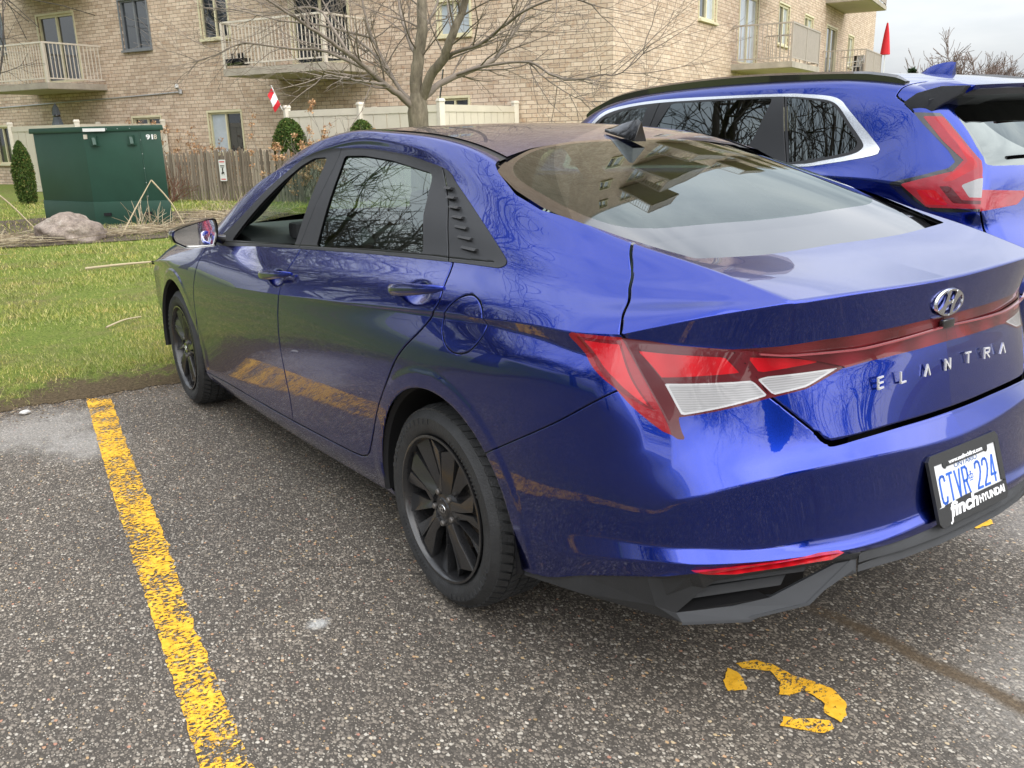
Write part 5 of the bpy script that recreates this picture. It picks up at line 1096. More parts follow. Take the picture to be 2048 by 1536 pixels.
grass_patch('grass', [(3.05, 3.9, -1.4, 3.2, 30000, .010, .028, .0014), (3.15, 5.2, -1.2, 3.0, 60000, .012, .032, .0015), (5.2, 8.5, -2.5, 3.0, 60000, .014, .036, .0024), (8.5, 13, -4, 2.5, 36000, .02, .045, .004), (13, 22, -7, 2, 24000, .03, .07, .007), (3.2, 9, -6, -1.2, 12000, .02, .05, .003)], 5, M['grass'], label='short green and yellowing lawn grass beyond the parking bays', cat='grass', kind='stuff')

# grit, soil crumbs and dead leaf bits washed to the edge of the lawn
rg = np.random.default_rng(3); n_ = 5200; x = 3.26-np.abs(rg.normal(0, .13, n_)); y = rg.uniform(-1.5, 3.4, n_); s = rg.uniform(.002, .008, n_); a = rg.uniform(0, 6.28, n_)
V = np.stack([np.stack([x+s*np.cos(a+k*2.1+rg.uniform(-.4, .4, n_)), y+s*np.sin(a+k*2.1), .003+rg.uniform(0, .006, n_)], 1) for k in range(3)], 1).reshape(-1, 3)
M['debris'] = randmat('leaf_bits', [(0, (.05, .035, .022)), (.5, (.16, .11, .065)), (1, (.36, .28, .18))]); tag(mesh_obj('debris', V, np.arange(len(V)).reshape(-1, 3), M['debris']), 'brown soil crumbs and leaf bits scattered along the lawn edge', 'debris', kind='stuff')
# ---------------------------------------------------------------- apartment building, two facades meeting at a corner
BC = Vector((13.5675, -11.8132, 0)); aL = math.radians(27.0); aR = math.radians(-64.5)
BLD = empty('apartment_building', BC, 'mottled cream brick apartment building with railed balconies behind the parked cars', 'building')
FL = Matrix.Rotation(aL, 4, 'Z'); FRt = Matrix.Rotation(aR, 4, 'Z')
FLOORS = [0, 3.02, 6.05, 9.05]
def setM(o, Mx): o.matrix_local = Mx; return o
def facade(Mx, sg, L, H, ops, thick=.11):
    """wall in the local xz plane (outside at +sg*y) with real openings and reveals"""
    xs = sorted({0, L}|{v for o in ops for v in o[:2]}); zs = sorted({-.3, H}|{v for o in ops for v in o[2:4]})
    V = []; F = []
    def q(a, b, c, d):
        k = len(V); V.extend([a, b, c, d]); F.append((k, k+1, k+2, k+3) if sg < 0 else (k+3, k+2, k+1, k))
    for i in range(len(xs)-1):
        for j in range(len(zs)-1):
            cx, cz = (xs[i]+xs[i+1])/2, (zs[j]+zs[j+1])/2
            if any(o[0] < cx < o[1] and o[2] < cz < o[3] for o in ops): continue
            q((xs[i], 0, zs[j]), (xs[i+1], 0, zs[j]), (xs[i+1], 0, zs[j+1]), (xs[i], 0, zs[j+1]))
    for o in ops:
        a, b, c, d = o[:4]; t = -sg*thick
        q((a, t, c), (a, 0, c), (a, 0, d), (a, t, d)); q((b, 0, c), (b, t, c), (b, t, d), (b, 0, d)); q((a, 0, c), (a, t, c), (b, t, c), (b, 0, c)); q((a, t, d), (a, 0, d), (b, 0, d), (b, t, d))
    return setM(mesh_obj('wall', V, F, M['brick'], BLD), Mx)
def window(Mx, sg, a, b, c, d, frame='cream', panes=2, kind='window', pale=(0, 0), sill=True, thick=.11, fw=.05):
    fm = MB(); y = -sg*(thick-.045)
    for x in [a+fw/2, b-fw/2]+([(a+b)/2] if panes == 2 else ([a+(b-a)*k/panes for k in range(1, panes)] if panes > 2 else [])): fm.box((x, y, (c+d)/2), (fw, .06, d-c))
    for z in (c+fw/2, d-fw/2): fm.box(((a+b)/2, y+sg*.002, z), (b-a, .062, fw))
    if sill: fm.box(((a+b)/2, sg*.02, c-.03), (b-a+.1, .14, .06))
    fm.box(((a+b)/2, sg*.012, d+.03), (b-a+.1, .03, .06))
    for x in (a-.025, b+.025): fm.box((x, sg*.010, (c+d)/2), (.05, .028, d-c))
    o = setM(fm.build(kind, M[frame], BLD), Mx)
    for k in range(panes):
        x0 = a+(b-a)*k/panes; x1 = a+(b-a)*(k+1)/panes; pm = MB(); yy = -sg*(thick-.02)
        pm.add([(x0, yy, c), (x1, yy, c), (x1, yy, d), (x0, yy, d)], [(0, 1, 2, 3) if sg < 0 else (3, 2, 1, 0)]); pm.build('pane', M['winpale'] if pale[min(k, 1)] else M['winglass'], o)
    return o
def balcony(Mx, sg, a, b, z, dep, rail, solid=False, step=.115):
    sl = MB(); sl.box(((a+b)/2, sg*dep/2, z+.10), (b-a, dep, .17)); slab = setM(sl.build('balcony', M['concrete'], BLD), Mx)
    sf = MB(); sf.box(((a+b)/2, sg*dep/2, z+.008), (b-a-.12, dep-.12, .014)); sf.build('soffit', M['soffit'], slab)
    r = MB(); zt, zb = z+1.27, z+.30; y1 = sg*(dep-.05)
    r.bar((a+.04, y1, zt), (b-.04, y1, zt), .055, .045); r.bar((a+.04, y1, zb), (b-.04, y1, zb), .035, .035)
    for x in (a+.04, b-.04): r.bar((x, sg*.02, zt), (x, y1, zt), .055, .045); r.bar((x, sg*.02, zb), (x, y1, zb), .035, .035); r.bar((x, y1, z+.18), (x, y1, zt), .06)
    n = max(1, int((b-a)/1.9)); [r.bar((a+(b-a)*k/n, y1, z+.18), (a+(b-a)*k/n, y1, zt), .05) for k in range(1, n)]
    if solid:                                             # ribbed panel on the long side, open balusters at the ends
        k = int((b-a-.1)/.055)
        for i in range(k): r.box((a+.07+i*.055, y1, (zt+zb)/2), (.038, .02, zt-zb-.03))
    else:
        k = int((b-a)/step)
        for i in range(1, k): r.bar((a+(b-a)*i/k, y1, zb), (a+(b-a)*i/k, y1, zt), .019)
    k = int(dep/.125)
    for x in (a+.04, b-.04):
        for i in range(1, k): r.bar((x, sg*dep*i/k, zb), (x, sg*dep*i/k, zt), .019)
    r.build('railing', M[rail], slab); return slab
def levels(fl, z0, z1): return (z0+fl, z1+fl)
Lops = []; Lw = []
for k in range(0, 6):
    dz = 3.02*k if k else 0; up = k*3.0
    add = lambda a, b, c, d, **q: (Lops.append((a, b, c, d)), Lw.append((a, b, c, d, q)))
    add(14.38, 15.52, 3.95+up, 5.32+up, frame='greyframe', pale=(0, 0)); add(11.28, 12.30, 4.05+up, 5.35+up, frame='cream'); add(17.58, 19.28, 3.19+up, 5.17+up, kind='balcony_door', sill=False, fw=.07)
    add(21.05, 22.25, 4.2+up, 5.35+up, frame='greyframe'); add(7.20, 9.06, 3.19+up, 5.17+up, kind='balcony_door', sill=False, fw=.06); add(3.62, 4.50, 3.62+up, 4.38+up, frame='cream', pale=(1, 1), sill=True); add(24.5, 25.6, 4.0+up, 5.3+up)
add(14.38, 15.56, .95, 2.03); add(11.17, 12.42, .95, 2.09, pale=(0, 1)); add(21.55, 22.45, .72, 1.92, frame='cream'); add(3.74, 4.56, 1.2, 2.18)
facade(FL, 1, 30, 20.9, Lops)
for a, b, c, d, q in Lw: window(FL, 1, a, b, c, d, **q)
Rops = []; Rw = []
for k in range(0, 6):
    up = 3.0*k; add = lambda a, b, c, d, **q: (Rops.append((a, b, c, d)), Rw.append((a, b, c, d, q)))
    add(5.95, 7.52, 4.20+up, 5.45+up, pale=(0, 1), fw=.08); add(9.98, 12.22, 3.26+up, 5.3+up, kind='balcony_door', pale=(1, 1), sill=False); add(15.05, 16.68, 4.12+up, 5.5+up, pale=(0, 1), fw=.08); add(19.34, 20.98, 4.15+up, 5.48+up, pale=(0, 1), fw=.08)
    add(23.9, 26.4, 3.3+up, 5.45+up, kind='balcony_door', sill=False); add(29.5, 31.1, 4.0+up, 5.45+up, pale=(0, 1), fw=.08)
facade(FRt, -1, 37.9, 20.9, Rops)
for a, b, c, d, q in Rw: window(FRt, -1, a, b, c, d, **q)
for k in range(6):
    z = 2.86+3.0*k
    balcony(FL, 1, 16.50, 19.9, z, 2.0, 'rail'); balcony(FL, 1, 6.40, 9.68, z, 2.0, 'rail')
    balcony(FRt, -1, 9.25, 13.35, z+.12, 1.85, 'rail2', solid=True); balcony(FRt, -1, 23.3, 28.0, z+.20+(.22 if k else 0), 1.85, 'rail2', solid=True)
m = MB(); cs = [Vector((0, 0)), Vector((30*math.cos(aL), 30*math.sin(aL))), Vector((30*math.cos(aL)+37.9*math.cos(aR), 30*math.sin(aL)+37.9*math.sin(aR))), Vector((37.9*math.cos(aR), 37.9*math.sin(aR)))]
m.prism([tuple(c) for c in cs], lambda x, y: (x, y, 20.9), lambda x, y: (x, y, 21.15)); m.build('roof', M['concrete'], BLD)
m = MB(); m.prism([tuple(c*.97+Vector((1.2, -.3))) for c in cs], lambda x, y: (x, y, -.2), lambda x, y: (x, y, 20.8)); m.build('inner_core', M['shell'], BLD)
def LP(s, off, z): v = FL @ Vector((s, off, z)); return v+BC
def RP(s, off, z): v = FRt @ Vector((s, -off, z)); return v+BC
# conduit and camera
m = MB(); a = [(-0+s, .03, z) for s, z in ((13.44, 2.70), (17.0, 2.62), (24, 2.50))]; m.tube([LP(*v) for v in a], .018, 6); tag(m.build('conduit', M['alu']), 'thin grey conduit running along the brick wall under the left balcony', 'conduit')
sc_ = empty('security_camera', LP(13.40, .03, 2.80), 'white dome security camera at the end of the wall conduit', 'security camera')
m = MB(); m.lathe([(0, .10), (.035, .095), (.055, .06), (.058, 0), (.04, -.02), (0, -.02)], (-.03, .09, .02), 'z', 16); m.build('housing', M['whiteplastic'], sc_, smooth=True)
m = MB(); m.box((0, 0, -.09), (.09, .07, .12)); m.bar((0, 0, -.06), (-.03, .09, 0), .03); m.build('bracket', M['alu'], sc_)
m = MB(); m.lathe([(0, -.055), (.03, -.04), (.042, -.015)], (-.03, .09, .02), 'z', 12); m.build('lens_dome', M['gloss'], sc_, smooth=True)
# white plastic chair, box and flag on the far balcony
def RB(s, off, z): return RP(s, off, z)
ch = empty('garden_chair', RB(24.3, 1.2, 3.27), 'white plastic garden chair on the far right balcony', 'chair', rz=aR+2.3)
m = MB(); m.box((0, 0, .42), (.46, .46, .03)); m.build('seat', M['whiteplastic'], ch)
m = MB(); [m.bar((-.22, y, .42), (-.30, y, .88), .035, .02) for y in (-.2, -.1, 0, .1, .2)]; m.bar((-.30, -.23, .88), (-.30, .23, .88), .04); m.build('backrest', M['whiteplastic'], ch)
for x in (-.2, .2):
    for y in (-.2, .2): m = MB(); m.bar((x, y, .42), (x*1.15, y*1.15, 0), .035); m.build('leg', M['whiteplastic'], ch)
m = MB(); [m.bar((.2, y, .62), (-.26, y, .66), .05, .025) for y in (-.24, .24)]; [m.bar((.2, y, .42), (.2, y, .62), .03) for y in (-.24, .24)]; m.build('armrest', M['whiteplastic'], ch)
bb = empty('barbecue', RB(25.5, 1.2, 3.27), 'black barbecue beside the white chair on the far right balcony', 'barbecue', rz=aR)
m = MB(); m.prism([(-.28, .62), (.28, .62), (.28, .78), (.18, .95), (-.18, .95), (-.28, .78)], lambda x, z: (x, -.2, z), lambda x, z: (x, .2, z)); m.build('lid', M['gloss'], bb, bevel=.02); m = MB(); m.box((0, 0, .32), (.5, .36, .56)); m.build('cabinet', M['blacktrim'], bb, bevel=.01)
pl = empty('planter', LP(9.25, 1.90, 3.06), 'black planter under the railing at the left end of the balcony by the bare tree', 'planter', rz=aL); m = MB(); m.prism([(-.26, .05), (.26, .05), (.32, .22), (-.32, .22)], lambda x, z: (x, -.12, z), lambda x, z: (x, .12, z)); m.build('trough', M['gloss'], pl, bevel=.01); m = MB(); [m.bar((x, 0, .2), (x*1.1, .02, .34), .06) for x in (-.2, -.05, .13)]; m.build('pots', M['shell'], pl)
fl = empty('flag', RB(28.0, 1.95, 4.3), 'red flag hanging furled at the right end of the far right balcony', 'flag')
m = MB(); m.tube([(0, 0, -.9), (.0, 0, 1.5)], .018, 6); m.build('pole', M['whiteplastic'], fl); V = []
m = MB(); V = [(.02*math.cos(a)+r*math.cos(a*1), r*math.sin(a), z) for z, r in ((1.45, .02), (1.0, .10), (.5, .16), (.05, .21)) for a in [k*.7 for k in range(9)]]; m.add(V, [(i*9+k, i*9+(k+1) % 9, (i+1)*9+(k+1) % 9, (i+1)*9+k) for i in range(3) for k in range(9)]); m.build('cloth', M['redcloth'], fl, smooth=True)
# fences
def vinyl(name, P, h, label):
    root = empty(name, (P[0][0], P[0][1], 0), label, 'fence'); o3 = Vector((P[0][0], P[0][1], 0))
    for i, a in enumerate(P):
        m = MB(); c = Vector((a[0], a[1], 0))-o3; m.box(c+Vector((0, 0, h/2)), (.13, .13, h)); m.prism([(-.08, -.08), (.08, -.08), (.08, .08), (-.08, .08)], lambda x, y: c+Vector((x, y, h)), lambda x, y: c+Vector((x*.75, y*.75, h+.06)))
        m.build('post', M['vinyl'], root, bevel=.006)
    for a, b in zip(P[:-1], P[1:]):
        a = Vector((*a, 0))-o3; b = Vector((*b, 0))-o3; d = (b-a).normalized(); m = MB(); up = Vector((0, 0, 1)); m.bar(a+d*.07+up*(h-.13), b-d*.07+up*(h-.13), .055, .14); m.bar(a+d*.07+up*.12, b-d*.07+up*.12, .055, .14); n = max(1, int((b-a).length/.30))
        for k in range(n): p0 = a+(b-a)*((k+.03)/n); p1 = a+(b-a)*((k+.97)/n); m.bar(p0+up*(h/2-.0), p1+up*(h/2), .022, h-.40)
        m.build('panel', M['vinyl'], root)
v2 = lambda v: (v.x, v.y)
vinyl('patio_fence', [v2(LP(2.42, .1, 0)), v2(LP(2.42, 3.4, 0)), v2(LP(4.45, 3.4, 0)), v2(LP(6.50, 3.4, 0)), v2(LP(6.50, .1, 0))], 2.0, 'beige vinyl patio fence behind the bare tree, right of the weathered pickets')
vinyl('patio_fence', [v2(LP(14.2, .1, 0)), v2(LP(14.2, 3.0, 0)), v2(LP(17.05, 3.0, 0)), v2(LP(17.05, .1, 0))], 1.90, 'beige vinyl patio fence behind the green transformer box')
pk = empty('picket_fence', LP(5.3, 4.6, 0), 'weathered grey picket fence between the green box and the blue sedan', 'fence'); rnd = random.Random(4); m = MB(); N_ = 50; m2 = MB(); o3 = LP(5.3, 4.6, 0)
for i in range(68):
    s = 5.3+i*.089; h = 1.08+rnd.uniform(-.05, .05)+.03*math.sin(s*2); lean = rnd.uniform(-.03, .03); a = LP(s, 4.6, .0)-o3; b = LP(s+lean, 4.6+rnd.uniform(-.01, .01), h)-o3; d = Vector((math.cos(aL), math.sin(aL), 0))*.029; t_ = Vector((-math.sin(aL), math.cos(aL), 0))*.010; c_ = b+Vector((0, 0, .05))
    mm = m if i % 2 == 0 else m2
    mm.add([a-d-t_, a+d-t_, b+d-t_, c_-t_, b-d-t_, a-d+t_, a+d+t_, b+d+t_, c_+t_, b-d+t_], [(0, 1, 2, 3, 4), (9, 8, 7, 6, 5), (0, 5, 6, 1), (1, 6, 7, 2), (2, 7, 8, 3), (3, 8, 9, 4), (4, 9, 5, 0)])
mm = MB(); mm.V = m.V+m2.V; k0 = len(m.V); mm.F = m.F+[tuple(i+k0 for i in f) for f in m2.F]; mm.build('pickets', M['picket'], pk)
m = MB(); [m.bar(LP(5.3, 4.57, z)-o3, LP(11.3, 4.57, z)-o3, .03, .07) for z in (.28, .85)]; m.build('stringers', M['picket'], pk)
m = MB(); [m.box(LP(5.3+k*2.2, 4.54, .5)-o3, (.08, .08, 1.0)) for k in range(3)]; m.build('posts', M['picket'], pk)
# sign on the pickets
sg = empty('warning_sign', LP(7.38, 4.66, .70), 'white sign with red lettering fixed to the picket fence', 'sign', rz=aL)
m = MB(); m.prism(rrect(.20, .46, .02), lambda x, z: (x, 0, z), lambda x, z: (x, .006, z)); m.build('board', M['whiteplastic'], sg)
SG = Matrix(((-1, 0, 0, 0), (0, 0, 1, .0075), (0, 1, 0, 0), (0, 0, 0, 1)))
m = MB(); [stroke(m, SG @ Matrix.Translation((0, .185-.0*i, 0)), [((-.07, 0), (.07, 0))], .022, .001) for i in range(1)]; stroke(m, SG @ Matrix.Translation((0, -.19, 0)), [((-.06, 0), (.06, 0))], .02, .001); m.build('red_lines', M['redcloth'], sg)
m = MB(); [stroke(m, SG, [(a, b)], w, .001) for a, b, w in (((-.06, .10), (.06, .10), .018), ((-.05, .07), (.05, .07), .012), ((0, .02), (0, -.03), .035), ((-.035, -.06), (.03, -.05), .03), ((-.03, -.10), (-.03, -.06), .012), ((.03, -.10), (.03, -.05), .012), ((.0, .035), (.01, .045), .03))]; m.build('black_figure', M['gloss'], sg)
fg = empty('small_flag', LP(6.62, 3.40, 1.95), 'small red and white flag on the left post of the beige fence', 'flag')
u_ = Vector((math.cos(aL), math.sin(aL), 0)); m = MB(); m.tube([(0, 0, 0), u_*.27+Vector((0, 0, .55))], .009, 5); m.build('stick', M['whiteplastic'], fg)
dn = (u_*.27+Vector((0, 0, .55))).normalized()
def flagpt(a, b): return u_*.27+Vector((0, 0, .55))-dn*(.05+a*.42)+Vector((.03*math.sin(a*5+b*3), .06*b, -.17*b))+u_*(.08*b)
for nm, a0, a1, mt in (('red_band', 0, .30, 'redcloth'), ('white_band', .30, .68, 'whitecloth'), ('red_band', .68, 1, 'redcloth')):
    m = MB(); m.add([flagpt(a0+(a1-a0)*i/4, j/4) for i in range(5) for j in range(5)], [(i*5+j, i*5+j+1, (i+1)*5+j+1, (i+1)*5+j) for i in range(4) for j in range(4)]); m.build(nm, M[mt], fg, smooth=True)
m = MB(); c0 = flagpt(.49, .5); ax_ = (flagpt(.6, .5)-flagpt(.4, .5)).normalized(); ay_ = (flagpt(.5, .7)-flagpt(.5, .3)).normalized(); nn_ = ax_.cross(ay_).normalized()*.004
for k in range(7): a = k*2*math.pi/7; m.add([c0+nn_, c0+nn_+(ax_*math.cos(a-.25)+ay_*math.sin(a-.25))*.03, c0+nn_+(ax_*math.cos(a)+ay_*math.sin(a))*.055, c0+nn_+(ax_*math.cos(a+.25)+ay_*math.sin(a+.25))*.03], [(0, 1, 2, 3)])
m.build('leaf', M['redcloth'], fg)
m = MB(); m.bar(LP(2.55, 3.35, 1.6), LP(2.35, 3.35, 2.62), .022, .022); tag(m.build('black_rod', M['gloss']), 'thin black rod leaning above the right end of the beige fence', 'rod')
um = empty('closed_umbrella', LP(17.7, 1.0, 0), 'folded grey patio umbrella standing behind the beige fence', 'umbrella')
m = MB(); m.tube([(0, 0, 0), (0, 0, 2.52)], .02, 8); m.build('pole', M['greyframe'], um); V = []; nn = 14
prof = [(2.50, .02), (2.40, .07), (2.22, .10), (2.15, .075), (1.9, .14), (1.5, .19), (1.2, .21)]
for z, r in prof: V += [(r*(1+.22*(k % 2))*math.cos(2*math.pi*k/nn), r*(1+.22*(k % 2))*math.sin(2*math.pi*k/nn), z) for k in range(nn)]
m = MB(); m.add(V, [(i*nn+k, i*nn+(k+1) % nn, (i+1)*nn+(k+1) % nn, (i+1)*nn+k) for i in range(len(prof)-1) for k in range(nn)]); m.build('canopy', M['umb'], um, smooth=True)
m = MB(); m.lathe([(.11, 0), (.112, .03), (.11, .06)], (0, 0, 2.13), 'z', 16); m.build('strap', M['gloss'], um)
# green transformer box
TB = empty('transformer_box', (14.3, -1.0, 0), 'dark green steel utility transformer box standing behind the boulder', 'transformer box'); o3 = Vector((14.3, -1.0, 0))
pm = Vector((14.15, -.86)); plf = Vector((15.55, -.32)); prt = Vector((13.42, -1.90)); bk = plf+(prt-pm)
H1 = 1.60; corners = [pm, plf, bk, prt]
m = MB(); cen = (pm+plf+bk+prt)/4
fl_ = lambda c, g=0: c+(c-cen)*g
m.prism([tuple(fl_(c)-Vector(o3[:2])) for c in corners], lambda x, y: (x, y, .42), lambda x, y: (x, y, H1-.04)); tb_ = m.build('cabinet', M['boxgreen'], TB, bevel=.012)
m = MB(); m.prism([tuple(fl_(c, .015)-Vector(o3[:2])) for c in corners], lambda x, y: (x, y, -.02), lambda x, y: (x, y, .425)); m.build('base_skirt', M['boxgreen'], TB, bevel=.01)
m = MB(); lidc = [fl_(c, .07 if i in (1, 2) else .05)-Vector(o3[:2]) for i, c in enumerate(corners)]; m.prism([tuple(c) for c in lidc], lambda x, y: (x, y, H1-.055), lambda x, y: (x*.99, y*.99, H1+.03)); m.build('lid', M['boxgreen'], TB, bevel=.012)
fd = (prt-pm).normalized(); fn = Vector((fd.y, -fd.x)); fn = -fn if fn.dot(Vector((-1, .3))) < 0 else fn
def FP(t, z, off=0): q = pm+fd*t+fn*off-Vector(o3[:2]); return Vector((q.x, q.y, z))
for t in (.17, .78):
    m = MB(); m.box(FP(t, 1.40, .02), (.10, .03, .16), Matrix.Rotation(math.atan2(fd.y, fd.x), 3, 'Z')); m.bar(FP(t, 1.45, .03), FP(t+.02, 1.34, .06), .05, .03); m.box(FP(t, 1.33, .008), (.16, .01, .02), Matrix.Rotation(math.atan2(fd.y, fd.x), 3, 'Z')); m.build('hasp', M['boxgreen'], TB)
m = MB(); m.bar(FP(.93, .43, .006), FP(.93, 1.52, .006), .012, .012); [m.lathe([(0, .02), (.010, .015), (.012, 0)], FP(.93, z, .0), 'z', 8) for z in ()]; m.build('door_edge', M['boxgreen'], TB)
m = MB(); [m.box(FP(.93, z, .013), (.012, .012, .012)) for z in (.5, .72, .95, 1.18, 1.40)]; [m.box(FP(t, 1.585, .07), (.012, .012, .01)) for t in (.42, .60, .80)]; m.build('rivets', M['alu'], TB)
m = MB(); m.box(FP(.22, 1.575, .075), (.36, .012, .05), Matrix.Rotation(math.atan2(fd.y, fd.x), 3, 'Z')); m.build('sticker', M['whiteplastic'], TB)
m = MB(); m.box(FP(.035, 1.47, .006), (.06, .012, .07), Matrix.Rotation(math.atan2(fd.y, fd.x), 3, 'Z')); m.build('small_label', M['vinyl'], TB)
zr = Vector((0, 0, 1)); f3 = Vector((fd.x, fd.y, 0)); n3 = Vector((fn.x, fn.y, 0)); q = FP(1.08, 1.44, .008); TMx = Matrix(((f3.x, 0, n3.x, q.x), (f3.y, 0, n3.y, q.y), (0, 1, 0, q.z), (0, 0, 0, 1)))
if f3.cross(zr).dot(n3) < 0: TMx = Matrix(((f3.x, 0, n3.x, q.x), (f3.y, 0, n3.y, q.y), (0, 1, 0, q.z), (0, 0, 0, 1)))
text_mesh('91', .105, 'unit_number', M['whitecloth'], TB, TMx, .001, width=.115, bold=.004)
q2 = FP(1.175, 1.44, .008); T2 = TMx.copy(); T2.translation = q2; text_mesh('8', .105, 'unit_number', M['vinyl'], TB, T2, .001, width=.05, bold=.001)
m = MB(); [m.box(FP(t, .22, .02), (.12, .02, .05), Matrix.Rotation(math.atan2(fd.y, fd.x), 3, 'Z')) for t in (.22, .90)]; m.build('lifting_slot', M['shell'], TB)
# ---------------------------------------------------------------- trees, shrubs, dead stems
class TW:
    """fast tube collector"""
    def __init__(s): s.V = []; s.F = []; s.n = 0
    def tube(s, P, R, k):
        P = np.array(P, float); R = np.array(R, float); d = np.gradient(P, axis=0); d /= np.maximum(np.linalg.norm(d, axis=1, keepdims=True), 1e-9)
        u = np.cross(d, np.array([.31, .17, .94])); u /= np.maximum(np.linalg.norm(u, axis=1, keepdims=True), 1e-6); w = np.cross(d, u); a = np.arange(k)*2*np.pi/k
        V = P[:, None]+(u[:, None]*np.cos(a)[None, :, None]+w[:, None]*np.sin(a)[None, :, None])*R[:, None, None]
        m = len(P); i = np.arange(m-1)[:, None]*k; j = np.arange(k)[None]; j2 = (j+1) % k
        F = np.stack([i+j, i+j2, i+k+j2, i+k+j], -1).reshape(-1, 4)+s.n; s.V.append(V.reshape(-1, 3)); s.F.append(F); s.n += m*k
    def build(s, name, mat, parent=None, smooth=True):
        V = np.concatenate(s.V); F = np.concatenate(s.F); me = bpy.data.meshes.new(name); me.vertices.add(len(V)); me.vertices.foreach_set('co', V.ravel()); me.loops.add(len(F)*4); me.loops.foreach_set('vertex_index', F.ravel()); me.polygons.add(len(F)); me.polygons.foreach_set('loop_start', np.arange(len(F))*4); me.polygons.foreach_set('loop_total', np.full(len(F), 4)); me.update(); me.materials.append(mat)
        me.polygons.foreach_set('use_smooth', [smooth]*len(F)); o = bpy.data.objects.new(name, me); COL.objects.link(o)
        if parent: o.parent = parent
        return o
def vrot(d, ang, rnd):
    u = np.cross(d, [rnd.gauss(0, 1), rnd.gauss(0, 1), rnd.gauss(0, 1)]); u /= max(np.linalg.norm(u), 1e-6); return d*math.cos(ang)+u*math.sin(ang)
def grow(tw, p, d, L, r, lev, rnd, up=.25, kids=(3, 5), spread=(.4, .95), ratio=.62, rmin=.0022, wob=.16, seg=6):
    n = max(3, seg-lev if lev < 4 else 3); pts = [np.array(p, float)]; rad = [r]; d = np.array(d, float); d /= np.linalg.norm(d)
    for i in range(n):
        d = d+np.array([rnd.gauss(0, wob), rnd.gauss(0, wob), rnd.gauss(0, wob*.7)+up*.16]); d /= np.linalg.norm(d); pts.append(pts[-1]+d*L/n); rad.append(max(rmin*.7, r*(1-.68*(i+1)/n)))
    tw.tube(pts, rad, 7 if r > .05 else (5 if r > .015 else 3))
    return pts, rad
def branchy(tw, p, d, L, r, lev, maxlev, rnd, **k):
    pts, rad = grow(tw, p, d, L, r, lev, rnd, **{q: v for q, v in k.items() if q in ('up', 'rmin', 'wob', 'seg')})
    if lev >= maxlev: return
    c = rnd.randint(*k.get('kids', (3, 5))); sp = k.get('spread', (.4, .95)); rt = k.get('ratio', .62); m = len(pts)
    for i in range(c):
        t = .25+.75*(i+rnd.random()*.8)/c; j = min(m-1, int(t*(m-1))); j0 = min(j, m-2); dd = np.array(pts[j0+1])-np.array(pts[j0]); dd /= max(np.linalg.norm(dd), 1e-6)
        branchy(tw, pts[j], vrot(dd, rnd.uniform(*sp), rnd), L*rt*rnd.uniform(.7, 1.15), max(k.get('rmin', .0022), rad[j]*rnd.uniform(.5, .72)), lev+1, maxlev, rnd, **k)
def bare_tree(name, loc, H, label, group, seed, trunk_r=.25, maxlev=5, mat='barkd', tmat='twig', limbs=6, rmin=.006, kids=(3, 5), spread=(.35, .8), fork=.28, copy_of=None):
    rnd = random.Random(seed); root = empty(name, loc, label, 'tree', group); tw = TW(); fh = H*fork
    tw.tube([(0, 0, -.1), (0, 0, .3), (.03*rnd.gauss(0, 1), .03, fh*.6), (.05, -.04, fh)], [trunk_r*1.35, trunk_r*1.05, trunk_r*.92, trunk_r*.85], 12); tw.build('trunk', M[mat], root)
    tc_ = TW()
    for i in range(limbs):
        a = 2*math.pi*(i+rnd.random()*.5)/limbs; el = rnd.uniform(.35, 1.15) if i else 1.45; d = (math.cos(a)*math.cos(el), math.sin(a)*math.cos(el), math.sin(el)); h0 = fh*rnd.uniform(.75, 1.0)
        branchy(tc_, (0.0, 0.0, h0), d, H*.38*rnd.uniform(.8, 1.15), trunk_r*rnd.uniform(.42, .62), 1, maxlev, rnd, up=.22, kids=kids, spread=spread, ratio=.66, rmin=rmin, wob=.17)
    tc_.build('crown', M[tmat], root); return root
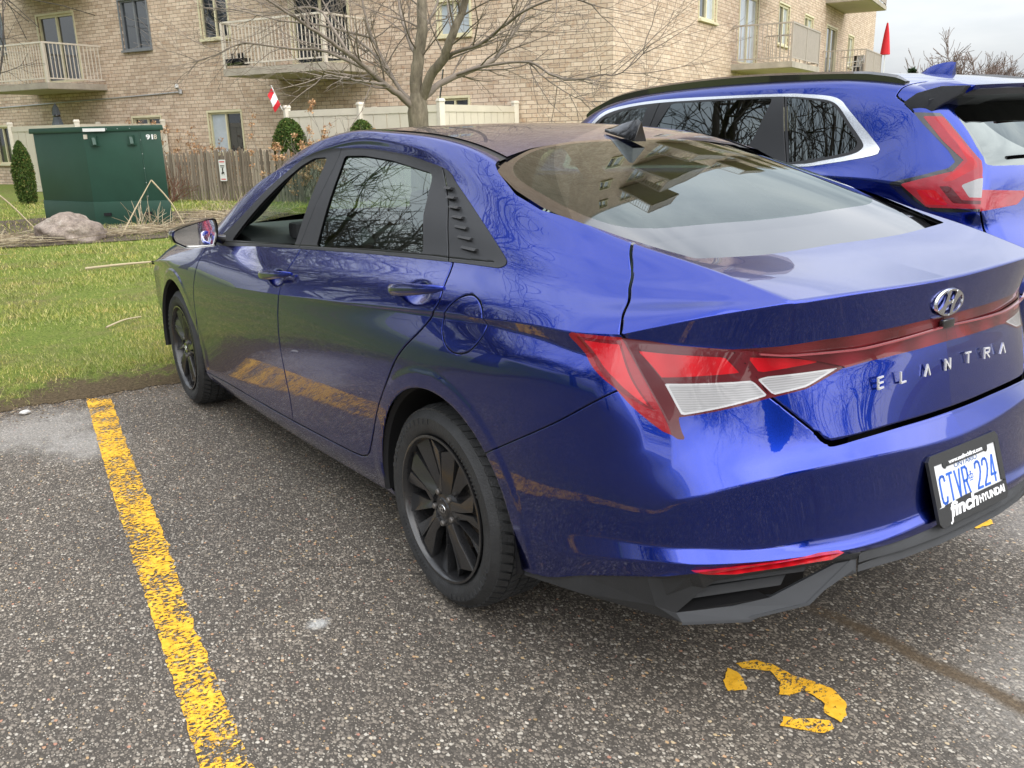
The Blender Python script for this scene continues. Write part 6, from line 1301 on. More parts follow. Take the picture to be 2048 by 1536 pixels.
LIMBS = {
    'leader': [(6.97, -3.08, 1.73), (6.98, -3.06, 1.92), (6.96, -3.09, 2.18), (6.92, -3.14, 2.49), (7.0, -3.2, 2.81), (7.06, -3.3, 3.22), (7.14, -3.35, 3.79), (7.1, -3.3, 4.6)],
    'second': [(6.94, -3.11, 1.78), (6.79, -3.15, 2.01), (6.62, -3.22, 2.18), (6.48, -3.25, 2.4), (6.41, -3.35, 2.64), (6.28, -3.36, 2.92), (6.12, -3.42, 3.42), (6.0, -3.5, 4.2)],
    'leftlow': [(6.98, -3.06, 1.62), (6.98, -2.88, 1.78), (6.91, -2.64, 1.91), (6.83, -2.4, 2.06), (6.75, -2.17, 2.19), (6.7, -1.88, 2.35), (6.68, -1.57, 2.52), (6.67, -1.24, 2.7)],
    'leftsteep': [(6.98, -3.06, 1.66), (7.26, -3.01, 1.88), (7.4, -2.98, 2.05), (7.55, -2.94, 2.27), (7.7, -2.9, 2.53), (7.83, -2.89, 2.89), (7.93, -2.92, 3.38)],
    'right': [(6.96, -3.10, 1.75), (7.0, -3.38, 1.93), (7.0, -3.73, 2.06), (6.98, -4.11, 2.2), (7.02, -4.4, 2.46), (7.07, -4.67, 2.76), (7.15, -4.91, 3.2)],
    'rightmid': [(6.88, -3.15, 2.0), (6.57, -3.3, 2.22), (6.15, -3.38, 2.28), (5.73, -3.45, 2.45), (5.36, -3.46, 2.55), (4.93, -3.56, 2.6), (4.59, -3.7, 2.48)],
    'rightthin': [(6.98, -3.6, 2.03), (6.59, -3.8, 2.11), (6.09, -3.98, 2.11), (5.73, -3.98, 1.97), (5.37, -3.97, 1.89), (4.97, -4.03, 1.91), (4.69, -4.07, 1.92), (4.39, -4.15, 2.13)],
    'rt2': [(6.09, -3.98, 2.1), (5.96, -4.17, 1.9), (5.73, -4.33, 1.73), (5.51, -4.46, 1.67)],
    'leftA': [(6.83, -2.4, 2.06), (7.15, -2.3, 2.18), (7.57, -2.21, 2.31), (7.92, -2.06, 2.34), (8.27, -1.91, 2.4), (8.66, -1.7, 2.45), (8.94, -1.48, 2.34), (9.2, -1.28, 2.27)],
    'leftB': [(6.75, -2.17, 2.19), (7.13, -2.15, 2.52), (7.37, -2.15, 2.69), (7.68, -2.06, 2.75), (8.16, -1.9, 2.74), (8.64, -1.73, 2.83)],
    'leftC': [(7.68, -2.90, 2.47), (8.12, -2.47, 2.63), (8.76, -2.25, 2.74), (9.46, -1.96, 2.92), (10.0, -1.7, 3.0)],
    'hang': [(6.91, -2.64, 1.91), (6.54, -2.3, 1.91), (6.18, -1.93, 1.91), (5.95, -1.57, 1.94), (5.75, -1.33, 1.89)],
    'leftD': [(7.4, -2.98, 2.05), (7.89, -2.98, 2.35), (8.41, -2.93, 2.62), (8.91, -2.91, 2.96), (9.37, -2.95, 3.43)],
    'up2': [(6.96, -3.09, 2.18), (7.37, -3.2, 2.48), (7.76, -3.34, 2.8), (8.13, -3.51, 3.29)], 'up3': [(6.92, -3.14, 2.49), (7.18, -3.47, 2.74), (7.46, -3.76, 3.16)]}
LR_ = dict(leader=(.078, .035), second=(.060, .024), leftlow=(.040, .009), leftsteep=(.030, .009), right=(.042, .011), rightmid=(.026, .005), rightthin=(.018, .004), rt2=(.010, .003), leftA=(.020, .005), leftB=(.018, .005), leftC=(.016, .004), hang=(.020, .004), leftD=(.020, .006), up2=(.028, .010), up3=(.02, .008))
mt_ = empty('bare_tree', (6.98, -3.07, 0), 'bare grey-barked tree with spreading limbs in front of the brick building', 'tree'); O3 = np.array([6.98, -3.07, 0.]); tw = TW(); rnd = random.Random(21)
tw.tube([(0, 0, -.1), (0, 0, .25), (.01, .01, .8), (0, 0, 1.3), (-.01, .01, 1.62), (0, -.01, 1.82)], [.19, .130, .112, .105, .118, .088], 14)
tw2 = TW()
for k, P in LIMBS.items():
    r0, r1 = LR_[k]; Q = crom([np.array(q)-O3 for q in P], 4); nQ = len(Q); R = [r0*(1-i/(nQ-1))+r1*i/(nQ-1) for i in range(nQ)]
    jit = np.array([[.012*noise.noise(Vector((i*.7, 3, hash(k) % 7 if False else len(k)))), .012*noise.noise(Vector((i*.7, 9, len(k)))), .012*noise.noise(Vector((i*.7, 5, len(k))))] for i in range(nQ)]); Q = Q+jit
    (tw if r0 > .05 else tw2).tube(Q, R, 10 if r0 > .03 else 6)
    nb = int(3+nQ*.42)
    for i in range(nb):
        j = int(nQ*(.22+.78*(i+rnd.random())/nb)); j = min(j, nQ-2); d = Q[j+1]-Q[j]; d /= np.linalg.norm(d); r = min(.013, R[j]*.5)
        dd = vrot(d, rnd.uniform(.45, 1.0), rnd); dd[2] = dd[2]*.7+rnd.uniform(-.12, .25)
        branchy(tw2, Q[j], dd, rnd.uniform(.5, 1.05), max(r, .006), 1, 3, rnd, up=rnd.uniform(-.1, .5), kids=(2, 3), spread=(.35, .85), ratio=.62, rmin=.0023, wob=.15)
tw.build('trunk', M['bark'], mt_); tw2.build('crown', M['twig'], mt_)
# small tree at the left edge
lt = empty('bare_tree', (17.6, 1.2, 0), 'slender bare tree at the left edge, partly in front of the left balcony', 'tree'); tw = TW(); rnd = random.Random(5)
for P, r0, r1 in (([(-.3, -.9, 0), (-.3, -.7, .8), (-.2, -.55, 1.4), (-.1, .0, 2.2), (0, .3, 3.2), (.1, .5, 4.6)], .07, .03), ([(-.25, -.6, 1.2), (-.2, -.1, 1.55), (0, .6, 2.0), (0, 1.2, 2.6)], .035, .012), ([(-.2, -.6, 1.35), (-.1, -1.1, 2.0), (0, -1.5, 2.9), (.1, -1.7, 4.0)], .03, .01), ([(-.1, -.1, 2.1), (0, -.7, 2.9), (0, -1.3, 3.4)], .022, .008), ([(-.3, -.75, .7), (-.3, .1, 1.0), (-.2, 1.0, 1.25)], .03, .01)):
    Q = crom(P, 4); tw.tube(Q, np.linspace(r0, r1, len(Q)), 7)
    for j in range(3, len(Q)-1, 2):
        d = Q[j+1]-Q[j]; d /= np.linalg.norm(d); branchy(tw, Q[j], vrot(d, rnd.uniform(.5, 1.0), rnd), rnd.uniform(.6, 1.2), .010, 1, 3, rnd, up=.4, kids=(2, 3), rmin=.0045, wob=.16)
tw.build('trunk', M['barkd'], lt)
# tall bare trees left of and behind the bays: they stand outside the frame but show in the glass and lacquer
sp_ = [(8.8, 7.6, 17, 31, .32), (21.0, 8.2, 17, 32, .34), (4.5, 12.5, 14, 33, .32), (22.0, 15.0, 14, 34, .30), (-2.5, 14.0, 12, 35, .26)]
protos = {}
for i, (x, y, H, sd_, tr) in enumerate(sp_[:2]): protos[i] = bare_tree('tall_bare_tree', (x, y, 0), H, 'tall dark bare tree mirrored in the side windows of the blue sedan', 'tall bare trees beyond the bays', sd_, tr, 5, 'barkd', 'barkd', 8, .013, (3, 5), (.35, .85), .16)
sp_.append((25.5, 6.5, 13, 36, .3))
for i, (x, y, H, sd_, tr) in enumerate(sp_[2:]):
    c = copy_tree(protos[i % 2]); c.location = (x, y, 0); c.rotation_euler = (0, 0, 1.7+i*1.9); c.scale = (1.05, 1.05, 1.08)
for i, (x, y) in enumerate(((-17, 5), (-22, -4), (-19, -14), (-24, 12))):
    c = copy_tree(protos[i % 2]); c.location = (x, y, 0); c.rotation_euler = (0, 0, .6+i*2.2); c.scale = (.8, .8, .75)
# leaf clouds
def leaf_cloud(name, pts, size, mat, parent, rnd, n=1):
    c = len(pts); a = rnd.uniform(0, 2*np.pi, (c, 3)); s = size*rnd.uniform(.6, 1.4, (c, 1)); u = rnd.normal(size=(c, 3)); u /= np.linalg.norm(u, axis=1, keepdims=True); w = np.cross(u, rnd.normal(size=(c, 3))); w /= np.linalg.norm(w, axis=1, keepdims=True)
    V = np.stack([pts-u*s*.5, pts+u*s*.5, pts+w*s], 1).reshape(-1, 3); F = np.arange(len(V)).reshape(-1, 3); me = bpy.data.meshes.new(name); me.vertices.add(len(V)); me.vertices.foreach_set('co', V.ravel()); me.loops.add(len(V)); me.loops.foreach_set('vertex_index', F.ravel()); me.polygons.add(c); me.polygons.foreach_set('loop_start', np.arange(c)*3); me.polygons.foreach_set('loop_total', np.full(c, 3)); me.update(); me.materials.append(mat)
    o = bpy.data.objects.new(name, me); COL.objects.link(o); o.parent = parent; return o
def cedar(loc, H, R, n, size, label, seed, mat='cedar', shape=1.0, cat='shrub', name='cedar_shrub'):
    rg = np.random.default_rng(seed); root = empty(name, loc, label, cat); t = rg.uniform(0, 1, n)**.8; prof = (np.sqrt(np.clip(1-np.abs(2*t-1)**2.6, 0, 1)) if shape > .85 else np.sin(np.pi*np.clip(.12+.88*t, 0, 1))**.6*shape+(1-t)*(1-shape)); a = rg.uniform(0, 2*np.pi, n)
    lump = 1+.20*np.array([noise.noise(Vector((math.cos(q)*1.6, math.sin(q)*1.6, h*H*2.2+seed))) for q, h in zip(a, t)]); rr = R*prof*lump*(1-.35*rg.uniform(0, 1, n)**2); rr *= rg.uniform(.75, 1.02, n)
    pts = np.stack([rr*np.cos(a), rr*np.sin(a), .06+t*H], 1); leaf_cloud('foliage', pts, size, M[mat], root, rg)
    tw = TW(); tw.tube([(0, 0, 0), (0, 0, H*.85)], [R*.12, .01], 6); tw.build('stem', M['barkd'], root); return root
cedar((21.4, -.80, 0), 1.38, .27, 16000, .03, 'narrow brownish-green cedar shrub between the beige fence and the green box', 3, shape=.8)
q = LP(5.9, 4.1, 0); cedar(tuple(q), 1.70, .40, 26000, .032, 'rounded green cedar shrub behind the roof of the sedan, by the fence post', 4, shape=.9)
q = LP(4.0, 4.0, 0); cedar(tuple(q), 1.62, .34, 12000, .03, 'small green shrub tip between the cedar shrub and the bare tree', 5, shape=.9)
def twig_shrub(loc, H, R, n, label, seed, heads=0, mat='twig', col=None, name='dry_shrub', lean=.5):
    rnd = random.Random(seed); root = empty(name, loc, label, 'shrub'); tw = TW(); hp = []
    for i in range(n):
        a = rnd.uniform(0, 6.28); el = rnd.uniform(lean, 1.5); d = (math.cos(a)*math.cos(el), math.sin(a)*math.cos(el), math.sin(el)); k0 = len(tw.V)
        branchy(tw, (rnd.gauss(0, R*.25), rnd.gauss(0, R*.25), 0), d, H*rnd.uniform(.6, 1), .010, 1, 3, rnd, up=.25, kids=(2, 3), spread=(.25, .6), ratio=.5, rmin=.0055, wob=.10)
        hp += [v[-1] for v in tw.V[k0:]]
    tw.build('stems', M[mat], root)
    if heads:
        rg = np.random.default_rng(seed); hp = np.array(hp); sel = hp[rg.integers(0, len(hp), heads)]; pts = np.repeat(sel, 14, 0)+rg.normal(0, .034, (heads*14, 3)); leaf_cloud('flower_heads', pts, .042, M['dryleaf'], root, rg)
    return root
q = LP(12.7, 2.2, 0); twig_shrub(tuple(q), 1.55, .8, 34, 'dry brown hydrangea bush against the brick wall, left of the small ground-floor window', 8, 230)
q = LP(9.9, 2.5, 0); twig_shrub(tuple(q), 1.45, .8, 20, 'thin dry hydrangea stems in front of the brick wall, right of the small window', 9, 120)
q = LP(5.0, 4.6, 0); twig_shrub(tuple(q), 1.75, .8, 24, 'dry hydrangea stems with pale brown heads in front of the beige fence', 10, 190)
q = LP(8.6, 5.3, 0); M['redtwig'] = simple('reddish_twig', (.16, .075, .045), .85, var=.3); twig_shrub(tuple(q), .95, .5, 34, 'low reddish leafless shrub in front of the picket fence', 11, 0, 'redtwig', lean=.35)
# planting bed round the box
bp_ = [(12.2, 1.9), (11.75, .9), (11.45, .2), (11.3, -.5), (11.2, -1.3), (11.25, -2.2), (11.7, -3.1), (12.6, -3.8), (13.8, -4.0), (15.2, -3.6), (16.2, -2.2), (16.6, -.5), (16.4, 1.2), (15.2, 2.2), (13.6, 2.5)]
Q = [(x+.10*noise.noise(Vector((x*3, y*3, 0))), y+.10*noise.noise(Vector((x*3, y*3, 7)))) for x, y in crom(bp_, 8, True)]; o = sheet('planting_bed', [tuple(v) for v in Q], .045, M['mulch'], kind='structure')
o = rock('boulder', (11.95, -.10, .15), (.40, .42, .27), 4.2, M['rock'], 5, .26); o.rotation_euler = (0, 0, .5); tag(o, 'pinkish grey granite boulder in the bed in front of the green box', 'boulder')
# straw: flattened dead stalks and upright tufts
rg = np.random.default_rng(12); tw = TW(); rnd = random.Random(14)
def strands(c, n, L, flat, spread, r=.004):
    for i in range(n):
        x = c[0]+rnd.gauss(0, spread[0]); y = c[1]+rnd.gauss(0, spread[1]); a = rnd.uniform(0, 6.28); l = L*rnd.uniform(.4, 1.1); el = rnd.uniform(0, .18) if flat else rnd.uniform(.6, 1.5); z0 = .05+(rnd.uniform(0, .09) if flat else 0)
        P = [(x, y, z0)]; d = np.array([math.cos(a)*math.cos(el), math.sin(a)*math.cos(el), math.sin(el)])
        for k in range(3): d = d+np.array([rnd.gauss(0, .12), rnd.gauss(0, .12), -.10 if not flat else rnd.gauss(0, .03)]); P.append(tuple(np.maximum(np.array(P[-1])+d*l/3, (-99, -99, .04))))
        tw.tube(P, [r, r*.9, r*.8, r*.4], 3)
strands((12.2, .95), 420, .6, True, (.35, .55)); strands((12.0, -1.2), 330, .5, True, (.22, .75)); strands((12.6, 1.3), 60, .5, False, (.3, .3)); strands((12.0, 1.6), 200, .6, True, (.4, .35)); strands((13.4, -2.9), 260, .55, True, (.6, .45)); strands((14.0, -3.3), 120, .55, False, (.8, .35))
strands((12.55, -1.35), 40, .62, False, (.06, .16), .006); tag(tw.build('dead_stalks', M['straw']), 'flattened dry straw stalks strewn over the bed round the boulder', 'straw', kind='stuff')
def reed(P, label, r=.013):
    t = TW(); t.tube(crom(P, 3), np.linspace(r, r*.6, len(crom(P, 3))), 6); tag(t.build('bent_reed', M['straw']), label, 'reed')
reed([(11.9, -.75, .03), (12.0, -1.05, .45), (12.05, -1.32, .82)], 'long dry reed rising to a bend in front of the green box'); reed([(12.05, -1.32, .82), (12.0, -1.55, .48), (11.9, -1.72, .04)], 'drooping half of the broken reed in front of the right edge of the green box')
reed([(12.6, 1.25, .10), (12.8, .95, .5), (12.9, .75, .82)], 'pale dry reed leaning up at the far left, by the cedar shrub'); reed([(12.9, .75, .82), (12.9, .50, .55), (12.8, .22, .15)], 'thin dry reed sloping down to the boulder from the far left')
def twig(P, r, label): t = TW(); Q = crom(P, 4); t.tube(Q, [r*(1-.5*i/len(Q)) for i in range(len(Q))], 6); tag(t.build('fallen_twig', M['straw']), label, 'twig')
twig([(8.5, .35, .06), (8.35, .05, .085), (8.4, -.3, .075), (8.2, -.62, .09)], .016, 'long fallen twig lying on the lawn left of the sedan bonnet'); twig([(5.0, .85, .05), (5.1, .70, .07), (5.2, .55, .06)], .008, 'short fallen twig lying on the lawn near the sedan front wheel')
# far trees beyond the car park at the right
fp = bare_tree('far_tree', (34, -64, 0), 9.5, 'leafless brownish tree on the skyline behind the bright blue car', 'bare trees on the far skyline', 51, .22, 4, 'twigfar', 'twigfar', 9, .022, (4, 6), (.3, .8), .18)
for i in range(13):
    t_ = i/12; px_az = math.radians(-34.9-22.5-9.5*t_)-.015*((i*7) % 3); D = 62+((i*37) % 29); c = copy_tree(fp); c.location = (CAM.x+D*math.cos(px_az), CAM.y+D*math.sin(px_az), 0); c.rotation_euler = (0, 0, i*1.3); s = [.62, .70, .58, .74, .66, .95, 1.12, 1.0, 1.08, .82, .78, 1.05, 1.1][i]*D/75*.66; c.scale = (s*1.15, s*1.15, s)
q = (CAM.x+70*math.cos(math.radians(-34.9-23.6)), CAM.y+70*math.sin(math.radians(-34.9-23.6)), 0); cedar(q, 4.5, .8, 5000, .30, 'dark evergreen tip on the skyline left of the bare trees', 6, 'spruce', .15, 'tree', 'spruce_tree')
cedar((-16, -1.5, 0), 9, 2.4, 14000, .45, 'dark spruce tree behind the camera, mirrored in the boot lid', 7, 'spruce', .15, 'tree', 'spruce_tree')
# ---------------------------------------------------------------- the taller blue car beyond
SY = -2.93
def suv_surface(level=4):
    X = [4.40, 4.1, 3.6, 3.1, 2.65, 2.17, 1.65, 1.2, .92, .68, .50]
    def f(*kv): xs = sorted(kv); return lambda x: ip(x, [k for k, v in xs], [v for k, v in xs])
    tp = f((4.4, .10), (4.1, .05), (3.6, 0), (1.2, 0), (.9, .003), (.68, .012), (.5, .03))
    tpu = f((4.4, .12), (4.1, .06), (3.6, 0), (1.2, 0), (.9, .0), (.68, .008), (.5, .02))
    zf = dict(a=f((4.4, .30), (.5, .30)), b=f((4.4, .48), (.5, .50)), c=f((4.4, .68), (.5, .74)), d=f((4.4, .84), (3, .92), (.5, .95)), L=f((4.4, .95), (3.6, 1.06), (2.6, 1.12), (1.1, 1.145), (.68, 1.13), (.5, 1.115)),
              B=f((4.4, .98), (3.6, 1.09), (3.1, 1.13), (2.2, 1.155), (1.0, 1.185), (.68, 1.20), (.5, 1.205)), W=f((4.4, .99), (3.6, 1.11), (3.1, 1.28), (2.65, 1.36), (1.2, 1.375), (.68, 1.36), (.5, 1.34)),
              T=f((4.4, 1.0), (3.6, 1.12), (3.1, 1.40), (2.9, 1.475), (2.65, 1.535), (2.17, 1.568), (1.65, 1.572), (1.2, 1.568), (.92, 1.56), (.68, 1.535), (.5, 1.505)), R=f((4.4, 1.0), (3.6, 1.13), (3.1, 1.455), (2.65, 1.590), (2.17, 1.63), (1.65, 1.642), (1.2, 1.638), (.92, 1.628), (.68, 1.605), (.5, 1.575)),
              r=f((4.4, 1.01), (3.7, 1.15), (3.1, 1.50), (2.65, 1.618), (2.17, 1.655), (1.65, 1.668), (1.2, 1.665), (.92, 1.655), (.68, 1.635), (.5, 1.612)))
    yf = dict(a=.86, b=.91, c=.922, d=.928, L=.934, B=.885, W=.825, T=.760, R=.672, r=.36)
    rows = {}
    order = ['a', 'b', 'c', 'd', 'L', 'B', 'W', 'T', 'R', 'r', 'z']
    for k in order[:-1]: rows[k] = [(x, yf[k]-(tp(x) if k in 'abcdL' else tpu(x))*(1 if k != 'r' else 0), zf[k](x)) for x in X]
    rows['z'] = [(x+.02, 0, zf['r'](x)+.012) for x in X]
    V_ = dict(a=(-.05, .80, .32), b=(-.10, .81, .50), c=(-.09, .835, .74), d=(.00, .850, .93), L=(.015, .842, 1.05), B=(.055, .790, 1.19), W=(.150, .735, 1.32), T=(.300, .690, 1.465), R=(.395, .625, 1.555), r=(.37, .34, 1.592), z=(.36, 0, 1.602))
    M_ = dict(a=(.28, .88, .30), b=(.24, .895, .50), c=(.24, .905, .74), d=(.25, .908, .94), L=(.265, .905, 1.085), B=(.29, .862, 1.20), W=(.335, .795, 1.335), T=(.41, .733, 1.49), R=(.46, .652, 1.568), r=(.44, .35, 1.603), z=(.44, 0, 1.614))
    h1 = dict(a=(-.13, .5, .32), b=(-.18, .5, .50), c=(-.18, .5, .74), d=(-.075, .5, .93), L=(-.055, .5, 1.05), B=(-.02, .5, 1.19), W=(.085, .5, 1.32), T=(.24, .5, 1.465), R=(.36, .48, 1.565))
    h0 = {k: (v[0]-.035, 0, v[2]) for k, v in h1.items()}; h0['R'] = (.33, 0, 1.575)
    for k in order: rows[k] = rows[k]+[M_[k], V_[k]]
    V = []; idx = {}
    def vid(p):
        k = tuple(round(c, 5) for c in p)
        if k not in idx: idx[k] = len(V); V.append(p)
        return idx[k]
    F = []; tg = []; crs = {}
    for i in range(len(order)-1):
        for c in range(len(X)+1):
            a, b = rows[order[i]], rows[order[i+1]]; F.append((vid(a[c]), vid(b[c]), vid(b[c+1]), vid(a[c+1]))); tg.append(i*100+c)
    for i in range(8):
        k, k2 = order[i], order[i+1]
        for A, B_, t in ((V_, h1, 20), (h1, h0, 21)): F.append((vid(A[k]), vid(A[k2]), vid(B_[k2]), vid(B_[k]))); tg.append(i*100+t)
    F.append((vid(V_['R']), vid(V_['r']), vid(h0['R']), vid(h1['R']))); tg.append(822); 
    F.append((vid(h0['R']), vid(V_['r']), vid(V_['z']), vid((V_['z'][0]-.015, 0, 1.588)))); tg.append(822)
    def cre(P, w):
        for a, b in zip(P[:-1], P[1:]): crs[tuple(sorted((vid(a), vid(b))))] = w
    cre(rows['L'][2:12], .75); cre([V_[k] for k in ('d', 'L', 'B', 'W', 'T', 'R')], .5); cre([h1[k] for k in ('d',)]+[h0['d']], .6); cre(rows['R'][:12], .25)
    return V, F, crs, tg, level
def suv_half():
    V, F, crs, tg, lv = suv_surface(); W, Q, tag_ = subdiv_surface(V, F, crs, tg, lv)
    x, z = W[:, 0], W[:, 2]; side = W[:, 1] > .6
    for cx in (.86, 3.56):
        r = np.hypot(x-cx, z-.36); t = np.clip((.47-r)/.03, 0, 1); W[:, 1] += np.where(side, .012*t, 0)
    N = fair_normals(normals_of(W, Q), Q); T = np.concatenate([Q[:, [0, 1, 2]], Q[:, [0, 2, 3]]]); S = Surf(W, N, T, np.concatenate([tag_, tag_])); o = {}
    R = lambda S: S.tag//100; Cc = lambda S: S.tag % 100
    for cx in (.86, 3.56):
        m = (R(S) < 4) & (Cc(S) < 12); n, S = carve(S, m, np.hypot(S.V[:, 0]-cx, S.V[:, 2]-.36)-.40)
    CO = [(3.05, 1.27), (2.95, 1.36), (2.805, 1.495), (2.596, 1.545), (2.2, 1.572), (1.672, 1.572), (1.236, 1.566), (1.073, 1.556), (.925, 1.540), (.850, 1.515), (.795, 1.47), (.585, 1.295), (.560, 1.262), (.590, 1.237), (.829, 1.196), (1.1, 1.172), (2.2, 1.148), (3.0, 1.128), (3.08, 1.18)]
    CI = [(2.99, 1.265), (2.91, 1.358), (2.78, 1.476), (2.586, 1.526), (2.25, 1.553), (1.672, 1.557), (1.236, 1.551), (.997, 1.530), (.905, 1.512), (.846, 1.478), (.765, 1.40), (.665, 1.305), (.655, 1.272), (.705, 1.242), (.880, 1.208), (1.1, 1.186), (2.2, 1.166), (2.95, 1.150), (3.0, 1.19)]
    m = (R(S) >= 4) & (R(S) <= 7) & (Cc(S) <= 10); dl, S = carve(S, m, sdf(S.V[:, XZ], crom(CO, 3, True))); gi, ch = dl.split(sdf(dl.V[:, XZ], crom(CI, 3, True))); o['chrome'] = ch
    for k, poly in (('pane_q', [(1.205, 1.545), (.997, 1.520), (.916, 1.506), (.864, 1.474), (.783, 1.395), (.692, 1.305), (.690, 1.280), (.727, 1.253), (.86, 1.228), (1.08, 1.198)]), ('pane_r', [(1.30, 1.546), (2.10, 1.546), (2.225, 1.35), (2.30, 1.168), (1.47, 1.185), (1.37, 1.33)]), ('pane_f', [(2.32, 1.532), (2.55, 1.515), (2.75, 1.468), (2.93, 1.29), (2.90, 1.165), (2.38, 1.170)])):
        o[k], gi = gi.split(sdf(gi.V[:, XZ], poly))
    for ln in ([(1.232, 1.57), (1.16, 1.35), (1.089, 1.17)], [(2.205, 1.58), (2.27, 1.35), (2.34, 1.14)]): gi = gap(gi, np.ones(len(gi.T), bool), XZ, crom(ln, 6), .003)
    o['pillar'] = gi
    lampo = [(.442, 1.443), (.397, 1.441), (.320, 1.436), (.275, 1.399), (.062, 1.210), (.049, 1.184), (.042, 1.150), (.018, 1.10), (.005, 1.05), (-.02, .992), (.12, .983), (.246, .981), (.310, 1.005), (.449, 1.102), (.440, 1.113), (.30, 1.148), (.187, 1.182), (.168, 1.211), (.220, 1.264), (.384, 1.392)]
    m = (R(S) < 8) & (Cc(S) >= 9) & (Cc(S) <= 12); lp, S = carve(S, m, sdf(S.V[:, XZ], lampo))
    for k, poly in (('clear', [(.108, 1.106), (.04, 1.140), (-.02, 1.11), (-.02, 1.052), (.058, 1.052)]), ('bright', [(.340, 1.415), (.300, 1.415), (.175, 1.30), (.080, 1.207), (.070, 1.184), (.15, 1.125), (.205, 1.118), (.130, 1.19), (.118, 1.215), (.2, 1.30)]), ('low', [(.300, 1.082), (.213, 1.083), (.135, 1.015), (.245, 1.014)]), ('lowr', [(.20, 1.10), (.12, 1.025), (.0, 1.022), (.0, 1.038), (.085, 1.04), (.15, 1.10)]),
                    ('red', [(.391, 1.423), (.304, 1.420), (.061, 1.208), (.052, 1.185), (.04, 1.145), (-.02, 1.15), (-.02, 1.003), (.235, 1.001), (.385, 1.105), (.162, 1.168), (.136, 1.217), (.259, 1.306)])):
        o[k], lp = lp.split(sdf(lp.V[:, XZ], poly))
    o['lampframe'] = lp
    m = (R(S) < 8) & (Cc(S) >= 20) & (Cc(S) < 22); l2, S = carve(S, m, sdf(S.V[:, YZ], [(.90, 1.091), (.567, 1.071), (.560, 1.053), (.617, 1.010), (.90, .99)])); o['lamp2'] = l2
    m = (R(S) < 8) & (Cc(S) >= 12) & (Cc(S) < 22); g, S = carve(S, m, sdf(S.V[:, YZ], [(.77, 1.20), (.76, 1.23), (.735, 1.37), (.69, 1.45), (.5, 1.53), (-.1, 1.53), (-.1, 1.186), (.55, 1.188), (.74, 1.192)])); o['glass'] = g
    m = (R(S) < 8) & (Cc(S) >= 12); S = gap(S, m, YZ, [(.862, .99), (.838, .93), (.833, .86), (.80, .62), (.6, .58), (-.1, .57)], .004)
    m = (R(S) <= 9) & (Cc(S) >= 8) & (Cc(S) <= 12); S = gap(S, m, XZ, crom([(.50, 1.600), (.545, 1.572), (.556, 1.540), (.553, 1.522), (.502, 1.490), (.442, 1.443)], 6), .0035)
    m = (R(S) < 6) & (Cc(S) < 11); S = gap(S, m, XZ, crom([(1.085, 1.19), (1.10, 1.0), (1.25, .8), (1.36, .62), (1.40, .45), (1.42, .3)], 8), .003); m = (R(S) < 6) & (Cc(S) < 11); S = gap(S, m, XZ, crom([(2.34, 1.16), (2.36, .9), (2.33, .5), (2.33, .3)], 8), .003)
    c = S.cen(); gd = (c[:, 2] < .42) | ((np.minimum(np.hypot(c[:, 0]-.86, c[:, 2]-.36), np.hypot(c[:, 0]-3.56, c[:, 2]-.36)) < .45) & (c[:, 1] > .7) & (c[:, 2] < .85))
    ht = (c[:, 0] < .12) & (c[:, 2] > .57) & (np.abs(c[:, 1]) < np.interp(c[:, 2], [.57, .62, .86, .93, .99, 1.5], [.7, .8, .833, .838, .855, .9])) & (c[:, 2] < 1.2)
    o['cladding'] = S.sub(gd); o['hatch'] = S.sub(ht & ~gd); o['body'] = S.sub(~gd & ~ht); return o
SUV = empty('parked_suv', (0, SY, 0), 'bright blue sport utility vehicle with chrome window trim parked beyond the sedan', 'car')
HS = suv_half(); HM = {k: v.mirror() for k, v in HS.items()}; bs = lambda k: HS[k].compact().join(HM[k].compact())
def sp(S, n, mt, par=SUV, off=0): return part(S, n, mt, par, off)
part.__defaults__
sb = sp(bs('body'), 'body', M['suvblue']); hatch = sp(bs('hatch'), 'tailgate', M['suvblue']); sp(bs('cladding'), 'cladding', M['plastic'])
inn = bs('body').join(bs('hatch'))
for k_ in ('lampframe', 'red', 'clear', 'bright', 'low', 'lowr', 'lamp2', 'cladding'): inn = inn.join(bs(k_))
sp(inn, 'inner_shell', M['shell'], SUV, -.014)
for H_ in (HS, HM):
    sp(H_['chrome'], 'window_trim', M['chrome'], SUV, .002); pq = sp(H_['pillar'], 'window_pillars', M['blacktrim'], SUV, .001)
    for k in ('pane_q', 'pane_r', 'pane_f'): sp(fair(H_[k], 1, 2), 'window_pane', M['suvglass'] if k != 'pane_f' else M['suvglass2'], pq, -.002)
    fr3 = sp(H_['lampframe'], 'tail_lamp', M['gloss'], SUV, .002)
    for k, mt in (('clear', 'lenswhite'), ('bright', 'lensbright'), ('low', 'lensbright'), ('lowr', 'lensframe'), ('red', 'lensred3')): sp(H_[k], 'lens_'+('clear' if k == 'clear' else 'red'), M[mt], fr3, .004)
    sp(H_['lamp2'], 'gate_lamp', M['lensred3'], hatch, .003)
sp(bs('glass'), 'rear_window', M['suvglass'], hatch, -.002)
m = MB(); m.box((2.2, 0, .28), (4.2, 1.7, .03)); m.build('floor_pan', M['shell'], SUV)
m = MB(); m.box((2.2, 0, 1.0), (2.9, 1.45, .35)); m.box((1.0, 0, 1.2), (.15, 1.3, .3)); m.box((2.1, 0, 1.2), (.15, 1.3, .3)); m.build('cabin', M['seat'], SUV)
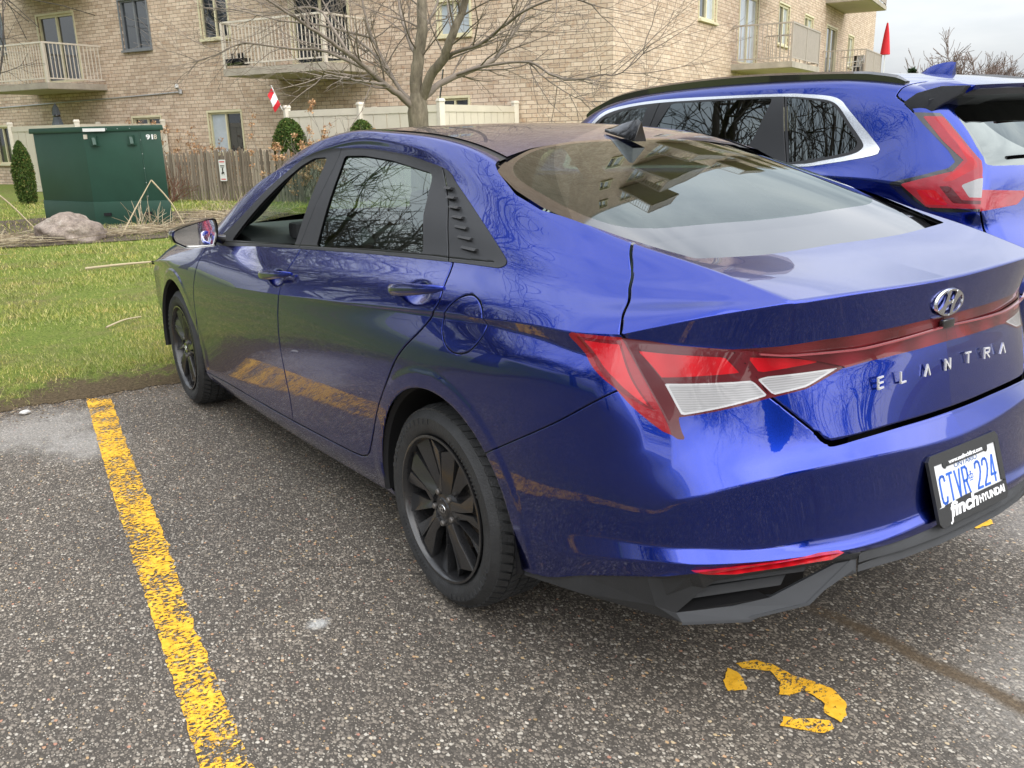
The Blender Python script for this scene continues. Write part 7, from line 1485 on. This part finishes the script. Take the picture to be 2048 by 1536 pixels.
# roof rails, spoiler, fin, wiper
for s_ in (1, -1):
    r = MB(); P = crom([(3.06, .655, 1.50), (2.92, .658, 1.548), (2.664, .660, 1.612), (2.175, .668, 1.652), (1.56, .670, 1.664), (.888, .662, 1.641), (.70, .656, 1.622), (.56, .648, 1.596)], 5); V = []
    for i, q in enumerate(P):
        t = i/(len(P)-1); h = .024*min(1, (1-abs(2*t-1))*9+.15); V += [(q[0], (q[1]+.020)*s_, q[2]-.028), (q[0], (q[1]+.022)*s_, q[2]+h*.5), (q[0], q[1]*s_, q[2]+h), (q[0], (q[1]-.02)*s_, q[2]+h*.4), (q[0], (q[1]-.02)*s_, q[2]-.02)]
    k = len(P); r.add(V, [(i*5+j, i*5+j+1, (i+1)*5+j+1, (i+1)*5+j) for i in range(k-1) for j in range(4)]+[(0, 1, 2, 3, 4), tuple((k-1)*5+j for j in (4, 3, 2, 1, 0))]); r.build('roof_rail', M['gloss2'], SUV, smooth=True)
m = MB(); E = []
for y in (-.70, -.66, -.55, -.3, 0, .3, .55, .66, .70):
    a = abs(y); fx = .50-.03*(1-a/.7)-(0 if a < .68 else -.0); zt = 1.592+.018*(1-(a/.7)**2)-(.055 if a > .69 else (.02 if a > .62 else 0)); xr = .115+.10*(a/.7)**3+(.10 if a > .69 else 0); zr = 1.572-(.06 if a > .69 else 0)-.012*(a/.7)**2
    E.append([(fx, y, zt), ((fx+xr)/2, y, (zt+zr)/2+.010), (xr, y, zr), (xr+.012, y, zr-.022)])
V = [q for e in E for q in e]; m.add(V, [(i*4+j, i*4+j+1, (i+1)*4+j+1, (i+1)*4+j) for i in range(8) for j in range(3)]); so = m.build('spoiler', M['suvblue'], SUV, smooth=True)
m = MB(); E = []
for y in (-.745, -.70, -.62, -.45, 0, .45, .62, .70, .745):
    a = abs(y); xr = .118+.10*(a/.7)**3+(.14 if a > .72 else (.05 if a > .69 else 0)); zr = 1.552-.012*(a/.7)**2-(.04 if a > .72 else 0); zf_ = 1.475 if a < .60 else 1.425
    E.append([(xr+.03, y*.985, zr+.018), (xr-.002, y, zr), (xr+.004, y, zr-.028), (xr+.03, y*.99, zr-.038), (.30 if a < .6 else .37, y*.98, zf_-(.0 if a < .6 else .0))])
V = [q for e in E for q in e]; m.add(V, [(i*5+j, i*5+j+1, (i+1)*5+j+1, (i+1)*5+j) for i in range(8) for j in range(4)]); m.build('spoiler_lip', M['blacktrim'], so, smooth=True)
for s_ in (1, -1):
    m = MB(); Q = [(.505, 1.492), (.44, 1.535), (.33, 1.562), (.22, 1.560), (.245, 1.520), (.33, 1.47), (.365, 1.438), (.445, 1.441)]; m.prism(Q, lambda x, z: (x, (np.interp(x, [.22, .37, .5], [.70, .745, .762]))*s_, z), lambda x, z: (x, (np.interp(x, [.22, .37, .5], [.66, .69, .71]))*s_, z)); m.build('spoiler_fin', M['plastic'], so, bevel=.004)
m = MB(); m.box((.128, 0, 1.548), (.012, .62, .022)); m.build('high_brake_lamp', M['barred'], so)
m = MB(); sec = [(0, .004, .002), (.03, .020, .028), (.07, .027, .046), (.12, .030, .060), (.175, .029, .068), (.20, .024, .064)]; V = []
for t_, w_, h in sec: x = .885-t_; zb = 1.650-.018*(t_/.2); V += [(x, w_, zb-.01), (x, w_*.8, zb+.012), (x-.002, w_*.22, zb+h*.8+.01), (x-.006, 0, zb+h+.012), (x-.002, -w_*.22, zb+h*.8+.01), (x, -w_*.8, zb+.012), (x, -w_, zb-.01)]
m.add(V, [(i*7+k, i*7+k+1, (i+1)*7+k+1, (i+1)*7+k) for i in range(5) for k in range(6)]+[tuple(35+k for k in range(7))[::-1]]); m.build('aerial_fin', M['suvblue'], SUV, smooth=True)
m = MB(); m.bar((-.02, .56, 1.285), (-.045, .05, 1.22), .018, .022); m.box((-.04, 0, 1.22), (.05, .09, .06)); m.build('wiper', M['gloss'], hatch, bevel=.004)
for cx in (.86, 3.56):
    for s_ in (1, -1):
        l_ = MB(); V = []; nn = 30; prof = [(.405, .915*s_), (.398, .89*s_), (.41, .55*s_), (.05, .55*s_)]
        for k in range(nn+1): a = math.radians(-20)+math.radians(220)*k/nn; V += [(cx+r*math.cos(a), h, .36+r*math.sin(a)) for r, h in prof]
        l_.add(V, [(k*4+i, k*4+i+1, (k+1)*4+i+1, (k+1)*4+i) for k in range(nn) for i in range(3)]); l_.build('wheel_housing', M['shell'], SUV, smooth=True)
        wheel(SUV, cx, .36, .905*s_, s_, R=.36, rim=.24, wid=.235, badge=False)
# a red vehicle behind the camera, seen in the sedan's door mirror
def recolour(o, parent, table):
    c = o.copy(); COL.objects.link(c); c.parent = parent
    if o.data and any(s.material in table for s in o.material_slots if s.material):
        c.data = o.data.copy()
        for i, mt in enumerate(c.data.materials):
            if mt in table: c.data.materials[i] = table[mt]
    for ch in list(o.children): recolour(ch, c, table)
    return c
M['red'] = paint('red_paint', (.42, .008, .012), False); red = recolour(SUV, None, {M['suvblue']: M['red']}); red.name = 'parked_suv'; red.location = (-8.6, 1.9, 0); red.rotation_euler = (0, 0, math.pi*.97); red['label'] = 'red sport utility vehicle behind the camera, mirrored in the sedan door mirror'
